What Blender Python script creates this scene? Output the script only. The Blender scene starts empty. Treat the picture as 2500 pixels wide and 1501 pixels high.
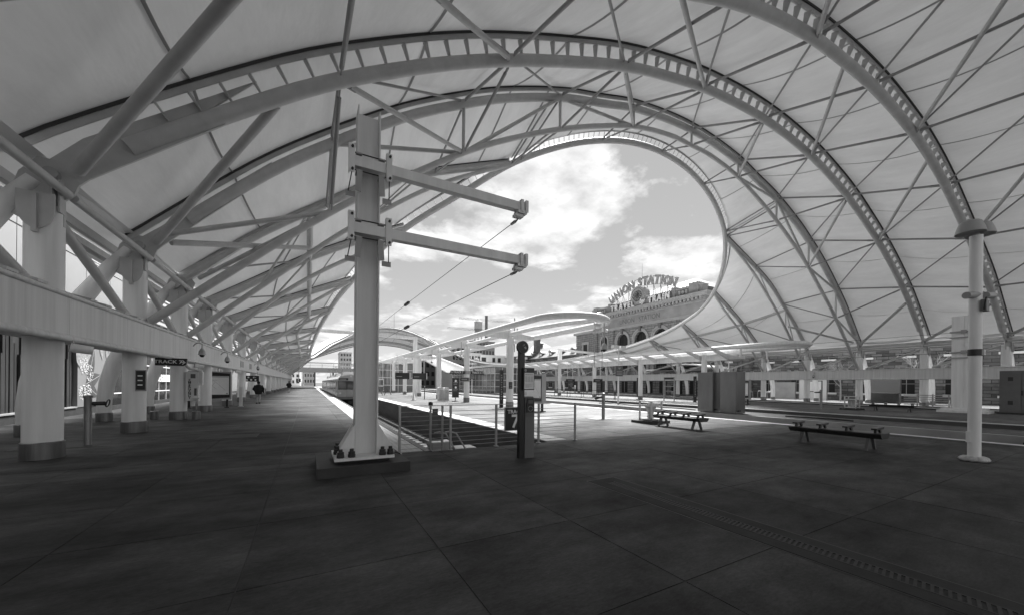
import bpy, math, random
from mathutils import Vector, Matrix
R = math.radians
V = Vector
scene = bpy.context.scene
random.seed(7)

# ------------------------------------------------------------------ camera
FPX = 900.0                                   # focal length in pixels of the 2500 px wide photograph
cam_d = bpy.data.cameras.new('camera')
cam_d.sensor_width = 36.0
cam_d.lens = FPX / 2500.0 * 36.0
cam_d.shift_y = 0.0745
cam_d.clip_start = 0.05
cam_d.clip_end = 4000.0
cam = bpy.data.objects.new('camera', cam_d)
scene.collection.objects.link(cam)
YAW = math.atan(497.0 / FPX)
ROLL = math.atan(0.0096)
cam.matrix_world = (Matrix.Translation((0, 0, 1.6)) @ Matrix.Rotation(-YAW, 4, 'Z')
                    @ Matrix.Rotation(R(90), 4, 'X') @ Matrix.Rotation(ROLL, 4, 'Z'))
scene.camera = cam

# ------------------------------------------------------------------ sky and sun
SUN_EL, SUN_AZ = R(58), R(48)                # azimuth clockwise from +Y
world = bpy.data.worlds.new('World')
scene.world = world
world.use_nodes = True
nt = world.node_tree
nt.nodes.clear()
W = lambda t, **k: _node(nt, t, **k)
def _node(tree, t, **k):
    n = tree.nodes.new(t)
    for a, b in k.items():
        if a == 'inp':
            for i, v in b.items():
                n.inputs[i].default_value = v
        else:
            setattr(n, a, b)
    return n
sky = W('ShaderNodeTexSky', sky_type='NISHITA', sun_disc=False, sun_elevation=SUN_EL, sun_rotation=SUN_AZ,
        altitude=1600.0, air_density=1.0, dust_density=0.6, ozone_density=1.0)
bw = W('ShaderNodeRGBToBW')
nt.links.new(sky.outputs[0], bw.inputs[0])
tc = W('ShaderNodeTexCoord')
sep = W('ShaderNodeSeparateXYZ')
nt.links.new(tc.outputs['Generated'], sep.inputs[0])
# project the sky directions on a flat cloud layer
zz = W('ShaderNodeMath', operation='MAXIMUM', inp={1: 0.0}); nt.links.new(sep.outputs[2], zz.inputs[0])
za = W('ShaderNodeMath', operation='ADD', inp={1: 0.16}); nt.links.new(zz.outputs[0], za.inputs[0])
dx = W('ShaderNodeMath', operation='DIVIDE'); nt.links.new(sep.outputs[0], dx.inputs[0]); nt.links.new(za.outputs[0], dx.inputs[1])
dy = W('ShaderNodeMath', operation='DIVIDE'); nt.links.new(sep.outputs[1], dy.inputs[0]); nt.links.new(za.outputs[0], dy.inputs[1])
cmb = W('ShaderNodeCombineXYZ', inp={2: 0.7}); nt.links.new(dx.outputs[0], cmb.inputs[0]); nt.links.new(dy.outputs[0], cmb.inputs[1])
mpw = W('ShaderNodeMapping'); nt.links.new(cmb.outputs[0], mpw.inputs[0])
mpw.inputs['Location'].default_value = (6.056, -0.4256, 0.0)
noi = W('ShaderNodeTexNoise', inp={'Scale': 1.7, 'Detail': 12.0, 'Roughness': 0.6, 'Distortion': 0.1})
nt.links.new(mpw.outputs[0], noi.inputs['Vector'])
rmp = W('ShaderNodeValToRGB')
rmp.color_ramp.elements[0].position = 0.478; rmp.color_ramp.elements[0].color = (0, 0, 0, 1)
rmp.color_ramp.elements[1].position = 0.562; rmp.color_ramp.elements[1].color = (1, 1, 1, 1)
nt.links.new(noi.outputs[0], rmp.inputs[0])
noi2 = W('ShaderNodeTexNoise', inp={'Scale': 4.2, 'Detail': 6.0, 'Roughness': 0.6})
nt.links.new(mpw.outputs[0], noi2.inputs['Vector'])
cb = W('ShaderNodeMapRange', inp={1: 0.34, 2: 0.6, 3: 1.75, 4: 2.9}); nt.links.new(noi2.outputs[0], cb.inputs[0])
pw = W('ShaderNodeMath', operation='POWER', inp={1: 0.45}); nt.links.new(bw.outputs[0], pw.inputs[0])   # film response of the monochrome print
lift = W('ShaderNodeMath', operation='MULTIPLY', inp={1: 0.86}); nt.links.new(pw.outputs[0], lift.inputs[0])
mix = W('ShaderNodeMix', data_type='FLOAT')
nt.links.new(rmp.outputs[0], mix.inputs['Factor']); nt.links.new(lift.outputs[0], mix.inputs['A']); nt.links.new(cb.outputs[0], mix.inputs['B'])
bg = W('ShaderNodeBackground', inp={1: 0.10})
nt.links.new(mix.outputs[0], bg.inputs[0])
wo = W('ShaderNodeOutputWorld'); nt.links.new(bg.outputs[0], wo.inputs[0])

sun_d = bpy.data.lights.new('sun', 'SUN')
sun_d.energy = 4.4
sun_d.angle = R(20.0)                          # sun veiled by thin cloud: soft shadows
sun_d.color = (1.0, 1.0, 1.0)                 # black and white photograph
sun = bpy.data.objects.new('sun', sun_d)
scene.collection.objects.link(sun)
sdir = V((math.sin(SUN_AZ) * math.cos(SUN_EL), math.cos(SUN_AZ) * math.cos(SUN_EL), math.sin(SUN_EL)))
sun.rotation_euler = sdir.to_track_quat('Z', 'Y').to_euler()
sun.location = sdir * 80

scene.view_settings.view_transform = 'Standard'
scene.view_settings.look = 'None'
scene.view_settings.gamma = 1.0
scene.view_settings.exposure = 1.9
scene.view_settings.use_curve_mapping = False

# ------------------------------------------------------------------ materials (all grey: the picture is monochrome)
MATS = {}
def mat(name, c, rough=0.6, metal=0.0, var=0.0, scale=1.0, stretch=(1, 1, 1), bump=0.0, bscale=None, dirt=0.0, spec=0.5, detail=6.0):
    m = bpy.data.materials.new(name)
    m.use_nodes = True
    t = m.node_tree
    b = t.nodes['Principled BSDF']
    b.inputs['Base Color'].default_value = (c, c, c, 1)
    b.inputs['Roughness'].default_value = rough
    b.inputs['Metallic'].default_value = metal
    b.inputs['Specular IOR Level'].default_value = spec
    if var or bump:
        co = t.nodes.new('ShaderNodeTexCoord')
        mp = t.nodes.new('ShaderNodeMapping'); mp.inputs['Scale'].default_value = stretch
        t.links.new(co.outputs['Object'], mp.inputs[0])
        n = _node(t, 'ShaderNodeTexNoise', inp={'Scale': scale, 'Detail': detail, 'Roughness': 0.62})
        t.links.new(mp.outputs[0], n.inputs['Vector'])
        if var:
            mr = _node(t, 'ShaderNodeMapRange', inp={1: 0.28, 2: 0.72, 3: c * (1 - var), 4: min(0.95, c * (1 + var * (1 - dirt)))})
            t.links.new(n.outputs[0], mr.inputs[0])
            t.links.new(mr.outputs[0], b.inputs['Base Color'])
        if bump:
            n2 = _node(t, 'ShaderNodeTexNoise', inp={'Scale': bscale or scale * 6, 'Detail': 4.0})
            t.links.new(mp.outputs[0], n2.inputs['Vector'])
            bp = _node(t, 'ShaderNodeBump', inp={'Strength': bump, 'Distance': 0.02})
            t.links.new(n2.outputs[0], bp.inputs['Height'])
            t.links.new(bp.outputs[0], b.inputs['Normal'])
    MATS[name] = m
    return m

mat('white_steel', 0.78, 0.45, var=0.13, scale=2.2, stretch=(3, 3, 0.2), dirt=0.6, bump=0.02, bscale=8)
mat('beam_paint', 0.66, 0.5, var=0.20, scale=2.4, stretch=(1, 3.5, 0.12), dirt=0.6)
mat('strut_steel', 0.27, 0.45, var=0.09, scale=1.2, dirt=0.5)
mat('truss_steel', 0.48, 0.45, var=0.16, scale=1.8, dirt=0.5)
mat('dark_gasket', 0.045, 0.7)
mat('grey_steel', 0.33, 0.45, var=0.12, scale=2.0, stretch=(1, 1, 0.2))
mat('mast_steel', 0.70, 0.5, var=0.13, scale=1.4, stretch=(3, 3, 0.25), bump=0.05, bscale=30)
mat('galvanised', 0.36, 0.4, metal=0.6, var=0.2, scale=6.0)
mat('black_iron', 0.025, 0.5, var=0.25, scale=5)
mat('black_paint', 0.018, 0.35)
mat('stainless', 0.17, 0.32, metal=0.9, var=0.18, scale=1.4, stretch=(1, 1, 0.3))
mat('band_steel', 0.20, 0.36, metal=0.75, var=0.25, scale=3, stretch=(4, 4, 0.3))
mat('bronze_dark', 0.03, 0.32, var=0.2, scale=3)
mat('bench_leg', 0.09, 0.45, var=0.2, scale=4)
mat('sign_black', 0.012, 0.4)
mat('sign_white', 0.85, 0.6)
mat('print_grey', 0.32, 0.7)
mat('paper', 0.72, 0.5, var=0.04, scale=3)
mat('signal_grey', 0.10, 0.45)
mat('concrete', 0.24, 0.62, var=0.26, scale=0.9, bump=0.10, bscale=26)
mat('concrete_drain', 0.042, 0.8, var=0.3, scale=1.5, bump=0.1, bscale=26, spec=0.15)
mat('grate_iron', 0.05, 0.6, var=0.3, scale=9, spec=0.2)
mat('concrete_pale', 0.36, 0.7, var=0.18, scale=0.8, bump=0.10, bscale=20)
mat('concrete_dark', 0.035, 0.7, var=0.35, scale=2.2, bump=0.12, bscale=25)
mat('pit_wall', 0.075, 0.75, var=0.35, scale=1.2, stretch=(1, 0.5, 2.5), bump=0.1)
mat('sleeper', 0.035, 0.8, var=0.3, scale=3)
mat('panel_left', 0.2, 0.6, var=0.06, scale=0.5)
mat('asphalt', 0.12, 0.8, var=0.2, scale=2)
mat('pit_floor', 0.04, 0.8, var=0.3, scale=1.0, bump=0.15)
mat('tactile', 0.46, 0.7, var=0.14, scale=1.5)
mat('rail_steel', 0.08, 0.35, metal=0.7, var=0.2, scale=5)
mat('glass_dark', 0.03, 0.06, spec=0.8)
mat('window_dark', 0.012, 0.5, spec=0.2)
mat('glass_sky', 0.12, 0.05, spec=1.0)
mat('mullion', 0.70, 0.5)
mat('stone_pale', 0.19, 0.8, var=0.22, scale=0.55, bump=0.2, bscale=9, dirt=0.2)
mat('stone_trim', 0.25, 0.75, var=0.2, scale=0.8, stretch=(1, 1, 2), bump=0.12, bscale=10, dirt=0.3)
mat('stone_dark', 0.09, 0.8, var=0.4, scale=1.2, stretch=(1, 1, 3), bump=0.3)
mat('clock_dark', 0.05, 0.6)
mat('roof_slate', 0.16, 0.6, var=0.25, scale=2.5, stretch=(1, 1, 5), bump=0.2)
mat('roof_metal', 0.30, 0.5, var=0.15, scale=1.2)
mat('letter_face', 0.22, 0.5, var=0.1, scale=2)
mat('letter_side', 0.05, 0.6)
mat('letter_light', 0.5, 0.5)
mat('panel_white', 0.66, 0.55, var=0.05, scale=0.4)
mat('louvre', 0.34, 0.5)
mat('corrugated', 0.035, 0.45, var=0.5, scale=1.4, stretch=(1, 5, 0.4))
mat('brickdark', 0.12, 0.8, var=0.3, scale=5, bump=0.3)
mat('far_grey', 0.42, 0.8, var=0.1, scale=0.05)
mat('far_dark', 0.16, 0.8, var=0.15, scale=0.06)
mat('far_white', 0.62, 0.8, var=0.06, scale=0.05)
mat('train_body', 0.42, 0.3, metal=0.5, var=0.08, scale=1)
mat('train_face', 0.36, 0.4, var=0.1, scale=2)
mat('train_roof', 0.52, 0.6, var=0.12, scale=2)
mat('rubber', 0.02, 0.8)
mat('cloth_black', 0.012, 0.9, var=0.3, scale=9)
mat('skin', 0.22, 0.6)
mat('bark', 0.32, 0.8, var=0.2, scale=8)
mat('plastic_white', 0.60, 0.4, var=0.06, scale=4)
mat('bag', 0.45, 0.35, var=0.25, scale=7, bump=0.5, bscale=11)
mat('cone', 0.34, 0.5)
mat('cabinet_grey', 0.13, 0.5, var=0.12, scale=2)
mat('leaf_dark', 0.055, 0.7, var=0.5, scale=7)
mat('leaf_mid', 0.22, 0.7, var=0.5, scale=9)
mat('leaf_pale', 0.42, 0.7, var=0.2, scale=9)

def membrane_mat(name, lo, hi, tf):
    m = bpy.data.materials.new(name); m.use_nodes = True
    t = m.node_tree; t.nodes.clear()
    co = t.nodes.new('ShaderNodeTexCoord')
    mpp = t.nodes.new('ShaderNodeMapping'); mpp.inputs['Scale'].default_value = (1.6, 0.45, 1.0); t.links.new(co.outputs['Object'], mpp.inputs[0])
    n = _node(t, 'ShaderNodeTexNoise', inp={'Scale': 0.5, 'Detail': 10.0, 'Roughness': 0.7}); t.links.new(mpp.outputs[0], n.inputs['Vector'])
    mr = _node(t, 'ShaderNodeMapRange', inp={1: 0.3, 2: 0.75, 3: lo, 4: hi}); t.links.new(n.outputs[0], mr.inputs[0])
    mw = t.nodes.new('ShaderNodeMapping'); mw.inputs['Scale'].default_value = (2.6, 0.3, 2.6); t.links.new(co.outputs['Object'], mw.inputs[0])
    nw = _node(t, 'ShaderNodeTexNoise', inp={'Scale': 0.8, 'Detail': 3.0}); t.links.new(mw.outputs[0], nw.inputs['Vector'])
    bw_ = _node(t, 'ShaderNodeBump', inp={'Strength': 0.25, 'Distance': 0.12}); t.links.new(nw.outputs[0], bw_.inputs['Height'])
    d = t.nodes.new('ShaderNodeBsdfDiffuse'); t.links.new(mr.outputs[0], d.inputs[0]); t.links.new(bw_.outputs[0], d.inputs['Normal'])
    tr = _node(t, 'ShaderNodeBsdfTranslucent'); t.links.new(mr.outputs[0], tr.inputs[0])
    mx = _node(t, 'ShaderNodeMixShader', inp={0: tf})
    t.links.new(d.outputs[0], mx.inputs[1]); t.links.new(tr.outputs[0], mx.inputs[2])
    o = t.nodes.new('ShaderNodeOutputMaterial'); t.links.new(mx.outputs[0], o.inputs[0])
    MATS[name] = m
membrane_mat('membrane', 0.66, 0.82, 0.045)
membrane_mat('seam', 0.34, 0.40, 0.035)

def paving_mat(name, lo, hi):
    m = mat(name, 0.2, 0.5)
    t = m.node_tree; b = t.nodes['Principled BSDF']
    co = t.nodes.new('ShaderNodeTexCoord')
    oi = t.nodes.new('ShaderNodeObjectInfo')
    def noise(scale, st, det=6, rough=0.6):
        mp = t.nodes.new('ShaderNodeMapping'); mp.inputs['Scale'].default_value = st
        t.links.new(co.outputs['Object'], mp.inputs[0])
        n = _node(t, 'ShaderNodeTexNoise', inp={'Scale': scale, 'Detail': det, 'Roughness': rough})
        t.links.new(mp.outputs[0], n.inputs['Vector'])
        return n
    a = noise(0.33, (0.8, 1.3, 1), 8, 0.68); s = noise(1.5, (0.75, 1.5, 1), 10, 0.72); f = noise(34, (0.5, 1.3, 1), 6, 0.75); sp_ = noise(60, (1, 1, 1), 2, 0.5)
    def rng(n, lo, hi, c, d):
        r = _node(t, 'ShaderNodeMapRange', inp={1: lo, 2: hi, 3: c, 4: d}); t.links.new(n.outputs[0], r.inputs[0]); return r
    def mul(p, q):
        k = t.nodes.new('ShaderNodeMath'); k.operation = 'MULTIPLY'
        t.links.new(p.outputs[0], k.inputs[0]); t.links.new(q.outputs[0], k.inputs[1]); return k
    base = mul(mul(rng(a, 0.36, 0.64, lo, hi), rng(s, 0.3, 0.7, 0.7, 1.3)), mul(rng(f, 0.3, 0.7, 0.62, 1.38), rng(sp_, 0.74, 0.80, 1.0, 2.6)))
    rr = _node(t, 'ShaderNodeMapRange', inp={1: 0.0, 2: 1.0, 3: 0.78, 4: 1.18}); t.links.new(oi.outputs['Random'], rr.inputs[0])
    fin = mul(base, rr)
    t.links.new(fin.outputs[0], b.inputs['Base Color'])
    rg = rng(s, 0.3, 0.7, 0.8, 0.6); t.links.new(rg.outputs[0], b.inputs['Roughness'])
    b.inputs['Specular IOR Level'].default_value = 0.2
    bp = _node(t, 'ShaderNodeBump', inp={'Strength': 0.12, 'Distance': 0.01}); t.links.new(f.outputs[0], bp.inputs['Height']); t.links.new(bp.outputs[0], b.inputs['Normal'])
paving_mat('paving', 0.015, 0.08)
paving_mat('paving_sunlit', 0.075, 0.15)  # same concrete as the concourse; platform sunlight is put into this paler colour

def ashlar_mat(name, c, w, h, mortar, var, seed=0.0, bump=0.5, axis='YZ'):
    m = mat(name, c, 0.8)
    t = m.node_tree; b = t.nodes['Principled BSDF']
    co = t.nodes.new('ShaderNodeTexCoord'); sp = t.nodes.new('ShaderNodeSeparateXYZ'); t.links.new(co.outputs['Object'], sp.inputs[0])
    cb = t.nodes.new('ShaderNodeCombineXYZ'); t.links.new(sp.outputs[1], cb.inputs[0]); t.links.new(sp.outputs[2], cb.inputs[1])
    br = _node(t, 'ShaderNodeTexBrick', offset=0.5, inp={'Scale': 1.0, 'Brick Width': w, 'Row Height': h, 'Mortar Size': mortar, 'Mortar Smooth': 0.2, 'Bias': 0.0})
    br.inputs['Color1'].default_value = (c * (1 - var),) * 3 + (1,)
    br.inputs['Color2'].default_value = (c * (1 + var),) * 3 + (1,)
    br.inputs['Mortar'].default_value = (c * 0.22,) * 3 + (1,)
    t.links.new(cb.outputs[0], br.inputs['Vector'])
    n = _node(t, 'ShaderNodeTexNoise', inp={'Scale': 1.3, 'Detail': 8.0, 'Roughness': 0.7}); t.links.new(co.outputs['Object'], n.inputs['Vector'])
    mr = _node(t, 'ShaderNodeMapRange', inp={1: 0.3, 2: 0.7, 3: 0.65, 4: 1.25}); t.links.new(n.outputs[0], mr.inputs[0])
    mx = _node(t, 'ShaderNodeMix', data_type='RGBA', blend_type='MULTIPLY', inp={'Factor': 1.0})
    t.links.new(br.outputs['Color'], mx.inputs['A']); t.links.new(mr.outputs[0], mx.inputs['B'])
    t.links.new(mx.outputs['Result'], b.inputs['Base Color'])
    bp = _node(t, 'ShaderNodeBump', inp={'Strength': bump, 'Distance': 0.05}); bp.invert = True
    t.links.new(br.outputs['Fac'], bp.inputs['Height']); t.links.new(bp.outputs[0], b.inputs['Normal'])
ashlar_mat('ashlar', 0.165, 1.6, 0.5, 0.045, 0.14)
ashlar_mat('rubble', 0.125, 1.1, 0.36, 0.03, 0.55)

# ------------------------------------------------------------------ mesh helpers
COL = scene.collection
ORG = {}
class MB:
    def __init__(s): s.v = []; s.f = []
    def add(s, vs, fs):
        o = len(s.v); s.v += [tuple(p) for p in vs]; s.f += [tuple(i + o for i in f) for f in fs]; return s
    def hexa(s, p):
        return s.add(p, [(0, 3, 2, 1), (4, 5, 6, 7), (0, 1, 5, 4), (1, 2, 6, 5), (2, 3, 7, 6), (3, 0, 4, 7)])
    def box(s, x0, y0, z0, x1, y1, z1):
        return s.hexa([(x0, y0, z0), (x1, y0, z0), (x1, y1, z0), (x0, y1, z0), (x0, y0, z1), (x1, y0, z1), (x1, y1, z1), (x0, y1, z1)])
    def cbox(s, c, d, m=None):
        a, b, e = d[0] / 2, d[1] / 2, d[2] / 2
        ps = [V(q) for q in ((-a, -b, -e), (a, -b, -e), (a, b, -e), (-a, b, -e), (-a, -b, e), (a, -b, e), (a, b, e), (-a, b, e))]
        if m is not None: ps = [m @ q for q in ps]
        return s.hexa([q + V(c) for q in ps])
    def bar(s, p0, p1, w, h, up=(0, 0, 1)):
        p0, p1 = V(p0), V(p1); d = (p1 - p0).normalized(); u = V(up)
        x = d.cross(u)
        if x.length < 1e-4: x = d.cross(V((1, 0, 0)))
        x.normalize(); y = x.cross(d)
        x = x * w / 2; y = y * h / 2
        return s.hexa([p0 - x - y, p0 + x - y, p1 + x - y, p1 - x - y, p0 - x + y, p0 + x + y, p1 + x + y, p1 - x + y])
    def tube(s, pts, r, n=10, cap=True):
        pts = [V(p) for p in pts]; k = len(pts)
        rs = r if isinstance(r, (list, tuple)) else [r] * k
        ref = None; vs = []; fs = []
        for i, p in enumerate(pts):
            d = (pts[min(i + 1, k - 1)] - pts[max(i - 1, 0)]).normalized()
            if ref is None:
                ref = d.cross(V((0, 0, 1)))
                if ref.length < 0.05: ref = d.cross(V((0, 1, 0)))
            ref = (ref - d * ref.dot(d)).normalized(); b = d.cross(ref)
            for j in range(n):
                a = 2 * math.pi * j / n
                vs.append(p + (ref * math.cos(a) + b * math.sin(a)) * rs[i])
        for i in range(k - 1):
            for j in range(n):
                j2 = (j + 1) % n
                fs.append((i * n + j, i * n + j2, (i + 1) * n + j2, (i + 1) * n + j))
        if cap:
            fs.append(tuple(range(n - 1, -1, -1))); fs.append(tuple(range((k - 1) * n, k * n)))
        return s.add(vs, fs)
    def cyl(s, p0, p1, r0, r1=None, n=12): return s.tube([p0, p1], [r0, r0 if r1 is None else r1], n)
    def ring(s, pts, r, n=10):
        pts = [V(p) for p in pts]; k = len(pts); vs = []; fs = []
        for i, p in enumerate(pts):
            d = (pts[(i + 1) % k] - pts[i - 1]).normalized()
            x = d.cross(V((0, 0, 1))).normalized(); y = x.cross(d)
            for j in range(n):
                a = 2 * math.pi * j / n; vs.append(p + (x * math.cos(a) + y * math.sin(a)) * r)
        for i in range(k):
            for j in range(n):
                a = i * n; c = ((i + 1) % k) * n; j2 = (j + 1) % n
                fs.append((a + j, a + j2, c + j2, c + j))
        return s.add(vs, fs)
    def sweep(s, pts, prof, nrm, bi, cap=True):
        # prof: (a,b) along per-point normals nrm[i] and binormals bi[i]
        k = len(pts); n = len(prof); vs = []; fs = []
        for i, p in enumerate(pts):
            for a, b in prof: vs.append(V(p) + nrm[i] * a + bi[i] * b)
        for i in range(k - 1):
            for j in range(n):
                j2 = (j + 1) % n
                fs.append((i * n + j, i * n + j2, (i + 1) * n + j2, (i + 1) * n + j))
        if cap: fs.append(tuple(range(n - 1, -1, -1))); fs.append(tuple(range((k - 1) * n, k * n)))
        return s.add(vs, fs)
    def lathe(s, prof, c=(0, 0, 0), n=16):
        vs = []; fs = []; k = len(prof)
        for r, z in prof:
            for j in range(n):
                a = 2 * math.pi * j / n; vs.append((c[0] + r * math.cos(a), c[1] + r * math.sin(a), c[2] + z))
        for i in range(k - 1):
            for j in range(n):
                j2 = (j + 1) % n; fs.append((i * n + j, i * n + j2, (i + 1) * n + j2, (i + 1) * n + j))
        fs.append(tuple(range(n - 1, -1, -1))); fs.append(tuple(range((k - 1) * n, k * n)))
        return s.add(vs, fs)
    def prism(s, poly, vec):
        n = len(poly); vec = V(vec); vs = [V(p) for p in poly] + [V(p) + vec for p in poly]
        fs = [tuple(range(n - 1, -1, -1)), tuple(range(n, 2 * n))] + [(j, (j + 1) % n, n + (j + 1) % n, n + j) for j in range(n)]
        return s.add(vs, fs)
    def grid(s, rows):
        a, b = len(rows), len(rows[0]); vs = [p for r in rows for p in r]
        return s.add(vs, [(i * b + j, i * b + j + 1, (i + 1) * b + j + 1, (i + 1) * b + j) for i in range(a - 1) for j in range(b - 1)])
    def mesh(s, name, m, ang=38):
        me = bpy.data.meshes.new(name); me.from_pydata(s.v, [], s.f); me.validate()
        me.materials.append(MATS[m] if isinstance(m, str) else m)
        if ang:
            me.polygons.foreach_set('use_smooth', [True] * len(me.polygons)); me.set_sharp_from_angle(angle=R(ang))
        me.update(); return me
    def build(s, name, m, parent=None, ang=38):
        # fix winding for closed shapes
        me = s.mesh(name, m, ang)
        import bmesh
        bm = bmesh.new(); bm.from_mesh(me); bmesh.ops.recalc_face_normals(bm, faces=bm.faces); bm.to_mesh(me); bm.free()
        return put(name, me, parent)

def put(name, me, parent=None, M=None):
    o = bpy.data.objects.new(name, me); COL.objects.link(o)
    M = M or Matrix.Identity(4)
    if parent is not None:
        o.parent = parent
        og = ORG.get(parent.name, V((0, 0, 0)))
        o.matrix_local = Matrix.Translation(-og) @ M
    else: o.matrix_local = M
    ORG[o.name] = V((0, 0, 0)) if M == Matrix.Identity(4) else M.translation.copy()
    return o
def thing(name, label, cat, loc=(0, 0, 0), group=None):
    o = bpy.data.objects.new(name, None); COL.objects.link(o); o.location = loc; o.empty_display_size = 0.2
    ORG[o.name] = V(loc); o['label'] = label; o['category'] = cat
    if group: o['group'] = group
    return o
def tag(o, label=None, cat=None, group=None, kind=None):
    if label: o['label'] = label
    if cat: o['category'] = cat
    if group: o['group'] = group
    if kind: o['kind'] = kind
    return o
def struct(o): o['kind'] = 'structure'; return o
ORD = ['first', 'second', 'third', 'fourth', 'fifth', 'sixth', 'seventh', 'eighth', 'ninth', 'tenth', 'eleventh', 'twelfth',
       'thirteenth', 'fourteenth', 'fifteenth', 'sixteenth', 'seventeenth', 'eighteenth', 'nineteenth', 'twentieth'] + ['number %d' % i for i in range(21, 60)]
def lerp(a, b, t): return a + (b - a) * t
def curve(tab, x):
    """smooth curve through sorted (x, y) pairs"""
    n = len(tab)
    if x <= tab[0][0]: return tab[0][1]
    if x >= tab[-1][0]: return tab[-1][1]
    i = 0
    while tab[i + 1][0] < x: i += 1
    def sl(k):
        if k == 0: return (tab[1][1] - tab[0][1]) / (tab[1][0] - tab[0][0])
        if k == n - 1: return (tab[-1][1] - tab[-2][1]) / (tab[-1][0] - tab[-2][0])
        return (tab[k + 1][1] - tab[k - 1][1]) / (tab[k + 1][0] - tab[k - 1][0])
    x0, y0 = tab[i]; x1, y1 = tab[i + 1]; h = x1 - x0; t = (x - x0) / h
    return ((2 * t**3 - 3 * t**2 + 1) * y0 + (t**3 - 2 * t**2 + t) * h * sl(i) + (-2 * t**3 + 3 * t**2) * y1 + (t**3 - t**2) * h * sl(i + 1))
def frame(o, x, y):
    """matrix with local x and y along the given world directions"""
    x, y = V(x).normalized(), V(y).normalized(); z = x.cross(y)
    return Matrix(((x.x, y.x, z.x, o[0]), (x.y, y.y, z.y, o[1]), (x.z, y.z, z.z, o[2]), (0, 0, 0, 1)))
FACE_NEAR = ((1, 0, 0), (0, 0, 1))            # faces -Y, towards the camera
FACE_LEFT = ((0, -1, 0), (0, 0, 1))           # faces -X
FACE_RIGHT = ((0, 1, 0), (0, 0, 1))           # faces +X
def text_mesh(body, size, ext=0.004, bold=0.0, shear=0.0, align='CENTER'):
    c = bpy.data.curves.new('lettering', 'FONT'); c.body = body; c.size = size; c.extrude = ext; c.offset = bold * size
    c.align_x = align; c.align_y = 'CENTER'; c.shear = shear; c.resolution_u = 3
    return c
def finish_lettering():
    """turn every text curve into a mesh, in one go"""
    dg = bpy.context.evaluated_depsgraph_get()
    for o in [o for o in COL.objects if o.type == 'FONT']:
        me = bpy.data.meshes.new_from_object(o.evaluated_get(dg), depsgraph=dg)
        nm, par, M = o.name, o.parent, o.matrix_local.copy()
        bpy.data.objects.remove(o)
        n = bpy.data.objects.new(nm, me); COL.objects.link(n); n.parent = par; n.matrix_local = M
def text(body, size, pos, facing, m, parent, ext=0.004, bold=0.0, shear=0.0, name='lettering', sx=1.0, align='CENTER'):
    me = text_mesh(body, size, ext, bold, shear, align); me.materials.clear(); me.materials.append(MATS[m])
    return put(name, me, parent, frame(pos, *facing) @ Matrix.Diagonal((sx, 1, 1, 1)))
# ------------------------------------------------------------------ ground, platforms, tracks
PZ = -1.25                                     # level of the track beds
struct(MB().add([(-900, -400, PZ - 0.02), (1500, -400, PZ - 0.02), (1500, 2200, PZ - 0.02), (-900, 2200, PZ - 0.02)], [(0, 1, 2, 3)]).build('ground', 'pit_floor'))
Y_PIT, Y_TR = 8.5, 0.8
PLAT = {'platform': (-9.3, -30, 2.55, 190), 'concourse': (2.553, -30, 5.847, Y_PIT), 'island_platform': (5.85, -30, 17.9, 190),
        'concourse_strip': (17.903, -30, 27.697, Y_TR), 'track_median': (21.0, Y_TR + 0.003, 24.2, 130),
        'outer_platform': (27.7, -30, 40.5, 190), 'concourse_edge': (40.503, -30, 43.997, Y_TR), 'station_platform': (44.0, -30, 75.0, 190)}
PO = {}
for k, (x0, y0, x1, y1) in PLAT.items():
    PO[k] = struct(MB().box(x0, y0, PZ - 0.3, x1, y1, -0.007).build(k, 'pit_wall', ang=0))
struct(MB().box(-60, -30, PZ - 0.3, -9.303, 190, -0.03).build('street_pavement', 'asphalt', ang=0))
struct(MB().box(75.003, -30, PZ - 0.3, 400, 190, -0.03).build('plaza', 'concrete', ang=0))
struct(MB().box(-200, 190.003, PZ - 0.3, 500, 240, -0.9).build('yard', 'concrete_pale', ang=0))

# paving slabs: 1.595 x 1.52 m with open joints; the ones that show largest are single pieces
SX, SY, X0, Y0 = 1.595, 1.52, -2.07, 1.95
def slab_list():
    out = []
    regions = [('platform', -9.3, -30, 17.6, Y_PIT), ('platform', -9.3, Y_PIT, 2.40, 190), ('island_platform', 5.85, Y_PIT, 17.6, 190),
               ('concourse_strip', 17.6, -30, 27.7, Y_TR), ('track_median', 21.0, Y_TR, 24.2, 130), ('outer_platform', 27.9, -30, 40.5, 190),
               ('concourse_edge', 40.5, -30, 44.0, Y_TR), ('station_platform', 44.0, -30, 60.0, 190)]
    for k, ax, ay, bx, by in regions:
        i0, i1 = math.floor((ax - X0) / SX), math.ceil((bx - X0) / SX)
        j0, j1 = math.floor((ay - Y0) / SY), math.ceil((by - Y0) / SY)
        for i in range(i0, i1):
            for j in range(j0, j1):
                x0, x1 = max(ax, X0 + i * SX), min(bx, X0 + (i + 1) * SX)
                y0, y1 = max(ay, Y0 + j * SY), min(by, Y0 + (j + 1) * SY)
                if x1 - x0 > 0.05 and y1 - y0 > 0.05: out.append((k, x0, y0, x1, y1))
    return out
SL = slab_list()
def inview(s):
    x, y = (s[1] + s[3]) / 2, (s[2] + s[4]) / 2
    f = x * math.sin(YAW) + y * math.cos(YAW); r = x * math.cos(YAW) - y * math.sin(YAW)
    return f if f > 0.6 and abs(r) < 1.55 * f + 1.2 else 1e9
SL.sort(key=inview)
rest = {}
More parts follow.
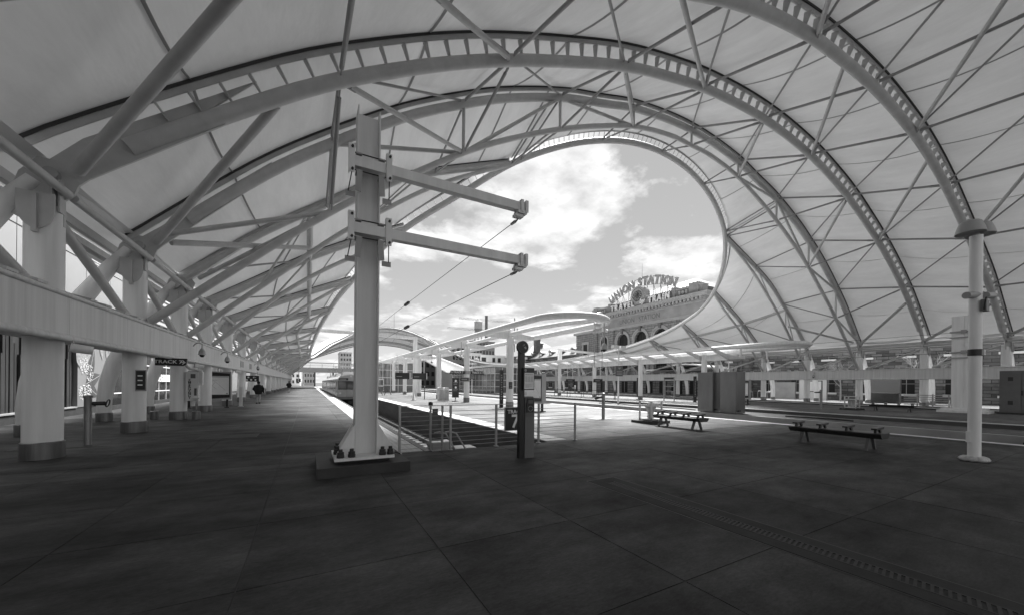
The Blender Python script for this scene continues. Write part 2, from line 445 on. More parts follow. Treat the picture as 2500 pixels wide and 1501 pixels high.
for n, (k, x0, y0, x1, y1) in enumerate(SL):
    g = 0.0055
    pm = 'paving_sunlit' if k in ('track_median', 'outer_platform', 'station_platform') or k == 'island_platform' else 'paving'
    dz = random.uniform(-0.0015, 0.0015)
    if n < 285:
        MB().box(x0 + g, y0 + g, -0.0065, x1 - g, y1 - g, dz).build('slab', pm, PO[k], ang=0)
    else:
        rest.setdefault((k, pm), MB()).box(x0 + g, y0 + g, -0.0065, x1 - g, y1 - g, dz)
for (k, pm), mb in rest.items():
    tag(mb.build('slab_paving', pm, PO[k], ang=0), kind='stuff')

# tactile warning tiles along the platform edges, black nosing on the near platform
def tiles(parent, xa, xb, ya, yb, near, nn):
    st = 0.61; y = ya; k = 0; far = MB()
    bm = MB(); w = xb - xa
    bm.box(0.004, 0.004, 0.0, w - 0.004, st - 0.004, 0.009)
    n = 5
    for i in range(n):
        for j in range(5):
            cx, cy = (i + 0.5) * w / n, (j + 0.5) * st / 5
            a, b, h = 0.042, 0.026, 0.017
            bm.add([(cx - a, cy - a, 0.0085), (cx + a, cy - a, 0.0085), (cx + a, cy + a, 0.0085), (cx - a, cy + a, 0.0085),
                    (cx - b, cy - b, h), (cx + b, cy - b, h), (cx + b, cy + b, h), (cx - b, cy + b, h)],
                   [(4, 5, 6, 7), (0, 1, 5, 4), (1, 2, 6, 5), (2, 3, 7, 6), (3, 0, 4, 7)])
    me = bm.mesh('tactile_tile', 'tactile', 0)
    while y < yb:
        if k < near: put('tactile_tile', me, parent, Matrix.Translation((xa, y, 0.0035)))
        else: far.box(xa + 0.004, y, 0.0035, xb - 0.004, y + st - 0.008, 0.0125)
        y += st; k += 1
    tag(far.build('tactile_paving', 'tactile', parent, ang=0), kind='stuff')
tiles(PO['platform'], 1.70, 2.38, 8.62, 150, 40, 5)
tiles(PO['island_platform'], 5.87, 6.58, 8.62, 150, 50, 5)
MB().box(2.40, 8.5, -0.03, 2.56, 150, 0.012).build('edge_nosing', 'black_iron', PO['platform'], ang=0)
MB().box(17.6, 0.8, -0.03, 17.91, 150, 0.008).build('edge_strip', 'panel_white', PO['island_platform'], ang=0)
MB().box(27.69, 0.8, -0.03, 27.9, 150, 0.008).build('edge_strip', 'panel_white', PO['outer_platform'], ang=0)
MB().box(43.99, 0.8, -0.03, 44.25, 150, 0.008).build('edge_strip', 'panel_white', PO['station_platform'], ang=0)
MB().box(20.99, 0.8, -0.30, 21.2, 130, 0.01).build('coping', 'concrete_pale', PO['track_median'], ang=0)
# rails
for xc, ya in ((4.2, 9.2), (19.45, 2.0), (25.95, 2.0), (42.2, 2.0)):
    t = thing('railway_track', {4.2: 'pair of rails in the deep track pit behind the cable railing', 19.45: 'pair of rails in the trough beside the two steel cabinets',
              25.95: 'pair of rails beyond the raised track median', 42.2: 'pair of rails beside the station platform'}[xc], 'track', (xc, ya, PZ))
    for s in (-1, 1):
        x = xc + s * 0.7525
        MB().box(x - 0.07, ya, PZ, x + 0.07, 260, PZ + 0.025).box(x - 0.012, ya, PZ + 0.025, x + 0.012, 260, PZ + 0.12).box(x - 0.036, ya, PZ + 0.12, x + 0.036, 260, PZ + 0.16).build('rail', 'rail_steel', t, ang=0)
    sl = MB(); y = ya
    while y < 120:
        sl.box(xc - 1.25, y, PZ - 0.05, xc + 1.25, y + 0.24, PZ + 0.012); y += 0.7
    tag(sl.build('sleepers', 'sleeper', t, ang=0), kind='stuff')

# trench drain in the foreground paving
dr = thing('trench_drain', 'long slotted drain grate with pale concrete borders in the foreground paving', 'drain', (4.36, 2.0, 0))
DY0, DY1 = -3.5, 4.74
MB().box(4.08, DY0, 0.002, 4.27, DY1, 0.007).box(4.45, DY0, 0.002, 4.64, DY1, 0.007).box(4.27, DY1 - 0.2, 0.002, 4.45, DY1, 0.0068).build('border', 'concrete_drain', dr, ang=0)
MB().box(4.055, DY0, 0.0018, 4.075, DY1 + 0.02, 0.0035).box(4.645, DY0, 0.0018, 4.665, DY1 + 0.02, 0.0035).box(4.055, DY1 + 0.004, 0.0018, 4.665, DY1 + 0.024, 0.0034).build('joint_sealant', 'black_iron', dr, ang=0)
MB().box(4.272, DY0, 0.0015, 4.448, DY1 - 0.21, 0.003).build('slot_shade', 'rubber', dr, ang=0)  # black sheet painted in for the shade below the grate slots
MB().box(4.272, DY0, 0.003, 4.29, DY1 - 0.202, 0.009).box(4.43, DY0, 0.003, 4.448, DY1 - 0.202, 0.009).build('grate_frame', 'grate_iron', dr, ang=0)
bm = MB().hexa([(4.29, 0.0, 0.003), (4.43, 0.03, 0.003), (4.43, 0.052, 0.003), (4.29, 0.022, 0.003), (4.29, 0.0, 0.0088), (4.43, 0.03, 0.0088), (4.43, 0.052, 0.0088), (4.29, 0.022, 0.0088)]).mesh('grate_bar', 'grate_iron', 0)
y = DY0; k = 0
while y < DY1 - 0.27:
    if k > 0 and y > -0.2: put('grate_bar', bm, dr, Matrix.Translation((0, y, 0)))
    y += 0.047; k += 1
# inspection covers in the paving
for i, (x, y, w, d, lab) in enumerate([(-2.0, 13.3, 1.4, 0.9, 'dark rectangular access cover in the left platform floor'), (9.7, 14.6, 0.9, 0.55, 'pale rectangular cover plate in the island platform near the railing end'),
                                     (12.2, 13.4, 1.1, 0.8, 'square cover plate around the grey standpipe on the island platform')]):
    c = thing('access_cover', lab, 'cover', (x, y, 0))
    MB().box(x - w / 2, y - d / 2, 0.002, x + w / 2, y + d / 2, 0.006).build('frame', 'grate_iron', c, ang=0)
    MB().box(x - w / 2 + 0.03, y - d / 2 + 0.03, 0.006, x + w / 2 - 0.03, y + d / 2 - 0.03, 0.0085).build('plate', ('concrete_dark', 'concrete_pale', 'concrete')[i], c, ang=0)
# ------------------------------------------------------------------ train hall canopy
XC, HW = 22.1, 26.84
YM = 68.0
def mirror_tab(t): return [(-x, z) for x, z in reversed(t) if x > 0] + list(t)
T_A = mirror_tab([(0, 16.42), (5, 16.08), (8.7, 15.36), (11.1, 14.7), (13.9, 13.65), (15.9, 12.83), (17.8, 11.95), (20, 10.75), (22, 9.5), (24.3, 7.75), (26.2, 6.2), (26.84, 5.6)])
T_0 = mirror_tab([(0, 15.1), (5, 14.79), (8, 14.25), (10.5, 13.55), (13.3, 12.5), (17, 11.0), (20.65, 9.35), (23.3, 7.65), (26, 5.85), (26.84, 5.3)])
T_B = mirror_tab([(0, 18.5), (5, 18.05), (7.8, 17.34), (10.4, 16.65), (13.9, 15.3), (15.9, 14.3), (18.5, 12.8), (21.4, 10.7), (23.5, 8.95), (26.84, 5.6)])
T_BL = mirror_tab([(0, 17.5), (2, 17.48), (5.2, 16.95), (7.75, 16.1), (10.6, 14.95), (13.9, 13.3), (16, 12.05), (18.4, 10.35), (21.4, 8.1), (26.5, 3.45)])
# ring (roof opening): |dx| -> (Y, z) for the near tip, then nodes on the trusses
RING_NODES = [(0, 18.2, 18.45), (3.2, 18.3, 18.17), (6.3, 18.68, 17.4), (8.9, 19.3, 16.4), (11.2, 20.2, 15.25), (13.9, 22.0, 13.45), (16.6, 24.7, 11.75), (18.2, 27.4, 10.4), (19.25, 30.65, 9.35), (20.0, 33.6, 8.62), (20.5, 36.7, 8.02), (21.1, 42, 7.28), (21.55, 50, 6.62), (21.85, 60, 6.1), (21.9, 68, 5.9)]
T_RY = mirror_tab([(x, y) for x, y, z in RING_NODES[:5]])
T_RZ = mirror_tab([(x, z) for x, y, z in RING_NODES[:5]])
# cantilever trusses: Y, ring node (|dx|, z), upper chord and lower chord tables (|dx|, z) from ring to column
CANT = [
    (20.2, [(11.2, 15.25), (16.4, 13.15), (19.2, 11.8), (21.6, 10.1), (24.2, 8.15), (26.84, 5.75)], [(11.9, 14.85), (13.3, 14.15), (16.1, 12.55), (19.2, 10.25), (20.8, 8.95), (23.4, 6.5), (26.55, 3.5)]),
    (24.7, [(16.6, 11.8), (19.3, 10.4), (22.1, 8.8), (25.1, 6.76), (26.84, 5.6)], [(17.2, 11.2), (18.8, 9.95), (21.3, 8.3), (23.5, 6.55), (26.55, 3.5)]),
    (30.65, [(19.2, 9.42), (23.1, 7.55), (26.84, 5.6)], [(19.7, 9.05), (21.5, 7.7), (24.2, 5.55), (26.55, 3.5)]),
    (36.7, [(20.4, 8.06), (23.5, 6.95), (26.84, 5.6)], [(20.8, 7.75), (23.8, 5.75), (26.55, 3.5)]),
    (44.0, [(21.25, 7.1), (24.0, 6.45), (26.84, 5.6)], [(21.6, 6.8), (24.2, 5.3), (26.55, 3.5)]),
    (52.0, [(21.6, 6.54), (24.2, 6.1), (26.84, 5.55)], [(21.9, 6.3), (24.2, 5.1), (26.55, 3.5)]),
    (60.0, [(21.85, 6.1), (24.2, 5.85), (26.84, 5.5)], [(22.1, 5.85), (24.2, 4.9), (26.55, 3.5)]),
    (68.0, [(21.9, 5.9), (24.2, 5.75), (26.84, 5.5)], [(22.1, 5.7), (24.2, 4.85), (26.55, 3.5)])]
NODE = 5.35
def arch_pts(tab, Y, a=-26.84, b=26.84, n=96, dz=0.0):
    return [V((XC + lerp(a, b, i / n), Y, curve(tab, lerp(a, b, i / n)) + dz)) for i in range(n + 1)]
def normals(pts, up=V((0, 0, 1))):
    out = []
    for i in range(len(pts)):
        d = (pts[min(i + 1, len(pts) - 1)] - pts[max(i - 1, 0)]).normalized()
        n = (up - d * up.dot(d)).normalized(); out.append((d, n))
    return out
def off(pts, h):
    return [p + n * h for p, (d, n) in zip(pts, normals(pts))]
FIN = MB().prism([(-0.07, -0.012, 0.0), (0.07, -0.012, 0.0), (0.13, -0.012, 0.40), (-0.13, -0.012, 0.40)], (0, 0.024, 0)).mesh('fin', 'truss_steel', 0)
def along(pts, step, start=0.0):
    out = []; acc = -start; need = step
    for i in range(len(pts) - 1):
        L = (pts[i + 1] - pts[i]).length; t = 0.0
        while acc + (L - t) >= need:
            t += need - acc; acc = 0.0
            p = pts[i].lerp(pts[i + 1], t / L); out.append((p, (pts[i + 1] - pts[i]).normalized()))
        acc += L - t
    return out
TILT = {11.22: 22, 6.72: 20, 2.22: 10, 15.72: 8}
def tilt_of(Y):
    y = Y if Y <= YM else 2 * YM - Y
    return R(TILT.get(round(y, 2), 0)) * (1 if Y <= YM else -1)
def tilted(d, n, th): return (n * math.cos(th) + V((0, -1, 0)) * math.sin(th)).normalized()
def plate_strip(pts, parent, h0, h1, half, name='clamp_plate', m='truss_steel', shift=0.0):
    th = tilt_of(pts[0].y)
    nn = [(d, tilted(d, n, th)) for d, n in normals(pts)]; N = [n for d, n in nn]; B = [d.cross(n) for d, n in nn]
    return MB().sweep(pts, [(h0, -half + shift), (h1, -half + shift), (h1, half + shift), (h0, half + shift)], N, B).build(name, m, parent, ang=30)

TR_LAB = {}
def full_arch(Y, tab, label, fins, detail=True, tabl=None):
    t = thing('arch_truss', label, 'truss', (XC, Y, 0), 'arched roof trusses over the tracks')
    P = arch_pts(tab, Y, -25.6, 25.6)
    MB().tube(P, 0.188, 16).build('chord', 'truss_steel', t)
    F = arch_pts(tab, Y, -26.84, 26.84)
    hp = 0.56 if fins else 0.30
    plate_strip(F, t, hp, hp + 0.13, 0.035)
    plate_strip(F, t, hp + 0.132, hp + 0.19, 0.075, 'gasket', 'dark_gasket')
    # haunch gussets at both springings
    for s in (-1, 1):
        q = [(XC + s * dxx, Y, z) for dxx, z in ((26.9, 5.0), (27.1, 5.7), (26.3, curve(tab, 26.3) + hp), (23.3, curve(tab, 23.3) + hp), (24.6, curve(tab, 24.6) + 0.1), (23.9, curve(tab, 23.9) - (0.25 if Y > 8 else 0.1)), (26.2, curve(tab, 26.2) - (0.35 if Y > 8 else 0.15)))]
        MB().prism([V(p) - V((0, 0.03, 0)) for p in q], (0, 0.06, 0)).build('haunch_plate', 'truss_steel', t, ang=0)
    if fins:
        for p, d in along(P, 0.72, 0.3):
            n = tilted(d, (V((0, 0, 1)) - d * d.z).normalized(), tilt_of(Y)); q_ = d.cross(n)
            M = Matrix(((q_.x, d.x, n.x, 0), (q_.y, d.y, n.y, 0), (q_.z, d.z, n.z, 0), (0, 0, 0, 1)))
            M.translation = p + n * 0.165
            put('fin', FIN, t, M)
    else:
        for p, d in along(F, 0.36):
            pass
    if tabl:
        LW = arch_pts(tabl, Y, -26.5, 26.5)
        MB().tube(LW, 0.13, 12).build('lower_chord', 'truss_steel', t)
        ks = [k * NODE for k in range(-4, 5)]
        for i, dx_ in enumerate(ks):
            zu, zl = curve(tab, dx_), curve(tabl, dx_)
            MB().cyl((XC + dx_, Y, zl), (XC + dx_, Y, zu), 0.075, n=10).build('post', 'truss_steel', t)
        # web diagonals
        for a, b in ((-4, -5), (-4, -3), (-2, -3), (-2, -1), (2, 1), (2, 3), (4, 3), (4, 5)):
            xa = a * NODE; xb = max(-26.2, min(26.2, b * NODE))
            if abs(b) == 5: p0, p1 = (XC + xa, Y, curve(tabl, xa)), (XC + xb, Y, curve(tab, xb))
            else: p0, p1 = (XC + xa, Y, curve(tab, xa)), (XC + xb, Y, curve(tabl, xb))
            MB().cyl(p0, p1, 0.085, n=10).build('web_diagonal', 'truss_steel', t)
    return t
FULL = {}
def T_shift(tab, d): return [(x, z - d * (1 - (abs(x) / HW) ** 2)) for x, z in tab]
specs = [(-6.78, T_shift(T_0, 0.4), 0), (-2.28, T_shift(T_0, 0.55), 0), (2.22, T_shift(T_0, 0.4), 1), (6.72, T_0, 1), (11.22, T_A, 1), (15.72, T_B, 0)]
labs = ['hindmost arched truss of the hall, behind the camera', 'arched truss just behind the camera position', 'arched truss directly above the camera',
        'white arched truss with ladder fins crossing the upper right corner', 'biggest white arched truss in view, springing from the nearest left column',
        'double-chord white arched truss just in front of the roof opening']
for (Y, tab, fn), lab in zip(specs, labs):
    FULL[Y] = (full_arch(Y, tab, lab, fn, True, T_BL if Y == 15.72 else None), tab, 0.56 if fn else 0.30)
fars = [(2 * YM - 15.72, T_B, 0), (2 * YM - 11.22, T_A, 0), (2 * YM - 6.72, T_0, 0), (2 * YM - 2.22, T_shift(T_0, 0.4), 0)]
flabs = ['far double-chord arched truss beyond the roof opening', 'far arched truss, second behind the opening', 'far arched truss, third behind the opening', 'farthest arched truss of the hall']
for (Y, tab, fn), lab in zip(fars, flabs):
    FULL[Y] = (full_arch(Y, tab, lab, fn, False, T_BL if abs(Y - (2 * YM - 15.72)) < .01 else None), tab, 0.30)

# opening ring ---------------------------------------------------------------
def catmull(P, n=8):
    out = []
    for i in range(len(P) - 1):
        p0 = P[i - 1] if i > 0 else V((-P[1].x, P[1].y, P[1].z)); p1, p2 = P[i], P[i + 1]
        p3 = P[i + 2] if i + 2 < len(P) else V((P[-2].x, 2 * YM - P[-2].y, P[-2].z))
        t0 = 0.0; t1 = t0 + (p1 - p0).length ** 0.5; t2 = t1 + (p2 - p1).length ** 0.5; t3 = t2 + (p3 - p2).length ** 0.5
        for j in range(n):
            t = lerp(t1, t2, j / n)
            A1 = p0 * ((t1 - t) / (t1 - t0)) + p1 * ((t - t0) / (t1 - t0)); A2 = p1 * ((t2 - t) / (t2 - t1)) + p2 * ((t - t1) / (t2 - t1)); A3 = p2 * ((t3 - t) / (t3 - t2)) + p3 * ((t - t2) / (t3 - t2))
            B1 = A1 * ((t2 - t) / (t2 - t0)) + A2 * ((t - t0) / (t2 - t0)); B2 = A2 * ((t3 - t) / (t3 - t1)) + A3 * ((t - t1) / (t3 - t1))
            out.append(B1 * ((t2 - t) / (t2 - t1)) + B2 * ((t - t1) / (t2 - t1)))
    out.append(P[-1].copy()); return out
QUART = catmull([V(q) for q in RING_NODES])                    # near tip to the middle of the right side (x = |dx|)
def _tab(k0, k1):
    t = []
    for q in QUART:
        if not t or q[k0] > t[-1][0] + 1e-4: t.append((q[k0], q[k1]))
    return t
T_SX, T_SZ = _tab(1, 0), _tab(1, 2)
T_RY = mirror_tab([(x, y) for x, y in _tab(0, 1) if x <= 11.3]); T_RZ = mirror_tab([(x, z) for x, z in _tab(0, 2) if x <= 11.3])
def ring_side(Y):
    y = Y if Y <= YM else 2 * YM - Y
    return curve(T_SX, y), curve(T_SZ, y)
def ring_points():
    q = QUART
    a = [V((XC + p.x, p.y, p.z)) for p in q]                    # near right
    b = [V((XC + p.x, 2 * YM - p.y, p.z)) for p in reversed(q[:-1])]   # far right
    c = [V((XC - p.x, 2 * YM - p.y, p.z)) for p in q[1:]]       # far left
    d = [V((XC - p.x, p.y, p.z)) for p in reversed(q[1:-1])]    # near left
    return a + b + c + d
RP = ring_points()
ring_t = thing('opening_ring', 'white steel tube ring round the great oval roof opening', 'ring beam', (XC, YM, 5.9))
MB().ring(RP, 0.19, 14).build('ring_tube', 'truss_steel', ring_t)
cen = V((XC, YM, 0))
def ring_out(p):
    i = min(range(len(RP)), key=lambda k: (RP[k] - p).length); a, b = RP[i - 1], RP[(i + 1) % len(RP)]
    d = (b - a).normalized(); o = d.cross(V((0, 0, 1))).normalized()
    if o.dot(V((p.x - XC, (p.y - YM) * 0.45, 0))) < 0: o = -o
    u = d.cross(o).normalized()
    if u.z < 0: u = -u
    return d, (o * 0.62 + u * 0.78).normalized(), u
RO = [ring_out(p) for p in RP]
def close(l): return l + [l[0]]
PLATE = [p + o * 0.52 for p, (d, o, u) in zip(RP, RO)]
MB().sweep(close(PLATE), [(-0.03, -0.06), (0.05, -0.06), (0.05, 0.06), (-0.03, 0.06)], close([o for d, o, u in RO]), close([d.cross(o) for d, o, u in RO]), cap=False).build('clamp_plate', 'truss_steel', ring_t, ang=30)
MB().sweep(close(PLATE), [(0.052, -0.07), (0.10, -0.07), (0.10, 0.07), (0.052, 0.07)], close([o for d, o, u in RO]), close([d.cross(o) for d, o, u in RO]), cap=False).build('gasket', 'dark_gasket', ring_t, ang=30)
CLIP = MB().box(-0.014, -0.014, 0.15, 0.014, 0.014, 0.50).mesh('clip', 'truss_steel', 0)
k = 0
for i in range(len(RP)):
    a, b = RP[i], RP[(i + 1) % len(RP)]
    if a.y > 50: continue
    n = max(1, int((b - a).length / 0.42))
    for j in range(n):
        p = a.lerp(b, j / n); d, o, u = RO[i]
        x = d.cross(o)
        M = Matrix(((d.x, x.x, o.x, p.x), (d.y, x.y, o.y, p.y), (d.z, x.z, o.z, p.z), (0, 0, 0, 1)))
        put('clip', CLIP, ring_t, M); k += 1
        if k > 280: break

# cantilever trusses -----------------------------------------------------------
def cant(Y, up, lo, side, label):
    t = thing('cantilever_truss', label, 'truss', (XC + side * HW, Y, 3.4), 'side trusses reaching from the columns to the roof opening')
    def P(tab, n=26): 
        a, b = tab[0][0], tab[-1][0]
        return [V((XC + side * lerp(a, b, i / n), Y, curve(tab, lerp(a, b, i / n)))) for i in range(n + 1)]
    U = P(up); L = P(lo)
    MB().tube(U, 0.145, 12).build('upper_chord', 'truss_steel', t)
    MB().tube([V((XC + side * up[0][0], Y, up[0][1]))] + L, 0.115, 12).build('lower_chord', 'truss_steel', t)
    nn = normals(U); N = [n for d, n in nn]; B = [d.cross(n) for d, n in nn]
    MB().sweep(U, [(0.16, -0.03), (0.27, -0.03), (0.27, 0.03), (0.16, 0.03)], N, B).build('clamp_plate', 'truss_steel', t, ang=30)
    MB().sweep(U, [(0.272, -0.06), (0.32, -0.06), (0.32, 0.06), (0.272, 0.06)], N, B).build('gasket', 'dark_gasket', t, ang=30)
    dn = 22.1
    if up[0][0] < 21: 
        zu, zl = curve(up, dn), curve(lo, dn)
        MB().cyl((XC + side * dn, Y, zl), (XC + side * dn, Y, zu), 0.06, n=8).build('post', 'truss_steel', t)
        MB().cyl((XC + side * (dn + 0.05), Y, zu - 0.05), (XC + side * 24.1, Y, curve(lo, 24.1)), 0.05, n=8).build('web_diagonal', 'truss_steel', t)
        if up[0][0] < 17:
            MB().cyl((XC + side * 16.9, Y, curve(up, 16.9) - 0.1), (XC + side * 19.3, Y, curve(lo, 19.3)), 0.05, n=8).build('web_diagonal', 'truss_steel', t)
    # tapering box haunch near the column head
    zc = up[-1][1]
    q = [(26.95, zc - 0.35), (27.0, zc + 0.25), (25.2, curve(up, 25.2) + 0.14), (24.2, curve(up, 24.2) - 0.1), (25.6, curve(up, 25.6) - 0.22)]
    MB().prism([V((XC + side * a, Y - 0.11, z)) for a, z in q], (0, 0.22, 0)).build('haunch', 'truss_steel', t, ang=0)
    return t
YS = [c[0] for c in CANT]
ALLC = CANT + [(2 * YM - c[0], c[1], c[2]) for c in reversed(CANT[:-1])]
CT = {}
for side, sn in ((-1, 'left'), (1, 'right')):
    for i, (Y, up, lo) in enumerate(ALLC):
        CT[(side, i)] = cant(Y, up, lo, side, '%s slanting white truss of the %s-hand side, reaching up to the roof opening' % (ORD[i], sn))

# purlins and bracing ------------------------------------------------------------
def pu(p0, p1, r, t, name='purlin', fork=True):
    p0, p1 = V(p0), V(p1); d = (p1 - p0).normalized()
    o = MB().cyl(p0 + d * 0.35, p1 - d * 0.35, r, n=10).build(name, 'strut_steel' if r < 0.08 else 'truss_steel', t)
    if fork:
        b = MB()
        for p, s in ((p0, 1), (p1, -1)):
            b.bar(p + d * s * 0.1, p + d * s * 0.55, r * 0.55, r * 2.3)
        tag(b.build('fork', 'strut_steel', o, ang=0), kind='stuff')
    return o
def apt(Y, dx_, low=False):
    tab = FULL[Y][1]
    if low and Y == 15.72: return V((XC + dx_, Y, curve(T_BL, dx_)))
    return V((XC + dx_, Y, curve(tab, dx_)))
bays = [(-2.28, 2.22), (2.22, 6.72), (6.72, 11.22), (11.22, 15.72)]
for ya, yb in bays:
    t = FULL[yb][0]
    for k in range(-4, 5):
        d = k * NODE
        pu(apt(ya, d) + V((0, 0.1, 0.1)), apt(yb, d) + V((0, -0.1, 0.1)), 0.062, t)
        if k > -4 and abs(d - NODE) < 25:
            pu(apt(yb, d) + V((0, 0, 0.15)), apt(ya, d - NODE) + V((0, 0, 0.15)), 0.045, t, 'tie_rod', False)
        if k % 2 and yb == 15.72:
            pu(apt(ya, d - NODE), apt(yb, d, True), 0.085, t, 'brace')
        elif k % 2:
            pu(apt(ya, max(-21.4, d - 8.0)) + V((0, 0, 0.3)), apt(yb, d), 0.085, t, 'brace')
        if yb == 15.72:
            pu(apt(ya, d) + V((0, 0.1, -0.05)), apt(yb, d, True) + V((0, -0.1, 0)), 0.06, t)
    for s in (-1, 1):
        # heavy raking brace from the column head of the farther arch to the nearer arch
        pu(V((XC + s * 26.5, yb, 5.75)), apt(ya, s * 22.7), 0.115, t, 'raking_brace', False)
# ring struts to the double-chord truss
tB = FULL[15.72][0]
for k in range(-3, 4):
    d = k * NODE
    if abs(d) <= 11.2:
        p = V((XC + d, curve(T_RY, d), curve(T_RZ, d)))
        pu(p, apt(15.72, d), 0.05, tB, 'purlin'); pu(p, apt(15.72, d, True), 0.05, tB, 'purlin')
for s in (-1, 1):
    upC, loC = CANT[0][1], CANT[0][2]
    for d in (11.2, 16.05, 21.4):
        p = V((XC + s * d, 20.2, curve(upC, d)))
        pu(p, apt(15.72, s * d), 0.05, tB, 'purlin'); pu(p, apt(15.72, s * d, True), 0.05, tB, 'purlin')
    pu(V((XC + s * 26.4, 20.2, 5.8)), apt(15.72, s * 21.4, True), 0.09, tB, 'raking_brace', False)
    pu(V((XC + s * 26.3, 15.72, 6.0)), V((XC + s * 21.9, 20.2, curve(loC, 21.9) + 0.1)), 0.1, tB, 'raking_brace', False)
# longitudinal purlin of the side trusses
for side in (-1, 1):
    for i in range(len(ALLC) - 1):
        a, b = ALLC[i], ALLC[i + 1]
        d0 = 22.1 if a[1][0][0] < 21 else 23.2; d1 = 22.1 if b[1][0][0] < 21 else 23.2
        p, q = V((XC + side * d0, a[0], curve(a[1], d0) - 0.05)), V((XC + side * d1, b[0], curve(b[1], d1) - 0.05))
        e = (q - p).normalized()
        MB().tube([p + e * 0.1, p + e * 0.5, p.lerp(q, 0.5), q - e * 0.5, q - e * 0.1], [0.08, 0.14, 0.15, 0.14, 0.08], 12).build('purlin', 'truss_steel', CT[(side, i)])
        if i < 7 or i > 6:
            pu(V((XC + side * 26.3, a[0], curve(a[1], 26.3))), q, 0.05, CT[(side, i)], 'tie_rod', False)

# membrane roof --------------------------------------------------------------------
def sec_full(Y):
    tab, h = FULL[Y][1], FULL[Y][2] + 0.2
    def f(d):
        e = 0.01; s = (curve(tab, min(26.84, d + e)) - curve(tab, max(-26.84, d - e))) / (2 * e)
        return V((XC + d, Y, curve(tab, d))) + tilted(None, V((-s, 0, 1)).normalized(), tilt_of(Y)) * h
    return f
def sec_ringC(far=False):
    up = CANT[0][1]
    def f(d):
        if abs(d) > 11.2:
            p = V((XC + d, 20.2, curve(up, abs(d)) + 0.33))
        else:
            y, z = curve(T_RY, d), curve(T_RZ, d)
            p = V((XC + d, y - 0.36, z + 0.42))
        if abs(d) > 10.2 and abs(d) <= 11.2:
            q = V((XC + d, 20.2, curve(up, 11.2) + 0.33)); p = p.lerp(q, (abs(d) - 10.2) * 0.8)
        if far: p.y = 2 * YM - p.y
        return p
    return f
roof = thing('membrane_roof', 'translucent white fabric membrane roof stretched over the arched trusses', 'roof', (XC, YM, 6.0))
EDG = 27.6
def span_panels(fa, fb, ds, sag, far=False, ny=8):
    for a, b in zip(ds[:-1], ds[1:]):
        nx = 8; rows = []
        for j in range(ny + 1):
            t = j / ny
            rows.append([fa(lerp(a, b, i / nx)).lerp(fb(lerp(a, b, i / nx)), t) - V((0, 0, sag * 4 * t * (1 - t))) for i in range(nx + 1)])
        MB().grid(rows).build('membrane_panel', 'membrane', roof, ang=60)
    for d in ds[1:-1]:
        pts = [fa(d).lerp(fb(d), j / ny) - V((0, 0, sag * 4 * (j / ny) * (1 - j / ny) + 0.012)) for j in range(ny + 1)]
        w = V((0.055, 0, 0))
        MB().grid([[p - w for p in pts], [p + w for p in pts]]).build('seam_strip', 'seam', roof, ang=60)
DS = [-26.84, -24.1] + [k * NODE + NODE / 2 for k in range(-4, 4)] + [24.1, 26.84]
DS = [-26.84, -24.1, -18.7, -13.4, -8.0, -2.7, 2.7, 8.0, 13.4, 18.7, 24.1, 26.84]
FY = sorted(FULL)
near = [y for y in FY if y < 20]; farr = [y for y in FY if y > 100]
for ya, yb in list(zip(near[:-1], near[1:])): span_panels(sec_full(ya), sec_full(yb), DS, 0.28)
span_panels(sec_full(15.72), sec_ringC(), [-26.84, -24.1, -18.7, -13.4, -11.2, -8.0, -2.7, 2.7, 8.0, 11.2, 13.4, 18.7, 24.1, 26.84], 0.12)
for ya, yb in list(zip(farr[:-1], farr[1:])): span_panels(sec_full(ya), sec_full(yb), DS, 0.28)
span_panels(sec_ringC(True), sec_full(2 * YM - 15.72), DS, 0.12)
def cant_sec(c, side):
    Y, up = c[0], c[1]
    a, b = up[0][0] + 0.05, up[-1][0]
    def f(s): 
        d = lerp(a, b, s); return V((XC + side * d, Y, curve(up, d) + 0.33))
    return f
def ring_edge(Y, side):
    w, z = ring_side(Y); return V((XC + side * (w + 0.3), Y, z + 0.42))
for side in (-1, 1):
    for i in range(len(ALLC) - 1):
        a, b = ALLC[i], ALLC[i + 1]
        fa, fb = cant_sec(a, side), cant_sec(b, side)
        w = a[1][-1][0] - a[1][0][0]
        m = 3 if w > 9 else 2
        ny = 8
        def pt(s, t):
            p = fa(s).lerp(fb(s), t)
            Yc = lerp(a[0], b[0], t)
            e = ring_edge(Yc, side); c0 = fa(1).lerp(fb(1), t)
            lin = fa(0).lerp(fb(0), t)
            return p + (e - lin) * (1 - s) ** 1.5 - V((0, 0, 0.16 * 16 * t * (1 - t) * s * (1 - s) * 0.6))
        ss = [k / m for k in range(m + 1)]
        for s0, s1 in zip(ss[:-1], ss[1:]):
            nx = 8
            MB().grid([[pt(lerp(s0, s1, q / nx), j / ny) for q in range(nx + 1)] for j in range(ny + 1)]).build('membrane_panel', 'membrane', roof, ang=60)
        for s in ss[1:-1]:
            wv = V((0.05, 0, 0)); pts = [pt(s, j / ny) - V((0, 0, 0.012)) for j in range(ny + 1)]
            MB().grid([[p - wv for p in pts], [p + wv for p in pts]]).build('seam_strip', 'seam', roof, ang=60)
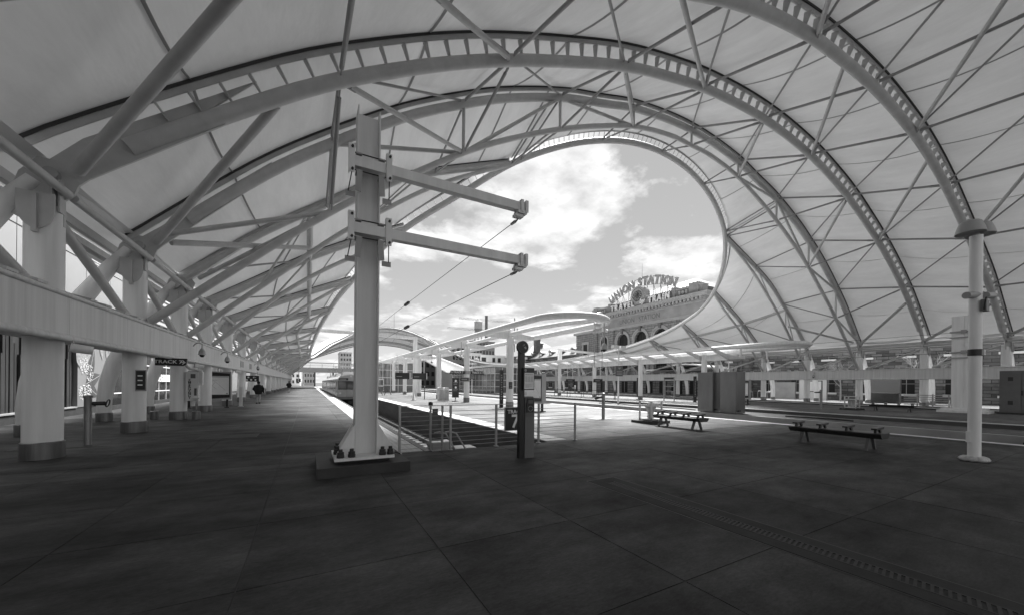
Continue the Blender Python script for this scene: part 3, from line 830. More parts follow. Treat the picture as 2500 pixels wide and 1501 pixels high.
# eaves: fabric edge pulled down to a gutter tube outside each column row
for side, sn in ((-1, 'left'), (1, 'right')):
    gy = [-6.78, -2.28, 2.22, 6.72, 11.22, 15.72] + [c[0] for c in ALLC] + farr
    gt = thing('eaves_gutter', 'long white gutter along the eaves of the %s-hand columns' % sn, 'gutter', (XC + side * 28.0, YM, 5.6))
    x = XC + side * 28.0
    MB().box(min(x - 0.12, x + 0.12), -7, 5.42, max(x - 0.12, x + 0.12), 133, 5.72).build('gutter', 'white_steel', gt, ang=0)
    MB().tube([(x - side * 0.35, -7, 5.3), (x - side * 0.35, 133, 5.3)], 0.06, 8).build('rod', 'grey_steel', gt)
    for ya, yb in zip(gy[:-1], gy[1:]):
        nx = 3; rows = []
        za = 6.15 if ya < 18 or ya > 118 else 5.98; zb = 6.15 if yb < 18 or yb > 118 else 5.98
        rows = [[V((XC + side * 26.84, lerp(ya, yb, j / 6), lerp(za, zb, j / 6) - 0.05 * math.sin(math.pi * j / 6))), V((XC + side * 27.9, lerp(ya, yb, j / 6), 5.74))] for j in range(7)]
        MB().grid(rows).build('membrane_edge', 'membrane', roof, ang=60)
# ------------------------------------------------------------------ columns, kickers and light beams
def col_meshes(s):
    """meshes of one column at the origin; s=+1: tusk leg goes to -X (left row), -1: mirrored"""
    d = {}
    d['shaft'] = MB().lathe([(0.275, 0.02), (0.275, 5.12), (0.2, 5.14)], n=28).mesh('shaft', 'white_steel')
    d['base_band'] = MB().lathe([(0.30, 0.0), (0.30, 0.33), (0.286, 0.345), (0.276, 0.345)], n=28).mesh('base_band', 'band_steel')
    m = MB()
    q = [(-0.55, 4.95), (-0.35, 5.75), (-0.1, 6.1), (0.25, 6.1), (0.5, 5.72), (0.42, 5.45), (0.28, 5.3), (0.28, 4.75), (-0.2, 4.75)]
    m.prism([(s * a, -0.035, z) for a, z in q], (0, 0.07, 0))
    d['head_plate'] = m.mesh('head_plate', 'truss_steel', 0)
    ap = [(0.0, 4.55)] + [(0.29 * math.sin(a), 5.0 - 0.42 * math.cos(a)) for a in [R(k) for k in range(15, 91, 15)]] + [(0.29, 5.3), (-0.29, 5.3)] + [(-0.29 * math.sin(a), 5.0 - 0.42 * math.cos(a)) for a in [R(k) for k in range(90, 0, -15)]]
    # apron plate wrapped on the face towards the tracks' near side
    d['apron'] = MB().prism([(a * 0.9, -0.275, z) for a, z in ap], (0, -0.035, 0)).mesh('apron', 'truss_steel', 0)
    d['stiffener'] = MB().box(-0.035, -0.37, 4.5, 0.035, -0.28, 5.25).box(s * 0.2 - 0.02, -0.3, 5.0, s * 0.2 + 0.02, -0.05, 5.65).box(s * 0.27 - 0.015, -0.2, 5.0, s * 0.27 + 0.015, 0.0, 5.65).mesh('stiffener', 'truss_steel', 0)
    d['pin'] = MB().cyl((s * 0.12, -0.16, 5.78), (s * 0.12, 0.16, 5.78), 0.12, n=16).mesh('pin', 'grey_steel')
    path = [(-2.2, 0.1), (-2.2, 0.8), (-2.12, 1.5), (-1.92, 2.3), (-1.6, 3.1), (-1.1, 4.1), (-0.55, 5.05), (-0.15, 5.65)]
    rs = [0.2, 0.215, 0.235, 0.25, 0.245, 0.225, 0.18, 0.13]
    d['tusk_leg'] = MB().tube([(s * a, 0, z) for a, z in path], rs, 18).mesh('tusk_leg', 'white_steel')
    d['tusk_band'] = MB().lathe([(0.235, 0.0), (0.235, 0.33), (0.215, 0.345)], (s * -2.2, 0, 0), 20).mesh('tusk_band', 'band_steel')
    return d
CM = {-1: col_meshes(1), 1: col_meshes(-1)}
COLY = [-2.28, 2.22, 6.72, 11.22, 15.72] + [c[0] for c in ALLC] + [y for y in farr]
CO = {}
for side, sn in ((-1, 'left'), (1, 'right')):
    vis = [y for y in COLY if y > (10 if side < 0 else 5)]
    for i, Y in enumerate(COLY):
        X = XC + side * HW
        n = vis.index(Y) if Y in vis else -1
        if n >= 0:
            lab = ('nearest big white round column of the left row, dark steel band at its foot' if n == 0 and side < 0 else
                   'rightmost white round column in front of the stone station wall' if n == 0 else
                   '%s white round column from the camera in the %s-hand row, with curved kicker leg' % (ORD[n], sn))
        else: lab = 'white round column of the %s-hand row behind the view, %s from the back' % (sn, ORD[i])
        c = thing('canopy_column', lab, 'column', (X, Y, 0), 'white columns of the %s-hand row' % sn)
        for k, me in CM[side].items(): put(k, me, c, Matrix.Translation((X, Y, 0)))
        CO[(side, i)] = c
        if i + 1 < len(COLY):
            Y2 = COLY[i + 1]; xe = X - side * 0.36
            MB().cyl((xe, Y + 0.1, 5.42), (xe, Y2 - 0.1, 5.42), 0.085, n=12).build('edge_tube', 'truss_steel', c)
            MB().cyl((X, Y + 0.3, 5.05), (X, Y2 - 0.5, 3.45), 0.105 if Y < 19 else 0.085, n=12).build('knee_brace', 'truss_steel', c)
            MB().bar((X + side * 0.75, Y, 5.75), (X + side * 0.75, Y2, 5.75), 0.14, 0.22).build('eaves_beam', 'truss_steel', c, ang=0)
# horizontal light beams
for side, sn in ((-1, 'left'), (1, 'right')):
    X = XC + side * HW; f = X - side * 0.36
    bt = thing('light_beam', 'long pale box beam running along the %s-hand columns above head height' % sn, 'beam', (X, 30, 2.4))
    ya = [-2.28] + COLY[1:]
    for a, b in zip(COLY[:-1], COLY[1:]):
        x0, x1 = sorted((f, X + side * 0.45))
        MB().box(x0, a + 0.004, 2.46, x1, b - 0.004, 3.33).build('beam_panel', 'beam_paint', bt, ang=0)
    MB().tube([(f - side * 0.01, -3, 2.46), (f - side * 0.01, 130, 2.46)], 0.075, 12).build('lower_lip', 'beam_paint', bt)
    MB().tube([(f, -3, 3.345), (f, 130, 3.345)], 0.05, 10).build('upper_lip', 'beam_paint', bt)
    # floodlights lying on the beam
    b0 = MB().cbox((0, 0, 0.075), (0.34, 0.30, 0.05), Matrix.Rotation(R(-14 * side), 3, 'Y')).box(-0.03, -0.05, -0.03, 0.03, 0.05, 0.06).cbox((side * 0.22, 0, 0.04), (0.16, 0.2, 0.09))
    fm = b0.mesh('floodlight', 'galvanised', 0)
    for i, (a, b) in enumerate(zip(COLY[:-1], COLY[1:])):
        if a < (5 if side < 0 else 2) or a > 60: continue
        for k, q in enumerate((0.22, 0.38, 0.62, 0.8)):
            o = put('floodlight', fm, None, Matrix.Translation((f + side * 0.16, lerp(a, b, q), 3.40)))
            vv = [y for y in COLY if y > (10 if side < 0 else 5)]
            where = ('past its %s column' % ORD[vv.index(a)]) if a in vv else 'before its first column'
            tag(o, '%s small flat floodlight on top of the %s-hand beam %s' % (ORD[k], sn, where), 'floodlight', 'floodlights on the %s-hand beam' % sn)
# spotlights and cameras hung from the left beam
def dome_camera(x, y, z, s, lab, side=1):
    t = thing('dome_camera', lab, 'camera', (x, y, z))
    MB().tube([(x - 0.3 * side, y, z + 0.30), (x - 0.22 * side, y, z + 0.42), (x - 0.1 * side, y, z + 0.47), (x, y, z + 0.42), (x, y, z + 0.2)], 0.022 * s, 8).build('gooseneck', 'galvanised', t)
    MB().lathe([(0.03, 0.24), (0.06, 0.2), (0.115, 0.1), (0.125, 0.0), (0.145, -0.03), (0.145, -0.05), (0.1, -0.05)], (x, y, z), 16).build('housing', 'galvanised', t)
    MB().lathe([(0.095, -0.05), (0.09, -0.1), (0.06, -0.14), (0.01, -0.155)], (x, y, z), 14).build('lens_dome', 'glass_dark', t)
dome_camera(-4.02, 20.35, 2.78, 1, 'dome camera on a gooseneck in front of the left beam, nearest one')
dome_camera(-4.02, 26.0, 2.78, 1, 'dome camera on a gooseneck on the left beam, second along')
dome_camera(-4.02, 40.5, 2.78, 1, 'dome camera on a gooseneck on the left beam, farthest one')
dome_camera(48.2, 19.3, 2.72, 1, 'dome camera on the right-hand beam near the stone wall', -1)
def spot(x, y, z, lab, dirv=(1, 0.35, -0.15)):
    t = thing('spotlight', lab, 'spotlight', (x, y, z))
    d = V(dirv).normalized()
    MB().tube([(x, y, 2.45), (x + 0.03, y, z + 0.1), V((x, y, z)) + d * 0.1], 0.015, 8).build('bracket', 'galvanised', t)
    MB().cyl(V((x, y, z)) - d * 0.02, V((x, y, z)) + d * 0.3, 0.095, 0.085, 16).build('housing', 'white_steel', t)
    MB().cyl(V((x, y, z)) - d * 0.03, V((x, y, z)) - d * 0.018, 0.09, n=16).build('lens', 'glass_dark', t)
spot(-4.32, 11.15, 2.27, 'cylindrical spotlight under the left beam beside the nearest column')
spot(-4.32, 20.7, 2.27, 'cylindrical spotlight under the left beam beside the emergency phone')
spot(-4.32, 31.0, 2.27, 'cylindrical spotlight under the left beam farther along')
# screens let into the left beam
for y, w, lab in ((34.0, 1.6, 'grey display panel set in the left beam, first of two'), (38.6, 1.4, 'grey display panel set in the left beam, second of two')):
    t = thing('display_panel', lab, 'display', (-4.37, y, 2.9))
    MB().box(-4.39, y - w / 2, 2.62, -4.36, y + w / 2, 3.16).build('frame', 'panel_white', t, ang=0)
    MB().box(-4.36, y - w / 2 + 0.06, 2.67, -4.352, y + w / 2 - 0.06, 3.11).build('screen', 'stainless', t, ang=0)

# ------------------------------------------------------------------ left-hand building
XW = -9.3
lb = thing('side_building', 'pale panelled building behind the left columns with dark ribbed cladding and shop windows', 'building', (XW, 40, 0))
MB().box(XW - 6, 4, 0.0, XW - 0.06, 120, 9.3).build('wall', 'panel_left', lb, ang=0)
MB().box(XW - 0.058, 4, 0.0, XW + 0.10, 27.6, 0.34).box(XW - 0.058, 27.6, 0.0, XW + 0.04, 120, 0.24).build('plinth', 'concrete_dark', lb, ang=0)
MB().box(XW - 0.058, 4, 0.342, XW + 0.14, 24.15, 0.40).build('ledge', 'grey_steel', lb, ang=0)
y = 8.0; k = 0
rib = [MB().box(0, 0, 0, d, 0.13, h).mesh('cladding_rib', 'corrugated', 0) for d, h in ((0.07, 3.3), (0.11, 2.1), (0.04, 2.5), (0.09, 2.75))]
while y < 24.0:
    put('cladding_rib', rib[(k * 7 + (k // 3)) % 4], lb, Matrix.Translation((XW - 0.055, y, 0.41))); y += 0.165; k += 1
MB().box(XW - 0.058, 4, 0.41, XW - 0.04, 24.15, 3.75).build('cladding_sheet', 'corrugated', lb, ang=0)
# upper white panels and louvres
for j, (z0, z1) in enumerate(((3.9, 5.4), (5.42, 7.2), (7.22, 9.2))):
    yy = 6.0
    while yy < 30.5:
        if not (25.0 < yy + 1 < 27.8 and z0 > 7): MB().box(XW - 0.055, yy + 0.02, z0 + 0.02, XW + 0.0, yy + 2.38, z1 - 0.02).build('wall_panel', 'panel_left', lb, ang=0)
        yy += 2.4
MB().box(XW - 0.055, 25.2, 6.9, XW - 0.02, 27.5, 8.1).build('vent_grille', 'louvre', lb, ang=0)
for z in [6.95 + 0.12 * i for i in range(9)]:
    MB().box(XW - 0.02, 25.2, z, XW + 0.02, 27.5, z + 0.05).build('grille_slat', 'grey_steel', lb, ang=0)
for z in [3.75 + 0.36 * i for i in range(12)]:
    MB().box(XW - 0.05, 31.2, z, XW + 0.06, 70.0, z + 0.2).build('louvre_blade', 'louvre', lb, ang=0)
MB().box(XW - 0.056, 31.2, 3.7, XW - 0.05, 70.0, 8.2).build('louvre_backing', 'far_dark', lb, ang=0)
# shop windows
for i in range(12):
    a = 27.8 + i * 2.9
    w = MB().box(XW - 0.055, a + 0.06, 0.26, XW - 0.03, a + 2.84, 3.2).build('shop_window', 'glass_dark', lb, ang=0)
    MB().box(XW - 0.05, a, 0.24, XW + 0.02, a + 0.06, 3.26).box(XW - 0.05, a + 1.42, 0.24, XW + 0.01, a + 1.47, 3.2).box(XW - 0.05, a + 0.06, 2.55, XW + 0.01, a + 2.9, 2.62).box(XW - 0.05, a + 0.06, 0.86, XW + 0.012, a + 2.9, 0.92).build('mullion', 'mullion', w, ang=0)
MB().box(XW - 0.05, 27.7, 3.26, XW + 0.03, 66.2, 3.68).build('sign_band', 'grey_steel', lb, ang=0)
bn = thing('shop_banner', 'white banner in the shop window reading local beer, behind the left columns', 'banner', (XW + 0.03, 34.7, 1.5))
MB().box(XW + 0.025, 31.9, 1.54, XW + 0.035, 37.4, 2.04).build('sheet', 'sign_white', bn, ang=0)
text('LOCAL', 0.32, (XW + 0.036, 34.6, 1.92), FACE_RIGHT, 'sign_black', bn, 0.002, 0.01, sx=2.6)
text('BEER', 0.32, (XW + 0.036, 34.6, 1.66), FACE_RIGHT, 'sign_black', bn, 0.002, 0.01, sx=2.6)
# mural wall with painted leaves
mw = thing('mural_panel', 'white wall panel painted with big dark leaves and flowers beside the ribbed cladding', 'mural', (XW, 25.9, 0.3))
MB().box(XW - 0.05, 24.2, 0.36, XW + 0.12, 27.6, 3.75).build('board', 'panel_left', mw, ang=0)
def leaf(y, z, ang, L, w, m, k):
    n = 9; a = R(ang); pts = []
    for sgn in (1, -1):
        rng = range(n + 1) if sgn > 0 else range(n - 1, 0, -1)
        for i in rng:
            t = i / n; hw = sgn * w * math.sin(math.pi * t ** 0.8) * (1 - 0.25 * t); u = L * t
            pts.append((XW + 0.121 + 0.002 * k, y + u * math.cos(a) - hw * math.sin(a), z + u * math.sin(a) + hw * math.cos(a)))
    o = MB().prism(pts, (0.0015, 0, 0)).build('painted_leaf', m, mw, ang=0)
    d = V((0, math.cos(a), math.sin(a)))
    MB().bar(V((XW + 0.1235 + 0.002 * k, y, z)), V((XW + 0.1235 + 0.002 * k, y, z)) + d * L * 0.95, 0.02, 0.0012, up=(1, 0, 0)).build('leaf_vein', 'leaf_pale', o, ang=0)
for i, (y, z, a, L, w, m) in enumerate([(28.0, 2.0, 62, 1.75, 0.36, 'leaf_mid'), (27.9, 2.1, 100, 1.6, 0.34, 'leaf_mid'), (28.3, 1.55, 72, 2.0, 0.40, 'leaf_dark'), (28.0, 1.4, 18, 1.75, 0.42, 'leaf_dark'),
                                       (28.0, 1.35, -25, 1.6, 0.40, 'leaf_dark'), (27.85, 1.3, -68, 0.95, 0.3, 'leaf_dark'), (29.7, 3.6, -75, 1.0, 0.2, 'leaf_mid'), (30.5, 3.65, -82, 1.2, 0.24, 'leaf_mid'), (27.5, 2.2, 115, 1.3, 0.3, 'leaf_mid')]):
    leaf(24.25 + (y - 27.2) * 0.8, 1.5 + (z - 1.5) * 0.92, a, L * 0.85, w * 0.9, m, i)
fl = MB()
for cy, cz, r in ((24.7, 2.3, 0.4), (25.2, 1.95, 0.38), (24.6, 1.05, 0.35), (25.1, 1.1, 0.3)):
    for i in range(60):
        a = random.uniform(0, 6.28); q = r * math.sqrt(random.random()); s = 0.018
        y, z = cy + q * math.cos(a), cz + q * math.sin(a)
        if y > 24.25: fl.box(XW + 0.142, y - s, z - s, XW + 0.1435, y + s, z + s)
tag(fl.build('painted_blossom', 'sign_white', mw, ang=0), kind='stuff')

# ------------------------------------------------------------------ things along the left platform
t = thing('standpipe', 'slim grey standpipe post with a side valve wheel beside the nearest left column', 'standpipe', (-4.75, 13.0, 0))
MB().lathe([(0.075, 0), (0.07, 0.02), (0.07, 1.16), (0.085, 1.165), (0.085, 1.21), (0.06, 1.23)], (-4.75, 13.0, 0), 16).build('pipe', 'band_steel', t)
MB().cyl((-4.75, 13.0, 1.02), (-4.5, 13.15, 1.02), 0.05, n=12).build('outlet', 'black_iron', t)
MB().ring([(-4.46 + 0.02 * math.cos(a), 13.17 + 0.09 * math.sin(a), 1.02 + 0.09 * math.cos(a)) for a in [R(30 * i) for i in range(12)]], 0.015, 6).build('valve_wheel', 'black_iron', t)
MB().box(-5.9, 12.6, 0.003, -4.5, 13.6, 0.006).build('floor_plate', 'concrete_dark', t, ang=0)
def arrow(parent, pos, L, m, s=1):
    x, y, z = pos
    MB().box(x - L / 2, y - 0.003, z - 0.012, x + L / 2, y, z + 0.012).add([(x + s * L / 2, y - 0.003, z - 0.01), (x + s * (L / 2 - 0.07), y - 0.003, z + 0.065), (x + s * (L / 2 - 0.045), y - 0.003, z + 0.08), (x + s * (L / 2 + 0.04), y - 0.003, z)], [(0, 1, 2, 3)]).add([(x + s * L / 2, y - 0.003, z + 0.01), (x + s * (L / 2 - 0.07), y - 0.003, z - 0.065), (x + s * (L / 2 - 0.045), y - 0.003, z - 0.08), (x + s * (L / 2 + 0.04), y - 0.003, z)], [(0, 1, 2, 3)]).build('arrow', m, parent, ang=0)
t = thing('track_sign', 'black hanging sign reading track 7 with an arrow, under the left beam', 'sign', (-4.1, 17.6, 2.2))
MB().prism([(-4.78, 17.6, 2.15), (-4.02, 17.6, 2.15), (-3.93, 17.6, 2.2), (-3.90, 17.6, 2.42), (-4.78, 17.6, 2.42)], (0, 0.08, 0)).build('board', 'sign_black', t, ang=0)
MB().box(-4.7, 17.62, 2.42, -4.66, 17.66, 2.6).build('hanger', 'grey_steel', t, ang=0)
text('TRACK 7', 0.16, (-4.42, 17.597, 2.285), FACE_NEAR, 'sign_white', t, 0.002, 0.018, sx=1.2)
arrow(t, (-4.03, 17.597, 2.28), 0.11, 'sign_white')
t = thing('notice_panel', 'black notice board strapped to the second left column', 'notice', (-4.5, 15.4, 1.3))
MB().box(-4.63, 15.4, 1.28, -4.38, 15.44, 1.93).build('board', 'grey_steel', t, ang=0)
MB().box(-4.61, 15.392, 1.32, -4.40, 15.4, 1.90).build('face', 'sign_black', t, ang=0)
for i in range(3):
    MB().box(-4.57, 15.389, 1.73 - 0.14 * i, -4.46, 15.3915, 1.765 - 0.14 * i).build('print_line', 'sign_white', t, ang=0)
t = thing('emergency_phone', 'pale emergency telephone box lettered emergency, on the third left column', 'telephone', (-4.2, 20.1, 0.7))
MB().box(-4.46, 19.92, 0.78, -4.05, 20.25, 1.98).prism([(-4.05, 19.95, 1.5), (-3.92, 19.95, 1.45), (-3.92, 19.95, 1.98), (-4.05, 19.95, 2.06)], (0, 0.26, 0)).build('housing', 'plastic_white', t, ang=0)
MB().tube([(-4.50, 20.05, 2.42)] + [(-4.2 - 0.3 * math.cos(R(a)), 20.05, 2.38 - 0.3 * math.sin(R(a))) for a in range(0, 91, 15)] + [(-3.95, 20.05, 2.02)], 0.05, 10).build('arched_hood', 'plastic_white', t)
MB().box(-4.30, 19.912, 1.72, -4.14, 19.919, 1.9).build('speaker_grille', 'signal_grey', t, ang=0)
MB().box(-4.18, 19.912, 1.0, -4.10, 19.919, 1.3).build('keypad', 'signal_grey', t, ang=0)
MB().box(-4.2, 19.8, 0.86, -3.98, 19.92, 0.92).cyl((-4.25, 20.05, 0.55), (-4.25, 20.05, 0.78), 0.08, n=12).build('shelf', 'plastic_white', t, ang=0)
for i, ch in enumerate('EMERGENCY'):
    text(ch, 0.135, (-4.33, 19.916, 1.64 - 0.092 * i), FACE_NEAR, 'sign_black', t, 0.002, 0.02)
for i, (x, y, lab) in enumerate([(-4.1, 19.9, 'short steel drum standing beside the third left column'), (-5.6, 26.9, 'short steel drum under the map case on the left platform'), (-5.6, 20.6, 'short steel drum behind the third left column')]):
    tag(MB().lathe([(0.14, 0), (0.14, 0.33), (0.12, 0.345), (0.0, 0.35)], (x, y, 0), 18).build('steel_drum', 'band_steel'), lab, 'drum')

def kiosk(cx, cy, w, facing, lab, z0=0.5, z1=2.2, th=0.28):
    """map case on two posts; local x runs along the face"""
    t = thing('map_case', lab, 'map case', (cx, cy, 0))
    Mx = frame((cx, cy, 0), *facing)      # local: x along, y up, z towards the viewer
    def mk(name, m, f, ang=0, parent=None):
        mb = MB(); f(mb); mb.v = [tuple(Mx @ V(p)) for p in mb.v]; return mb.build(name, m, parent or t, ang)
    h = w / 2
    mk('frame', 'grey_steel', lambda b: b.box(-h, z0, -th, h, z1, 0))
    fc = mk('face_panel', 'sign_black', lambda b: b.prism([(-h + 0.05, z0 + 0.12, 0.001), (0, z0 + 0.05, 0.001), (h - 0.05, z0 + 0.12, 0.001), (h - 0.05, z1 - 0.12, 0.001), (0, z1 - 0.04, 0.001), (-h + 0.05, z1 - 0.12, 0.001)], (0, 0, 0.012)))
    mp = mk('map_sheet', 'paper', lambda b: b.box(-h + 0.1, z0 + 0.3, 0.013, h - 0.1, z1 - 0.28, 0.017))
    def lines(b):
        b.box(-h + 0.12, z1 - 0.35, 0.017, h - 0.12, z1 - 0.30, 0.0185)
        for i in range(7): b.box(-h + 0.18, z1 - 0.48 - 0.035 * i, 0.017, -h + 0.18 + w * 0.26, z1 - 0.465 - 0.035 * i, 0.0182)
        for i in range(6): b.box(-h + 0.18, z0 + 0.62 - 0.035 * i, 0.017, -h + 0.18 + w * 0.26, z0 + 0.635 - 0.035 * i, 0.0182)
        ox, oy = w * 0.12, (z0 + z1) / 2 + 0.08
        for a, bb in (((-0.2, 0.05), (0.12, -0.3)), ((-0.2, 0.05), (-0.02, 0.24)), ((-0.02, 0.24), (0.2, 0.0)), ((0.2, 0.0), (0.5, -0.36)), ((0.05, 0.1), (-0.06, -0.1)), ((-0.1, 0.2), (0.15, 0.22))):
            b.bar((ox + a[0] * w / 2, oy + a[1], 0.0176), (ox + bb[0] * w / 2, oy + bb[1], 0.0176), 0.012, 0.001, up=(0, 0, 1))
        for i in range(16):
            a0, a1 = R(22.5 * i), R(22.5 * i + 14)
            b.bar((ox + 0.3 * math.cos(a0), oy + 0.3 * math.sin(a0), 0.0174), (ox + 0.3 * math.cos(a1), oy + 0.3 * math.sin(a1), 0.0174), 0.006, 0.001, up=(0, 0, 1))
        b.box(h - 0.24, z0 + 0.33, 0.017, h - 0.14, z0 + 0.40, 0.0186)
    mk('map_print', 'print_grey', lines, 0, mp)
    for s in (-1, 1):
        mk('post', 'black_paint', lambda b: b.box(s * (h - 0.2) - 0.05, 0.04, -th * 0.75, s * (h - 0.2) + 0.05, z0, -th * 0.3))
        mk('foot', 'black_paint', lambda b: b.box(s * (h - 0.2) - 0.12, 0.0, -th - 0.05, s * (h - 0.2) + 0.12, 0.05, 0.05))
    return t
kiosk(-5.25, 28.1, 2.2, FACE_NEAR, 'large map case with black face standing between the left columns')
kiosk(11.85, 19.1, 2.5, FACE_LEFT, 'map case with a thick grey frame beside the big island column')
kiosk(33.5, 19.3, 2.5, FACE_LEFT, 'map case standing just right of the two steel cabinets')
t = thing('wayfinding_sign', 'small black hanging sign with white pictograms above the walking person', 'sign', (-4.1, 38.5, 1.8))
MB().box(-4.8, 38.5, 1.62, -3.75, 38.6, 2.12).build('board', 'sign_black', t, ang=0)
MB().box(-4.7, 38.53, 2.12, -4.66, 38.57, 2.5).box(-3.9, 38.53, 2.12, -3.86, 38.57, 2.46).build('hanger', 'grey_steel', t, ang=0)
for i, (x, z) in enumerate(((-4.5, 1.97), (-4.6, 1.76), (-4.3, 1.76), (-4.0, 1.76))):
    MB().lathe([(0.07, 0), (0.07, 0.003)], n=12).build('pictogram', 'sign_white', t, ang=0).matrix_local = Matrix.Translation(V((x, 38.497, z)) - ORG[t.name]) @ Matrix.Rotation(R(90), 4, 'X')
arrow(t, (-4.05, 38.497, 1.97), 0.2, 'sign_white', -1)
t = thing('wayfinding_sign', 'small black sign with two white marks at the far end of the left platform', 'sign', (-1.5, 75, 1.7))
MB().box(-1.9, 75, 1.6, -1.2, 75.1, 2.25).build('board', 'sign_black', t, ang=0)
MB().box(-1.58, 75.03, 2.25, -1.52, 75.07, 4.9).build('hanger', 'grey_steel', t, ang=0)
for z in (1.8, 2.05): MB().cyl((-1.55, 74.985, z), (-1.55, 74.999, z), 0.1, n=14).build('mark', 'sign_white', t)
t = thing('leaning_board', 'narrow white board standing beside the fifth left column', 'board', (-3.75, 28.9, 0))
MB().box(-3.85, 28.9, 0.02, -3.68, 28.98, 1.25).build('panel', 'panel_white', t, ang=0)
MB().box(-3.9, 28.8, 0.0, -3.63, 29.08, 0.03).build('foot', 'grey_steel', t, ang=0)

# ------------------------------------------------------------------ walking person
def skin_body(name, verts, edges, radii, m, parent, root=0, sub=2):
    me = bpy.data.meshes.new(name); me.from_pydata(verts, edges, []); me.materials.append(MATS[m])
    o = put(name, me, parent)
    sk = o.modifiers.new('skin', 'SKIN'); sk.use_smooth_shade = True
    if not me.skin_vertices: me.attributes  # layer is made with the modifier
    lay = me.skin_vertices[0].data if me.skin_vertices else None
    if lay is not None:
        for i, r in enumerate(radii): lay[i].radius = r if isinstance(r, tuple) else (r, r); lay[i].use_root = (i == root)
    sb = o.modifiers.new('subdivision', 'SUBSURF'); sb.levels = sub; sb.render_levels = sub
    return o
def body_mesh(name, secs, m, parent, n=14):
    """continuous surface through elliptical sections: (x, y, z, rx, ry)"""
    vs = []; fs = []
    for x, y, z, rx, ry in secs:
        for j in range(n):
            a = 2 * math.pi * j / n; vs.append((x + rx * math.cos(a), y + ry * math.sin(a), z))
    for i in range(len(secs) - 1):
        for j in range(n):
            fs.append((i * n + j, i * n + (j + 1) % n, (i + 1) * n + (j + 1) % n, (i + 1) * n + j))
    fs.append(tuple(range(n - 1, -1, -1))); fs.append(tuple(range((len(secs) - 1) * n, len(secs) * n)))
    return MB().add(vs, fs).build(name, m, parent, ang=70)
def person(px, py, lab, H=1.66, rz=0.0, coat='cloth_black', legs='print_grey', head='cloth_black', sc=1.0, bag=True):
    t = thing('person', lab, 'person', (px, py, 0))
    Mr = Matrix.Translation((px, py, 0)) @ Matrix.Rotation(rz, 4, 'Z') @ Matrix.Scale(H / 1.72, 4)
    P = lambda x, y, z: tuple(Mr @ V((x, y, z)))
    vs = [P(*q) for q in [(0, 0, 0.92), (0, 0.01, 1.12), (0, 0.03, 1.36), (0, 0.03, 1.47), (0, 0.05, 1.56), (0, 0.05, 1.68),
          (-0.2, 0.03, 1.38), (-0.27, 0.0, 1.12), (-0.2, 0.14, 0.95), (-0.15, 0.2, 0.9),
          (0.2, 0.03, 1.38), (0.28, -0.02, 1.14), (0.24, 0.08, 0.94), (0.2, 0.14, 0.88),
          (-0.09, 0.0, 0.86), (-0.1, 0.1, 0.48), (-0.1, 0.02, 0.09), (-0.1, 0.14, 0.04),
          (0.09, 0.0, 0.86), (0.1, -0.02, 0.48), (0.09, -0.16, 0.13), (0.09, -0.08, 0.04)]]
    ed = [(0, 1), (1, 2), (2, 3), (3, 4), (4, 5), (2, 6), (6, 7), (7, 8), (8, 9), (2, 10), (10, 11), (11, 12), (12, 13), (0, 14), (14, 15), (15, 16), (16, 17), (0, 18), (18, 19), (19, 20), (20, 21)]
    k = H / 1.72
    ra = [(.15 * k, .11 * k), (.15 * k, .12 * k), (.16 * k, .11 * k), .055 * k, .085 * k, .075 * k, .07 * k, .05 * k, .04 * k, .035 * k, .07 * k, .05 * k, .04 * k, .035 * k, .085 * k, .06 * k, .04 * k, .035 * k, .085 * k, .06 * k, .04 * k, .035 * k]
    skin_body('body', vs, ed, ra, legs, t)
    # bulky coat following trunk and arms
    cs = [(0, 0, 0.72, .21, .15), (0, 0, 0.9, .25, .18), (0, 0.01, 1.1, .25, .18), (0, 0.02, 1.3, .25, .17), (0, 0.03, 1.42, .2, .14), (0, 0.04, 1.5, .09, .09)]
    c = body_mesh('coat', [(0, 0, z, rx, ry) for x, y, z, rx, ry in cs], coat, t)
    c.data.transform(Mr)
    s = MB()
    for sg, q in ((-1, [(-0.19, 0.03, 1.4), (-0.32, 0.0, 1.12), (-0.2, 0.14, 0.94)]), (1, [(0.19, 0.03, 1.4), (0.33, -0.02, 1.13), (0.25, 0.1, 0.93)])):
        s.tube([P(*p) for p in q], [0.09 * k, 0.085 * k, 0.055 * k], 10)
    s.build('sleeves', coat, t, ang=70)
    h = MB().lathe([(0.05, 1.5), (0.09, 1.55), (0.105, 1.62), (0.1, 1.69), (0.06, 1.735), (0.0, 1.745)], (0, 0.05, 0), 14)
    h.v = [P(*p) for p in h.v]; h.build('hair', head, t, ang=70)
    sh = MB()
    for x, y, z in ((-0.1, 0.06, 0.045), (0.09, -0.12, 0.06)):
        sh.cbox(P(x, y, z), (0.1 * k, 0.27 * k, 0.09 * k))
    sh.build('shoes', 'rubber', t, ang=0)
    if bag: MB().cbox(P(0.33, 0.05, 0.98), (0.1 * k, 0.3 * k, 0.26 * k)).build('shoulder_bag', coat, t, ang=0)
    return t
person(-3.2, 32.6, 'person in a bulky black coat walking away along the left platform', 1.62)
person(-2.6, 66.0, 'distant person in dark clothes under the far left trusses', 1.72, bag=False)
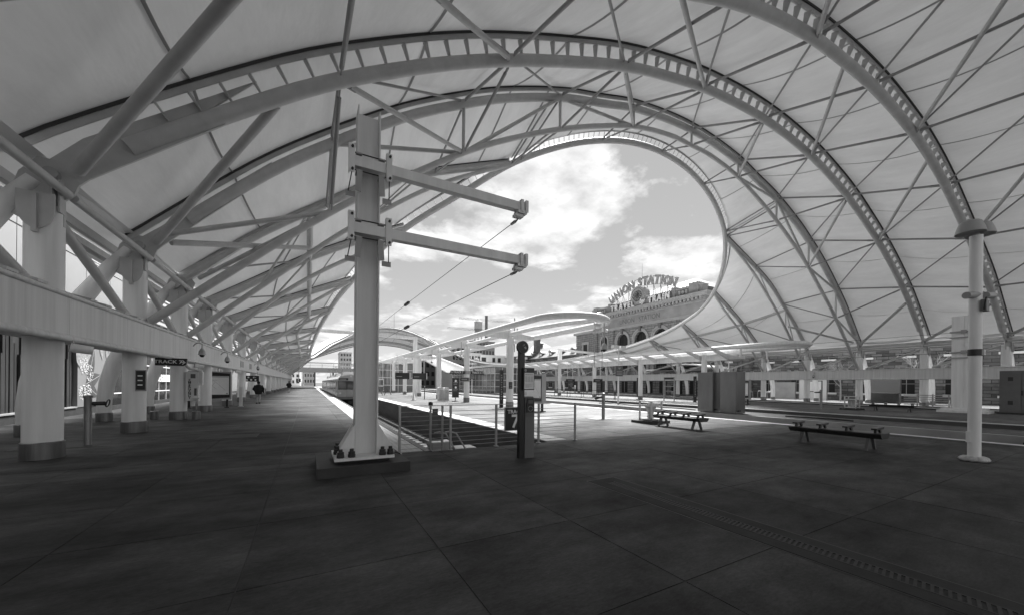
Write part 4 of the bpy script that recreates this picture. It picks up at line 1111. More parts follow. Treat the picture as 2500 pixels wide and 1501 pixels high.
# ------------------------------------------------------------------ catenary mast in the foreground
ms = thing('catenary_mast', 'tall grey steel H-section mast bolted to a dark concrete block in the foreground', 'mast', (0.95, 7.4, 0))
MB().box(0.13, 6.83, 0.0, 1.65, 8.45, 0.17).build('concrete_block', 'concrete_dark', ms, ang=0)
MB().box(0.5, 7.1, 0.17, 1.32, 7.85, 0.235).build('grout_pad', 'rubber', ms, ang=0)
MB().box(0.40, 6.98, 0.235, 1.40, 7.95, 0.285).build('base_plate', 'mast_steel', ms, ang=0)
FX0, FX1, FY0, FY1, MT = 0.75, 1.14, 7.2, 7.6, 6.62
MB().box(FX0 + 0.021, 7.385, 0.285, FX1 - 0.021, 7.41, MT - 0.04).build('web', 'mast_steel', ms, ang=0)
for x, s in ((FX0, 1), (FX1, -1)):
    MB().box(min(x, x + s * 0.02), FY0, 0.285, max(x, x + s * 0.02), FY1, MT).build('flange', 'mast_steel', ms, ang=0)
for sx, x in ((-1, FX0), (1, FX1)):
    for yy in (7.215, 7.565):
        MB().prism([(x + sx * 0.002, yy, 0.287), (x + sx * 0.30, yy, 0.287), (x + sx * 0.30, yy, 0.34), (x + sx * 0.002, yy, 0.85)], (0, 0.022, 0)).build('stiffener', 'mast_steel', ms, ang=0)
def bolt(x, y, z, parent, k=1.0):
    MB().lathe([(0.062 * k, 0), (0.062 * k, 0.05 * k), (0.055 * k, 0.055 * k), (0.055 * k, 0.10 * k), (0.034 * k, 0.102 * k), (0.034 * k, 0.15 * k)], (x, y, z), 6).build('anchor_bolt', 'black_iron', parent, ang=30)
for x, y in ((0.50, 7.06), (0.68, 7.06), (1.20, 7.06), (1.34, 7.06), (0.47, 7.45), (1.33, 7.45), (0.5, 7.86), (0.68, 7.86), (1.2, 7.86), (1.34, 7.86)): bolt(x, y, 0.286, ms)
MB().tube([(1.4, 7.6, 0.26), (1.52, 7.62, 0.22), (1.62, 7.6, 0.185), (1.665, 7.58, 0.1), (1.70, 7.56, 0.02)], 0.012, 6).build('earth_cable', 'rubber', ms)
# two cross arms clamped to the near edges of the flanges
AY = 7.09
def cross_arm(z, lab):
    a = thing('cross_arm', lab, 'mast arm', (0.95, AY, z))
    MB().box(0.62, AY - 0.075, z - 0.09, 4.20, AY + 0.075, z + 0.09).build('box_beam', 'mast_steel', a, ang=0)
    for x in (0.63, 1.26):
        s = 1 if x < 1 else -1
        ang_ = MB().box(x - 0.05, AY - 0.115, z - 0.24, x + 0.05, AY - 0.10, z + 0.26).box(x - 0.05, AY - 0.10, z - 0.24, x - 0.035, AY - 0.02, z + 0.26)
        br = ang_.build('angle_bracket', 'mast_steel', a, ang=0)
        for dz in (-0.19, 0.2): MB().cyl((x + 0.01, AY - 0.15, z + dz), (x + 0.01, AY - 0.115, z + dz), 0.022, n=6).build('bolt', 'black_iron', br, ang=0)
        MB().box(x + s * 0.07, AY - 0.09, z + 0.12, x + s * 0.17, AY + 0.12, z + 0.145).box(x + s * 0.07, AY - 0.09, z - 0.18, x + s * 0.17, AY + 0.12, z - 0.155).build('clamp_plate', 'grey_steel', a, ang=0)
        MB().prism([(x + s * 0.09, AY - 0.09, z - 0.16), (x + s * 0.18, AY - 0.09, z - 0.16), (x + s * 0.16, AY - 0.04, z - 0.52), (x + s * 0.06, AY - 0.04, z - 0.50)], (0, 0.012, 0)).build('gusset', 'grey_steel', a, ang=0)
        MB().cyl((x + 0.0, AY - 0.11, z - 0.24), (x + s * 0.10 * 0 - s * 0.04, AY + 0.12, z - 0.50), 0.009, n=6).build('stay_rod', 'black_iron', a)
        MB().box(x - 0.08, AY + 0.10, z - 0.56, x + 0.08, AY + 0.13, z - 0.47).build('stay_plate', 'grey_steel', a, ang=0)
    for dz in (0.14, -0.165):
        MB().cyl((0.60, AY - 0.06, z + dz), (1.26, AY - 0.06, z + dz), 0.011, n=6).build('tie_rod', 'black_iron', a)
    # end fitting
    for x in (4.05, 4.17):
        MB().box(x - 0.012, AY - 0.13, z - 0.13, x + 0.012, AY + 0.10, z + 0.13).box(x + 0.012, AY - 0.13, z - 0.13, x + 0.05, AY - 0.115, z + 0.13).build('end_channel', 'mast_steel', a, ang=0)
    MB().box(3.98, AY - 0.11, z - 0.16, 4.2, AY + 0.11, z - 0.095).box(3.94, AY - 0.06, z - 0.22, 4.14, AY + 0.10, z - 0.165).build('hanger_block', 'mast_steel', a, ang=0)
    return a
cross_arm(5.50, 'upper horizontal box arm of the foreground mast')
cross_arm(4.33, 'lower horizontal box arm of the foreground mast')
def wire(z, zf, lab):
    w = thing('catenary_wire', lab, 'wire', (4.06, 7.2, z))
    n = 30; Y0_, Y1_ = 7.16, 118.0
    pts = [(lerp(4.06, 4.2, i / n), lerp(Y0_, Y1_, (i / n) ** 1.6), lerp(z, zf, min(1, i / 8)) - 0.06 * math.sin(math.pi * min(1, i / 15))) for i in range(n + 1)]
    MB().tube(pts, 0.0085, 6).build('cable', 'rubber', w)
    d = (V(pts[1]) - V(pts[0])).normalized()
    def at(Y):
        for a, b in zip(pts[:-1], pts[1:]):
            if a[1] <= Y <= b[1]: return V(a).lerp(V(b), (Y - a[1]) / (b[1] - a[1]))
    p = at(17.9)
    MB().tube([p + V((0, k, 0)) for k in (-0.55, -0.42, -0.3, 0.3, 0.42, 0.55)], [0.02, 0.05, 0.075, 0.075, 0.05, 0.02], 10).build('insulator', 'black_iron', w)
    MB().tube([V(pts[0]), V(pts[0]) + d * 0.12, V(pts[0]) + d * 0.3, V(pts[0]) + d * 0.34], [0.012, 0.035, 0.03, 0.01], 8).build('dead_end', 'grey_steel', w)
    return w, at
w1, at1 = wire(5.26, 5.46, 'upper thin catenary wire running from the foreground mast over the track')
w2, at2 = wire(4.10, 4.36, 'lower contact wire running from the foreground mast over the track')
for Y in (20.9, 28, 35, 42):
    MB().cyl(at1(Y), at2(Y), 0.006, n=5).build('dropper', 'rubber', w1)
MB().cyl((3.97, 7.05, 4.24), (3.97, 7.2, 4.02), 0.006, n=5).build('jumper', 'rubber', w2)

# ------------------------------------------------------------------ cable railing at the head of the pit
rl = thing('cable_railing', 'stainless railing with horizontal cables closing the end of the track pit', 'railing', (4.3, 8.5, 0))
RX = (1.81, 3.01, 4.24, 5.54, 6.80)
for x in RX:
    p = MB().box(x - 0.024, 8.475, 0.01, x + 0.024, 8.525, 1.07).build('post', 'galvanised', rl, ang=0)
    MB().box(x - 0.05, 8.44, 0.003, x + 0.05, 8.56, 0.014).build('foot_plate', 'galvanised', p, ang=0)
MB().box(RX[0] - 0.03, 8.475, 1.07, RX[-1] + 0.03, 8.525, 1.085).build('top_rail', 'galvanised', rl, ang=0)
for i in range(9):
    z = 0.1 + 0.105 * i
    MB().cyl((RX[0], 8.5, z), (RX[-1], 8.5, z), 0.0065, n=6).build('cable', 'galvanised', rl)
t = thing('track_sign', 'black board hung on the cable railing reading track 7', 'sign', (4.8, 8.4, 0.4))
MB().box(4.44, 8.40, 0.39, 5.04, 8.44, 1.0).build('frame', 'grey_steel', t, ang=0)
MB().box(4.455, 8.392, 0.405, 5.025, 8.40, 0.985).build('face', 'sign_black', t, ang=0)
text('TRACK', 0.135, (4.74, 8.389, 0.88), FACE_NEAR, 'sign_white', t, 0.002, 0.018, sx=1.05)
text('7', 0.48, (4.74, 8.389, 0.62), FACE_NEAR, 'sign_white', t, 0.002, 0.02)

# ladder, buffer blocks and gear in the pit
t = thing('pit_ladder', 'galvanised ladder with handrail stubs descending into the track pit', 'ladder', (2.62, 8.75, 0))
for dx_ in (0.0, 0.30):
    MB().tube([(2.62 + dx_, 8.85, -1.2), (2.62 + dx_, 8.85, 1.05)], 0.03, 8).build('stile', 'galvanised', t)
for i in range(6): MB().cyl((2.62, 8.85, -1.05 + 0.25 * i), (2.92, 8.85, -1.05 + 0.25 * i), 0.016, n=6).build('rung', 'galvanised', t)
for s in (0, 0.28):
    MB().tube([(2.86 + s, 9.3, 0.32), (3.0 + s, 9.3, 0.34), (3.12 + s, 9.15, 0.30), (3.45 + s, 8.7, -0.45), (3.5 + s, 8.62, -0.6)], 0.022, 8).build('grab_rail', 'galvanised', t)
MB().lathe([(0.05, 1.05), (0.055, 1.08), (0.055, 1.13), (0.03, 1.15)], (2.62, 8.85, 0), 12).build('post_cap', 'black_iron', t)
MB().box(2.655, 8.82, 0.55, 2.80, 8.835, 0.98).build('warning_plate', 'signal_grey', t, ang=0)
t = thing('buffer_stop', 'pale concrete and timber buffer blocks with struts on the pit floor', 'buffer stop', (4.2, 12.0, PZ))
for i, (x0, y0, x1, y1, z1) in enumerate(((3.15, 10.4, 3.75, 10.95, -0.12), (3.55, 9.55, 4.15, 10.1, -0.18), (3.62, 9.1, 3.95, 9.5, -0.55))):
    MB().box(x0, y0, PZ, x1, y1, z1).build('block', 'concrete_pale', t, ang=0)
for a, b in (((3.2, 9.0, -1.2), (4.1, 9.3, -0.5)), ((3.9, 9.0, -1.2), (3.3, 9.25, -0.45)), ((3.1, 9.9, -1.2), (3.4, 10.35, -0.5))):
    MB().bar(a, b, 0.09, 0.09).build('strut', 'bark', t, ang=0)

# ------------------------------------------------------------------ ticket validator post
v = thing('ticket_validator', 'dark ticket validator post with a round sign on top and a timetable case', 'ticket validator', (4.1, 6.86, 0))
MB().box(3.99, 6.86, 0.0, 4.10, 6.98, 2.32).build('post', 'black_paint', v, ang=0)
pd = [(4.11, 6.84, 0.0), (4.345, 6.84, 0.0), (4.345, 6.84, 1.24), (4.335, 6.84, 1.30), (4.30, 6.84, 1.335), (4.15, 6.84, 1.34), (4.11, 6.84, 1.32)]
MB().prism(pd, (0, 0.14, 0)).build('pedestal', 'cabinet_grey', v, ang=0)
MB().prism([(4.135, 6.838, 0.99), (4.315, 6.838, 0.99), (4.32, 6.838, 1.15), (4.305, 6.838, 1.30), (4.155, 6.838, 1.30), (4.13, 6.838, 1.15)], (0, -0.025, 0)).build('reader_face', 'sign_black', v, ang=0)
rd = MB().ring([(4.228 + 0.055 * math.cos(R(a)), 6.812, 1.075 + 0.055 * math.sin(R(a))) for a in range(0, 360, 18)], 0.006, 6).build('reader_ring', 'grey_steel', v)
MB().box(4.17, 6.808, 1.185, 4.285, 6.814, 1.26).build('display', 'signal_grey', v, ang=0)
MB().box(4.125, 6.834, 0.90, 4.335, 6.8395, 0.975).build('label_strip', 'signal_grey', v, ang=0)
ds = MB().cyl((4.04, 6.83, 2.40), (4.04, 6.90, 2.40), 0.135, n=36).build('round_sign', 'sign_black', v)
MB().ring([(4.04 + 0.130 * math.cos(R(a)), 6.828, 2.40 + 0.130 * math.sin(R(a))) for a in range(0, 360, 10)], 0.003, 5).build('rim_line', 'print_grey', ds)
# card-and-waves mark
MB().prism([(4.055, 6.826, 2.395), (4.095, 6.826, 2.355), (4.125, 6.826, 2.375), (4.10, 6.826, 2.42)], (0, -0.002, 0)).build('card_mark', 'print_grey', ds, ang=0)
for k in (0.03, 0.05):
    MB().tube([(4.075 + k * math.cos(R(a)), 6.825, 2.41 + k * math.sin(R(a))) for a in range(80, 185, 15)], 0.004, 5).build('wave_mark', 'print_grey', ds)
tt = MB().box(4.04, 6.80, 1.48, 4.31, 6.86, 1.955).build('timetable_case', 'black_paint', v, ang=0)
MB().box(4.06, 6.797, 1.50, 4.295, 6.80, 1.85).build('timetable_sheet', 'paper', tt, ang=0)
b = MB()
for k in range(3):
    for i in range(9): b.box(4.075 + 0.072 * k, 6.7955, 1.765 - 0.014 * i, 4.135 + 0.072 * k, 6.7968, 1.771 - 0.014 * i)
for i in range(4): b.box(4.08 + 0.05 * i, 6.7955, 1.80, 4.115 + 0.05 * i, 6.7968, 1.82)
b.box(4.065, 6.7955, 1.605, 4.29, 6.7968, 1.611)
for i in range(6): b.box(4.075, 6.7955, 1.59 - 0.012 * i, 4.075 + random.uniform(0.1, 0.2), 6.7968, 1.594 - 0.012 * i)
tag(b.build('timetable_print', 'print_grey', tt, ang=0), kind='stuff')
MB().cyl((4.085, 6.7985, 1.90), (4.085, 6.796, 1.90), 0.03, n=16).build('emblem', 'print_grey', tt)

# ------------------------------------------------------------------ benches, bins, lamp, cabinets
def bench(cx, cy, L, lab, n_arm=4):
    t = thing('bench', lab, 'bench', (cx, cy, 0))
    w = 0.29
    pr = [(-w, 0.44), (-w + 0.02, 0.45), (w - 0.02, 0.45), (w, 0.44), (w - 0.03, 0.37), (w - 0.1, 0.315), (-w + 0.1, 0.315), (-w + 0.03, 0.37)]
    MB().prism([(cx + a, cy - L / 2, z) for a, z in pr], (0, L, 0)).build('seat', 'bronze_dark', t, ang=30)
    for i in range(n_arm):
        y = cy - L / 2 + 0.14 + i * (L - 0.28) / (n_arm - 1)
        arm = MB().hexa([(cx - 0.25, y - 0.055, 0.535), (cx + 0.22, y - 0.055, 0.545), (cx + 0.22, y + 0.055, 0.545), (cx - 0.25, y + 0.055, 0.535), (cx - 0.25, y - 0.055, 0.575), (cx + 0.22, y - 0.055, 0.60), (cx + 0.22, y + 0.055, 0.60), (cx - 0.25, y + 0.055, 0.575)])
        o = arm.build('armrest', 'bronze_dark', t, ang=0)
        MB().prism([(cx - 0.20, y - 0.02, 0.451), (cx - 0.12, y - 0.02, 0.451), (cx - 0.06, y - 0.02, 0.536), (cx - 0.17, y - 0.02, 0.536)], (0, 0.04, 0)).prism([(cx + 0.20, y - 0.02, 0.451), (cx + 0.12, y - 0.02, 0.451), (cx + 0.06, y - 0.02, 0.538), (cx + 0.15, y - 0.02, 0.541)], (0, 0.04, 0)).build('arm_bracket', 'bronze_dark', o, ang=0)
    for s in (-1, 1):
        y = cy + s * (L / 2 - 0.28)
        for q in (-1, 1):
            MB().hexa([(cx + q * 0.27 - 0.035, y - 0.03, 0.0), (cx + q * 0.27 + 0.035, y - 0.03, 0.0), (cx + q * 0.27 + 0.035, y + 0.03, 0.0), (cx + q * 0.27 - 0.035, y + 0.03, 0.0),
                       (cx + q * 0.13 - 0.045, y - 0.03, 0.317), (cx + q * 0.13 + 0.045, y - 0.03, 0.317), (cx + q * 0.13 + 0.045, y + 0.03, 0.317), (cx + q * 0.13 - 0.045, y + 0.03, 0.317)]).build('leg', 'bench_leg', t, ang=0)
bench(12.67, 4.56, 2.0, 'dark backless bench with small armrests nearest the lamp post')
bench(12.37, 9.2, 2.0, 'dark backless bench with small armrests beside the clear litter bin')
bench(34.6, 9.4, 2.2, 'dark backless bench on the far platform beside a clear litter bin')
def clear_bin(cx, cy, lab):
    t = thing('litter_bin', lab, 'litter bin', (cx, cy, 0))
    MB().box(cx - 0.62, cy - 0.5, 0.0, cx + 0.62, cy + 0.5, 0.11).build('plinth', 'concrete_dark', t, ang=0)
    for sx in (-1, 1):
        for sy in (-1, 1):
            MB().box(cx + sx * 0.31 - 0.03, cy + sy * 0.31 - 0.03, 0.11, cx + sx * 0.31 + 0.03, cy + sy * 0.31 + 0.03, 0.92).build('upright', 'plastic_white', t, ang=0)
    MB().box(cx - 0.35, cy - 0.35, 0.92, cx + 0.35, cy + 0.35, 0.95).box(cx - 0.345, cy - 0.345, 0.72, cx + 0.345, cy + 0.345, 0.78).build('lid', 'plastic_white', t, ang=0)
    MB().box(cx - 0.34, cy - 0.34, 0.14, cx + 0.34, cy + 0.34, 0.19).build('floor_frame', 'plastic_white', t, ang=0)
    g = MB().lathe([(0.08, 0.2), (0.14, 0.22), (0.12, 0.35), (0.17, 0.55), (0.24, 0.72)], (cx, cy, 0), 14)
    g.v = [(x + random.uniform(-.02, .02), y + random.uniform(-.02, .02), z) for x, y, z in g.v]
    g.build('bag', 'bag', t, ang=80)
clear_bin(12.9, 11.0, 'clear-sided white litter bin on a dark plinth behind the left bench')
clear_bin(34.3, 11.4, 'clear-sided white litter bin on the far platform')
# lamp post
lp = thing('lamp_post', 'white lamp post with two shallow dome heads at the right edge of the scene', 'lamp post', (12.85, 2.18, 0))
LX, LY = 12.85, 2.18
MB().lathe([(0.105, 0.05), (0.10, 0.1), (0.10, 4.95)], (LX, LY, 0), 24).build('pole', 'white_steel', lp)
bagm = MB()
for a in range(0, 360, 45):
    q = MB().lathe([(0.02, 0.0), (0.09, 0.015), (0.11, 0.05), (0.08, 0.10), (0.02, 0.12)], (LX + 0.13 * math.cos(R(a)), LY + 0.13 * math.sin(R(a)), 0.0), 10)
    bagm.add([(x + random.uniform(-.012, .012), y + random.uniform(-.012, .012), z) for x, y, z in q.v], q.f)
bagm.build('base_wrap', 'bag', lp, ang=80)
for k, (dx_, dy_, z) in enumerate(((-0.13, 0.06, 5.0), (0.20, -0.02, 5.0))):
    c = (LX + dx_, LY + dy_, z)
    h = MB().lathe([(0.03, 0.27), (0.13, 0.265), (0.165, 0.235), (0.205, 0.12), (0.235, 0.0), (0.228, -0.005), (0.20, 0.01)], c, 28).build('lamp_shade', 'grey_steel', lp)
    MB().lathe([(0.20, 0.012), (0.19, 0.03), (0.0, 0.035)], c, 24).build('lens', 'signal_grey', h)
MB().lathe([(0.06, 4.95), (0.05, 5.0), (0.05, 5.1)], (LX, LY, 0), 16).build('spigot', 'grey_steel', lp)
MB().cyl((LX - 0.13, LY + 0.06, 5.08), (LX + 0.2, LY - 0.02, 5.08), 0.03, n=10).build('yoke', 'grey_steel', lp)
for k, (a, b) in enumerate((((-0.30, 0.08, 3.62), (0.1, -0.06, 3.66)), ((0.02, -0.12, 3.62), (0.42, -0.16, 3.66)))):
    s = MB().cyl((LX + a[0], LY + a[1], a[2]), (LX + b[0], LY + b[1], b[2]), 0.075, n=16).build('spotlight', 'grey_steel', lp)
MB().box(LX - 0.13, LY - 0.17, 3.28, LX + 0.12, LY - 0.09, 3.52).build('junction_box', 'cabinet_grey', lp, ang=0)
MB().tube([(LX - 0.14, LY - 0.14, 3.3), (LX - 0.16, LY - 0.15, 3.4), (LX - 0.1, LY - 0.16, 3.56)], 0.012, 6).build('cable', 'rubber', lp)
MB().lathe([(0.112, 2.32), (0.112, 2.46), (0.10, 2.465)], (LX, LY, 0), 24).build('strap', 'black_iron', lp)
MB().box(LX - 0.05, LY - 0.135, 2.33, LX + 0.05, LY - 0.10, 2.45).build('socket', 'plastic_white', lp, ang=0)
MB().box(LX - 0.13, LY + 0.03, 0.42, LX - 0.09, LY + 0.1, 0.66).build('hatch', 'white_steel', lp, ang=0)
# stainless cabinets on the median
for (y0, y1, lab) in ((13.75, 14.75, 'tall brushed steel cabinet on the track median, left one of two'), (12.35, 13.3, 'tall brushed steel cabinet on the track median, right one of two')):
    t = thing('steel_cabinet', lab, 'cabinet', (22, y0, 0))
    MB().box(21.6, y0, 0.02, 22.5, y1, 2.45).build('body', 'stainless', t, ang=0)
    MB().box(21.585, y0 + 0.03, 0.05, 21.6, y1 - 0.03, 2.42).build('door', 'stainless', t, ang=0)
    MB().box(21.75, y0 - 0.05, 0.12, 22.0, y0, 0.22).build('cable_gland', 'black_iron', t, ang=0)
    MB().lathe([(0.02, 2.45), (0.02, 2.5)], (21.75, y0 + 0.15, 0), 8).build('lifting_eye', 'grey_steel', t)
# poles with pipes, hoses
t = thing('standpipe', 'grey standpipe post with a black valve on the island platform', 'standpipe', (12.2, 13.15, 0))
MB().lathe([(0.08, 0), (0.075, 0.02), (0.075, 1.18), (0.09, 1.185), (0.09, 1.22), (0.05, 1.24)], (12.2, 13.15, 0), 16).build('pipe', 'band_steel', t)
MB().cyl((12.2, 13.15, 1.05), (11.98, 13.3, 1.02), 0.05, n=12).cyl((12.0, 13.3, 1.02), (11.9, 13.4, 0.95), 0.07, n=12).build('valve', 'black_iron', t)
t = thing('standpipe', 'short grey standpipe with a side outlet on the far platform', 'standpipe', (34.2, 13.2, 0))
MB().lathe([(0.09, 0), (0.085, 0.02), (0.085, 1.35), (0.1, 1.36), (0.1, 1.4), (0.05, 1.41)], (34.2, 13.2, 0), 16).build('pipe', 'band_steel', t)
MB().cyl((34.2, 13.2, 1.2), (33.9, 13.5, 1.2), 0.05, n=10).build('outlet', 'black_iron', t)
def hose(pts, lab): 
    tag(MB().tube(pts, 0.035, 8).build('black_hose', 'rubber'), lab, 'hose')
hose([(22.3, 24.6, 0.03), (22.6, 23.6, 0.05), (22.2, 22.6, 0.12), (22.6, 21.8, 0.04), (22.2, 20.9, 0.05), (22.7, 20.2, 0.03)], 'black hose coiled on the track median by the white light pole')
hose([(22.4, 10.2, 0.03), (22.3, 9.2, 0.05), (22.6, 8.3, 0.04), (22.4, 7.4, 0.03)], 'black hose lying on the track median right of the cabinets')
hose([(22.5, 18.6, 0.03), (22.3, 17.6, 0.06), (22.6, 16.6, 0.04), (22.3, 15.4, 0.03)], 'black hose lying on the track median left of the cabinets')
# light pole with twin rectangular heads on the median, and others
def twin_lamp(x, y, h, lab, plate=None):
    t = thing('twin_lamp', lab, 'lamp post', (x, y, 0))
    MB().lathe([(0.13, 0), (0.13, 0.03), (0.075, 0.06), (0.06, h)], (x, y, 0), 14).build('pole', 'white_steel', t)
    for s in (-1, 1):
        MB().prism([(x + s * 0.06, y - 0.16, h - 0.12), (x + s * 0.72, y - 0.16, h - 0.10), (x + s * 0.66, y - 0.16, h + 0.14), (x + s * 0.06, y - 0.16, h + 0.12)], (0, 0.32, 0)).build('lamp_head', 'white_steel', t, ang=0)
    if plate:
        MB().box(x - 0.4, y - 0.10, plate, x + 0.4, y - 0.07, plate + 0.85).build('sign_plate', 'signal_grey', t, ang=0)
        MB().prism([(x - 0.2, y - 0.102, plate + 0.72), (x + 0.2, y - 0.102, plate + 0.72), (x, y - 0.102, plate + 0.55)], (0, -0.002, 0)).build('sign_mark', 'print_grey', t, ang=0)
        for i in range(3): MB().box(x - 0.3, y - 0.103, plate + 0.12 + 0.12 * i, x + 0.3, y - 0.1005, plate + 0.17 + 0.12 * i).build('sign_line', 'print_grey', t, ang=0)
twin_lamp(22.6, 22.6, 4.75, 'white twin-headed lamp post with a dark sign plate on the track median', 2.35)
twin_lamp(22.6, 38.5, 4.75, 'white twin-headed lamp post behind the island map case', None)
twin_lamp(22.6, 54, 4.75, 'white twin-headed lamp post far along the median behind the track signs', 2.35)
twin_lamp(50.6, 30.0, 4.9, 'white twin-headed lamp post in front of the stone wall', None)
# ------------------------------------------------------------------ low island canopies
def oval_canopy(xc, cols, label, y_end, wing=True, tube_r=0.17):
    t = thing('island_canopy', label, 'canopy', (xc, cols[0], 0))
    hw, y0, z = 2.0, 15.6, 4.88
    pts = [(xc - hw, lerp(y_end, y0, i / 10), z) for i in range(11)]
    pts += [(xc - hw * math.cos(R(a)), y0 - hw * math.sin(R(a)), z) for a in range(10, 180, 10)]
    pts += [(xc + hw, lerp(y0, y_end, i / 10), z) for i in range(11)]
    MB().tube(pts, tube_r, 16).build('rim_tube', 'white_steel', t)
    MB().tube([(xc, cols[0] + 0.2, z + 0.1), (xc, 19.0, z + 0.1), (xc + 0.3, 16.2, z + 0.05), (xc + 1.0, 14.1, z)], 0.13, 12).build('spine_tube', 'white_steel', t)
    MB().tube([(xc, cols[0], z + 0.1), (xc, y_end, z + 0.1)], 0.13, 12).build('spine_tube', 'white_steel', t)
    for k, y in enumerate(cols):
        c = MB().lathe([(0.25, 0.0), (0.25, 4.72), (0.2, 4.75)], (xc, y, 0), 24).build('column', 'white_steel', t)
        MB().lathe([(0.268, 0), (0.268, 0.40), (0.252, 0.41)], (xc, y, 0), 24).build('base_band', 'band_steel', c)
        if wing:
            for s in (-1, 1):
                MB().prism([(xc + s * 0.12, y - 0.03, 4.62), (xc + s * (hw - 0.12), y - 0.03, 4.70), (xc + s * (hw - 0.12), y - 0.03, 4.92), (xc + s * 1.1, y - 0.03, 5.0), (xc + s * 0.12, y - 0.03, 5.25)], (0, 0.06, 0)).build('wing_plate', 'white_steel', t, ang=0)
            MB().lathe([(0.14, 4.7), (0.14, 5.3), (0.1, 5.32)], (xc, y, 0), 14).build('node', 'white_steel', t)
    return t
PC = [21.95, 29.75, 37.5, 45.3, 53.1, 60.9]
oc = oval_canopy(11.95, PC, 'low white canopy frame of rounded tubes on columns over the island platform', 66)
P3C = [21.9, 29.6, 37.3, 45.0, 52.7, 60.4, 68.1]
oc3 = oval_canopy(33.0, P3C, 'low white canopy frame of rounded tubes on the far platform, behind the cabinets', 80, wing=False)
for y, x in ((17.4, 31.0), (17.4, 35.0)):
    MB().cyl((x, y, 4.0), (x, y, 4.85), 0.08, n=10).build('hanger_post', 'white_steel', oc3)
# pendant cameras and lights under the rim
def pendant(x, y, zt, L, lab, par=None):
    t = thing('pendant_camera', lab, 'camera', (x, y, zt))
    MB().cyl((x, y, zt), (x, y, zt - L), 0.022, n=8).build('stem', 'grey_steel', t)
    MB().lathe([(0.03, 0.16), (0.07, 0.12), (0.12, 0.02), (0.13, 0.0), (0.09, -0.01)], (x, y, zt - L - 0.1), 14).build('housing', 'galvanised', t)
    MB().lathe([(0.085, -0.01), (0.08, -0.05), (0.04, -0.1), (0.0, -0.11)], (x, y, zt - L - 0.1), 12).build('lens_dome', 'glass_dark', t)
pendant(10.0, 26.0, 4.75, 1.1, 'dome camera hanging under the island canopy between its first two columns')
pendant(10.0, 33.5, 4.75, 1.1, 'dome camera hanging under the island canopy between its second and third columns')
pendant(10.0, 49.0, 4.75, 1.0, 'dome camera hanging under the far part of the island canopy')
def goose(x, y, z, lab, big=1.0):
    t = thing('gooseneck_camera', lab, 'camera', (x, y, z))
    MB().tube([(x - 0.55, y, z + 0.12), (x - 0.4, y, z + 0.22), (x - 0.2, y, z + 0.24), (x - 0.04, y, z + 0.2), (x, y, z + 0.05), (x, y, z - 1.3 * big)], 0.035, 8).build('gooseneck', 'galvanised', t)
    MB().lathe([(0.04, 0.3), (0.1, 0.25), (0.16, 0.08), (0.17, 0.0), (0.1, -0.02)], (x, y, z - 1.55 * big), 16).build('housing', 'galvanised', t)
    MB().lathe([(0.1, -0.02), (0.09, -0.09), (0.03, -0.14)], (x, y, z - 1.55 * big), 12).build('lens_dome', 'glass_dark', t)
goose(13.0, 14.0, 4.95, 'dome camera on a long gooseneck at the rounded end of the island canopy')
goose(34.9, 14.9, 4.95, 'dome camera on a gooseneck at the rounded end of the far platform canopy', 0.75)
for i, (x, y) in enumerate(((12.2, 13.8), (13.7, 14.9))):
    spot(x, y, 4.55, 'cylindrical spotlight under the rounded end of the island canopy, %s one' % ('left', 'right')[i], (0.5, -0.7, -0.3)); 
# slatted roof on the far platform
sr = thing('slatted_roof', 'white slatted canopy roof with tapered ribs over the far platform', 'canopy roof', (33, 19.6, 4))
y = 19.6; k = 0
while y < 92:
    MB().prism([(33.0, y, 3.95), (30.55, y, 4.72), (30.45, y, 4.95), (33.0, y, 4.45), (35.5, y, 4.35), (35.5, y, 4.15)], (0, 0.07, 0)).build('rib', 'white_steel', sr, ang=0)
    y += 2.566; k += 1
for x, z in ((30.45, 4.92), (35.5, 4.33), (33.0, 4.2)):
    MB().bar((x, 19.6, z), (x, 92, z), 0.1, 0.16 if x != 33.0 else 0.5).build('edge_beam', 'white_steel', sr, ang=0)
for i in range(16):
    u = (i + 0.7) / 17.0; x = lerp(30.45, 35.5, u)
    z = lerp(4.97, 4.47, (x - 30.45) / 2.55) if x < 33 else lerp(4.47, 4.37, (x - 33) / 2.5)
    MB().bar((x, 19.62, z), (x, 92, z), 0.14, 0.025).build('slat', 'white_steel', sr, ang=0)
MB().bar((30.5, 19.57, 4.83), (33.0, 19.57, 4.2), 0.05, 0.3).bar((33.0, 19.57, 4.2), (35.55, 19.57, 4.25), 0.05, 0.25).build('end_beam', 'white_steel', sr, ang=0)
# portals for the overhead line
def portal(xl, xr, y, z0, z1, lab, leg_l=True, leg_r=True):
    t = thing('wire_portal', lab, 'portal', (xl, y, 0))
    MB().bar((xl - 0.15, y, z0), (xr + 0.15, y, z1), 0.3, 0.36).build('cross_beam', 'white_steel', t, ang=0)
    if leg_l: MB().box(xl - 0.2, y - 0.2, 0.0, xl + 0.2, y + 0.2, z0 + 0.1).build('leg', 'white_steel', t, ang=0)
    if leg_r: MB().box(xr - 0.22, y - 0.22, 0.0, xr + 0.22, y + 0.22, z1 + 0.15).build('leg', 'white_steel', t, ang=0)
portal(-2.0, 11.95, 47.4, 7.55, 7.35, 'white overhead-line portal over the train track, leg on the island platform', leg_l=False)
t = thing('wire_portal', 'white overhead-line gantry arm rising above the slatted roof, before the station', 'portal', (33, 45, 0))
MB().box(32.75, 44.8, 4.4, 33.25, 45.2, 6.95).build('leg', 'white_steel', t, ang=0)
MB().bar((33.0, 45.0, 6.83), (43.0, 45.0, 6.5), 0.25, 0.3).build('cross_beam', 'white_steel', t, ang=0)
MB().cyl((38.5, 45.0, 6.55), (38.5, 45.0, 5.0), 0.06, n=8).build('drop_pipe', 'grey_steel', t)
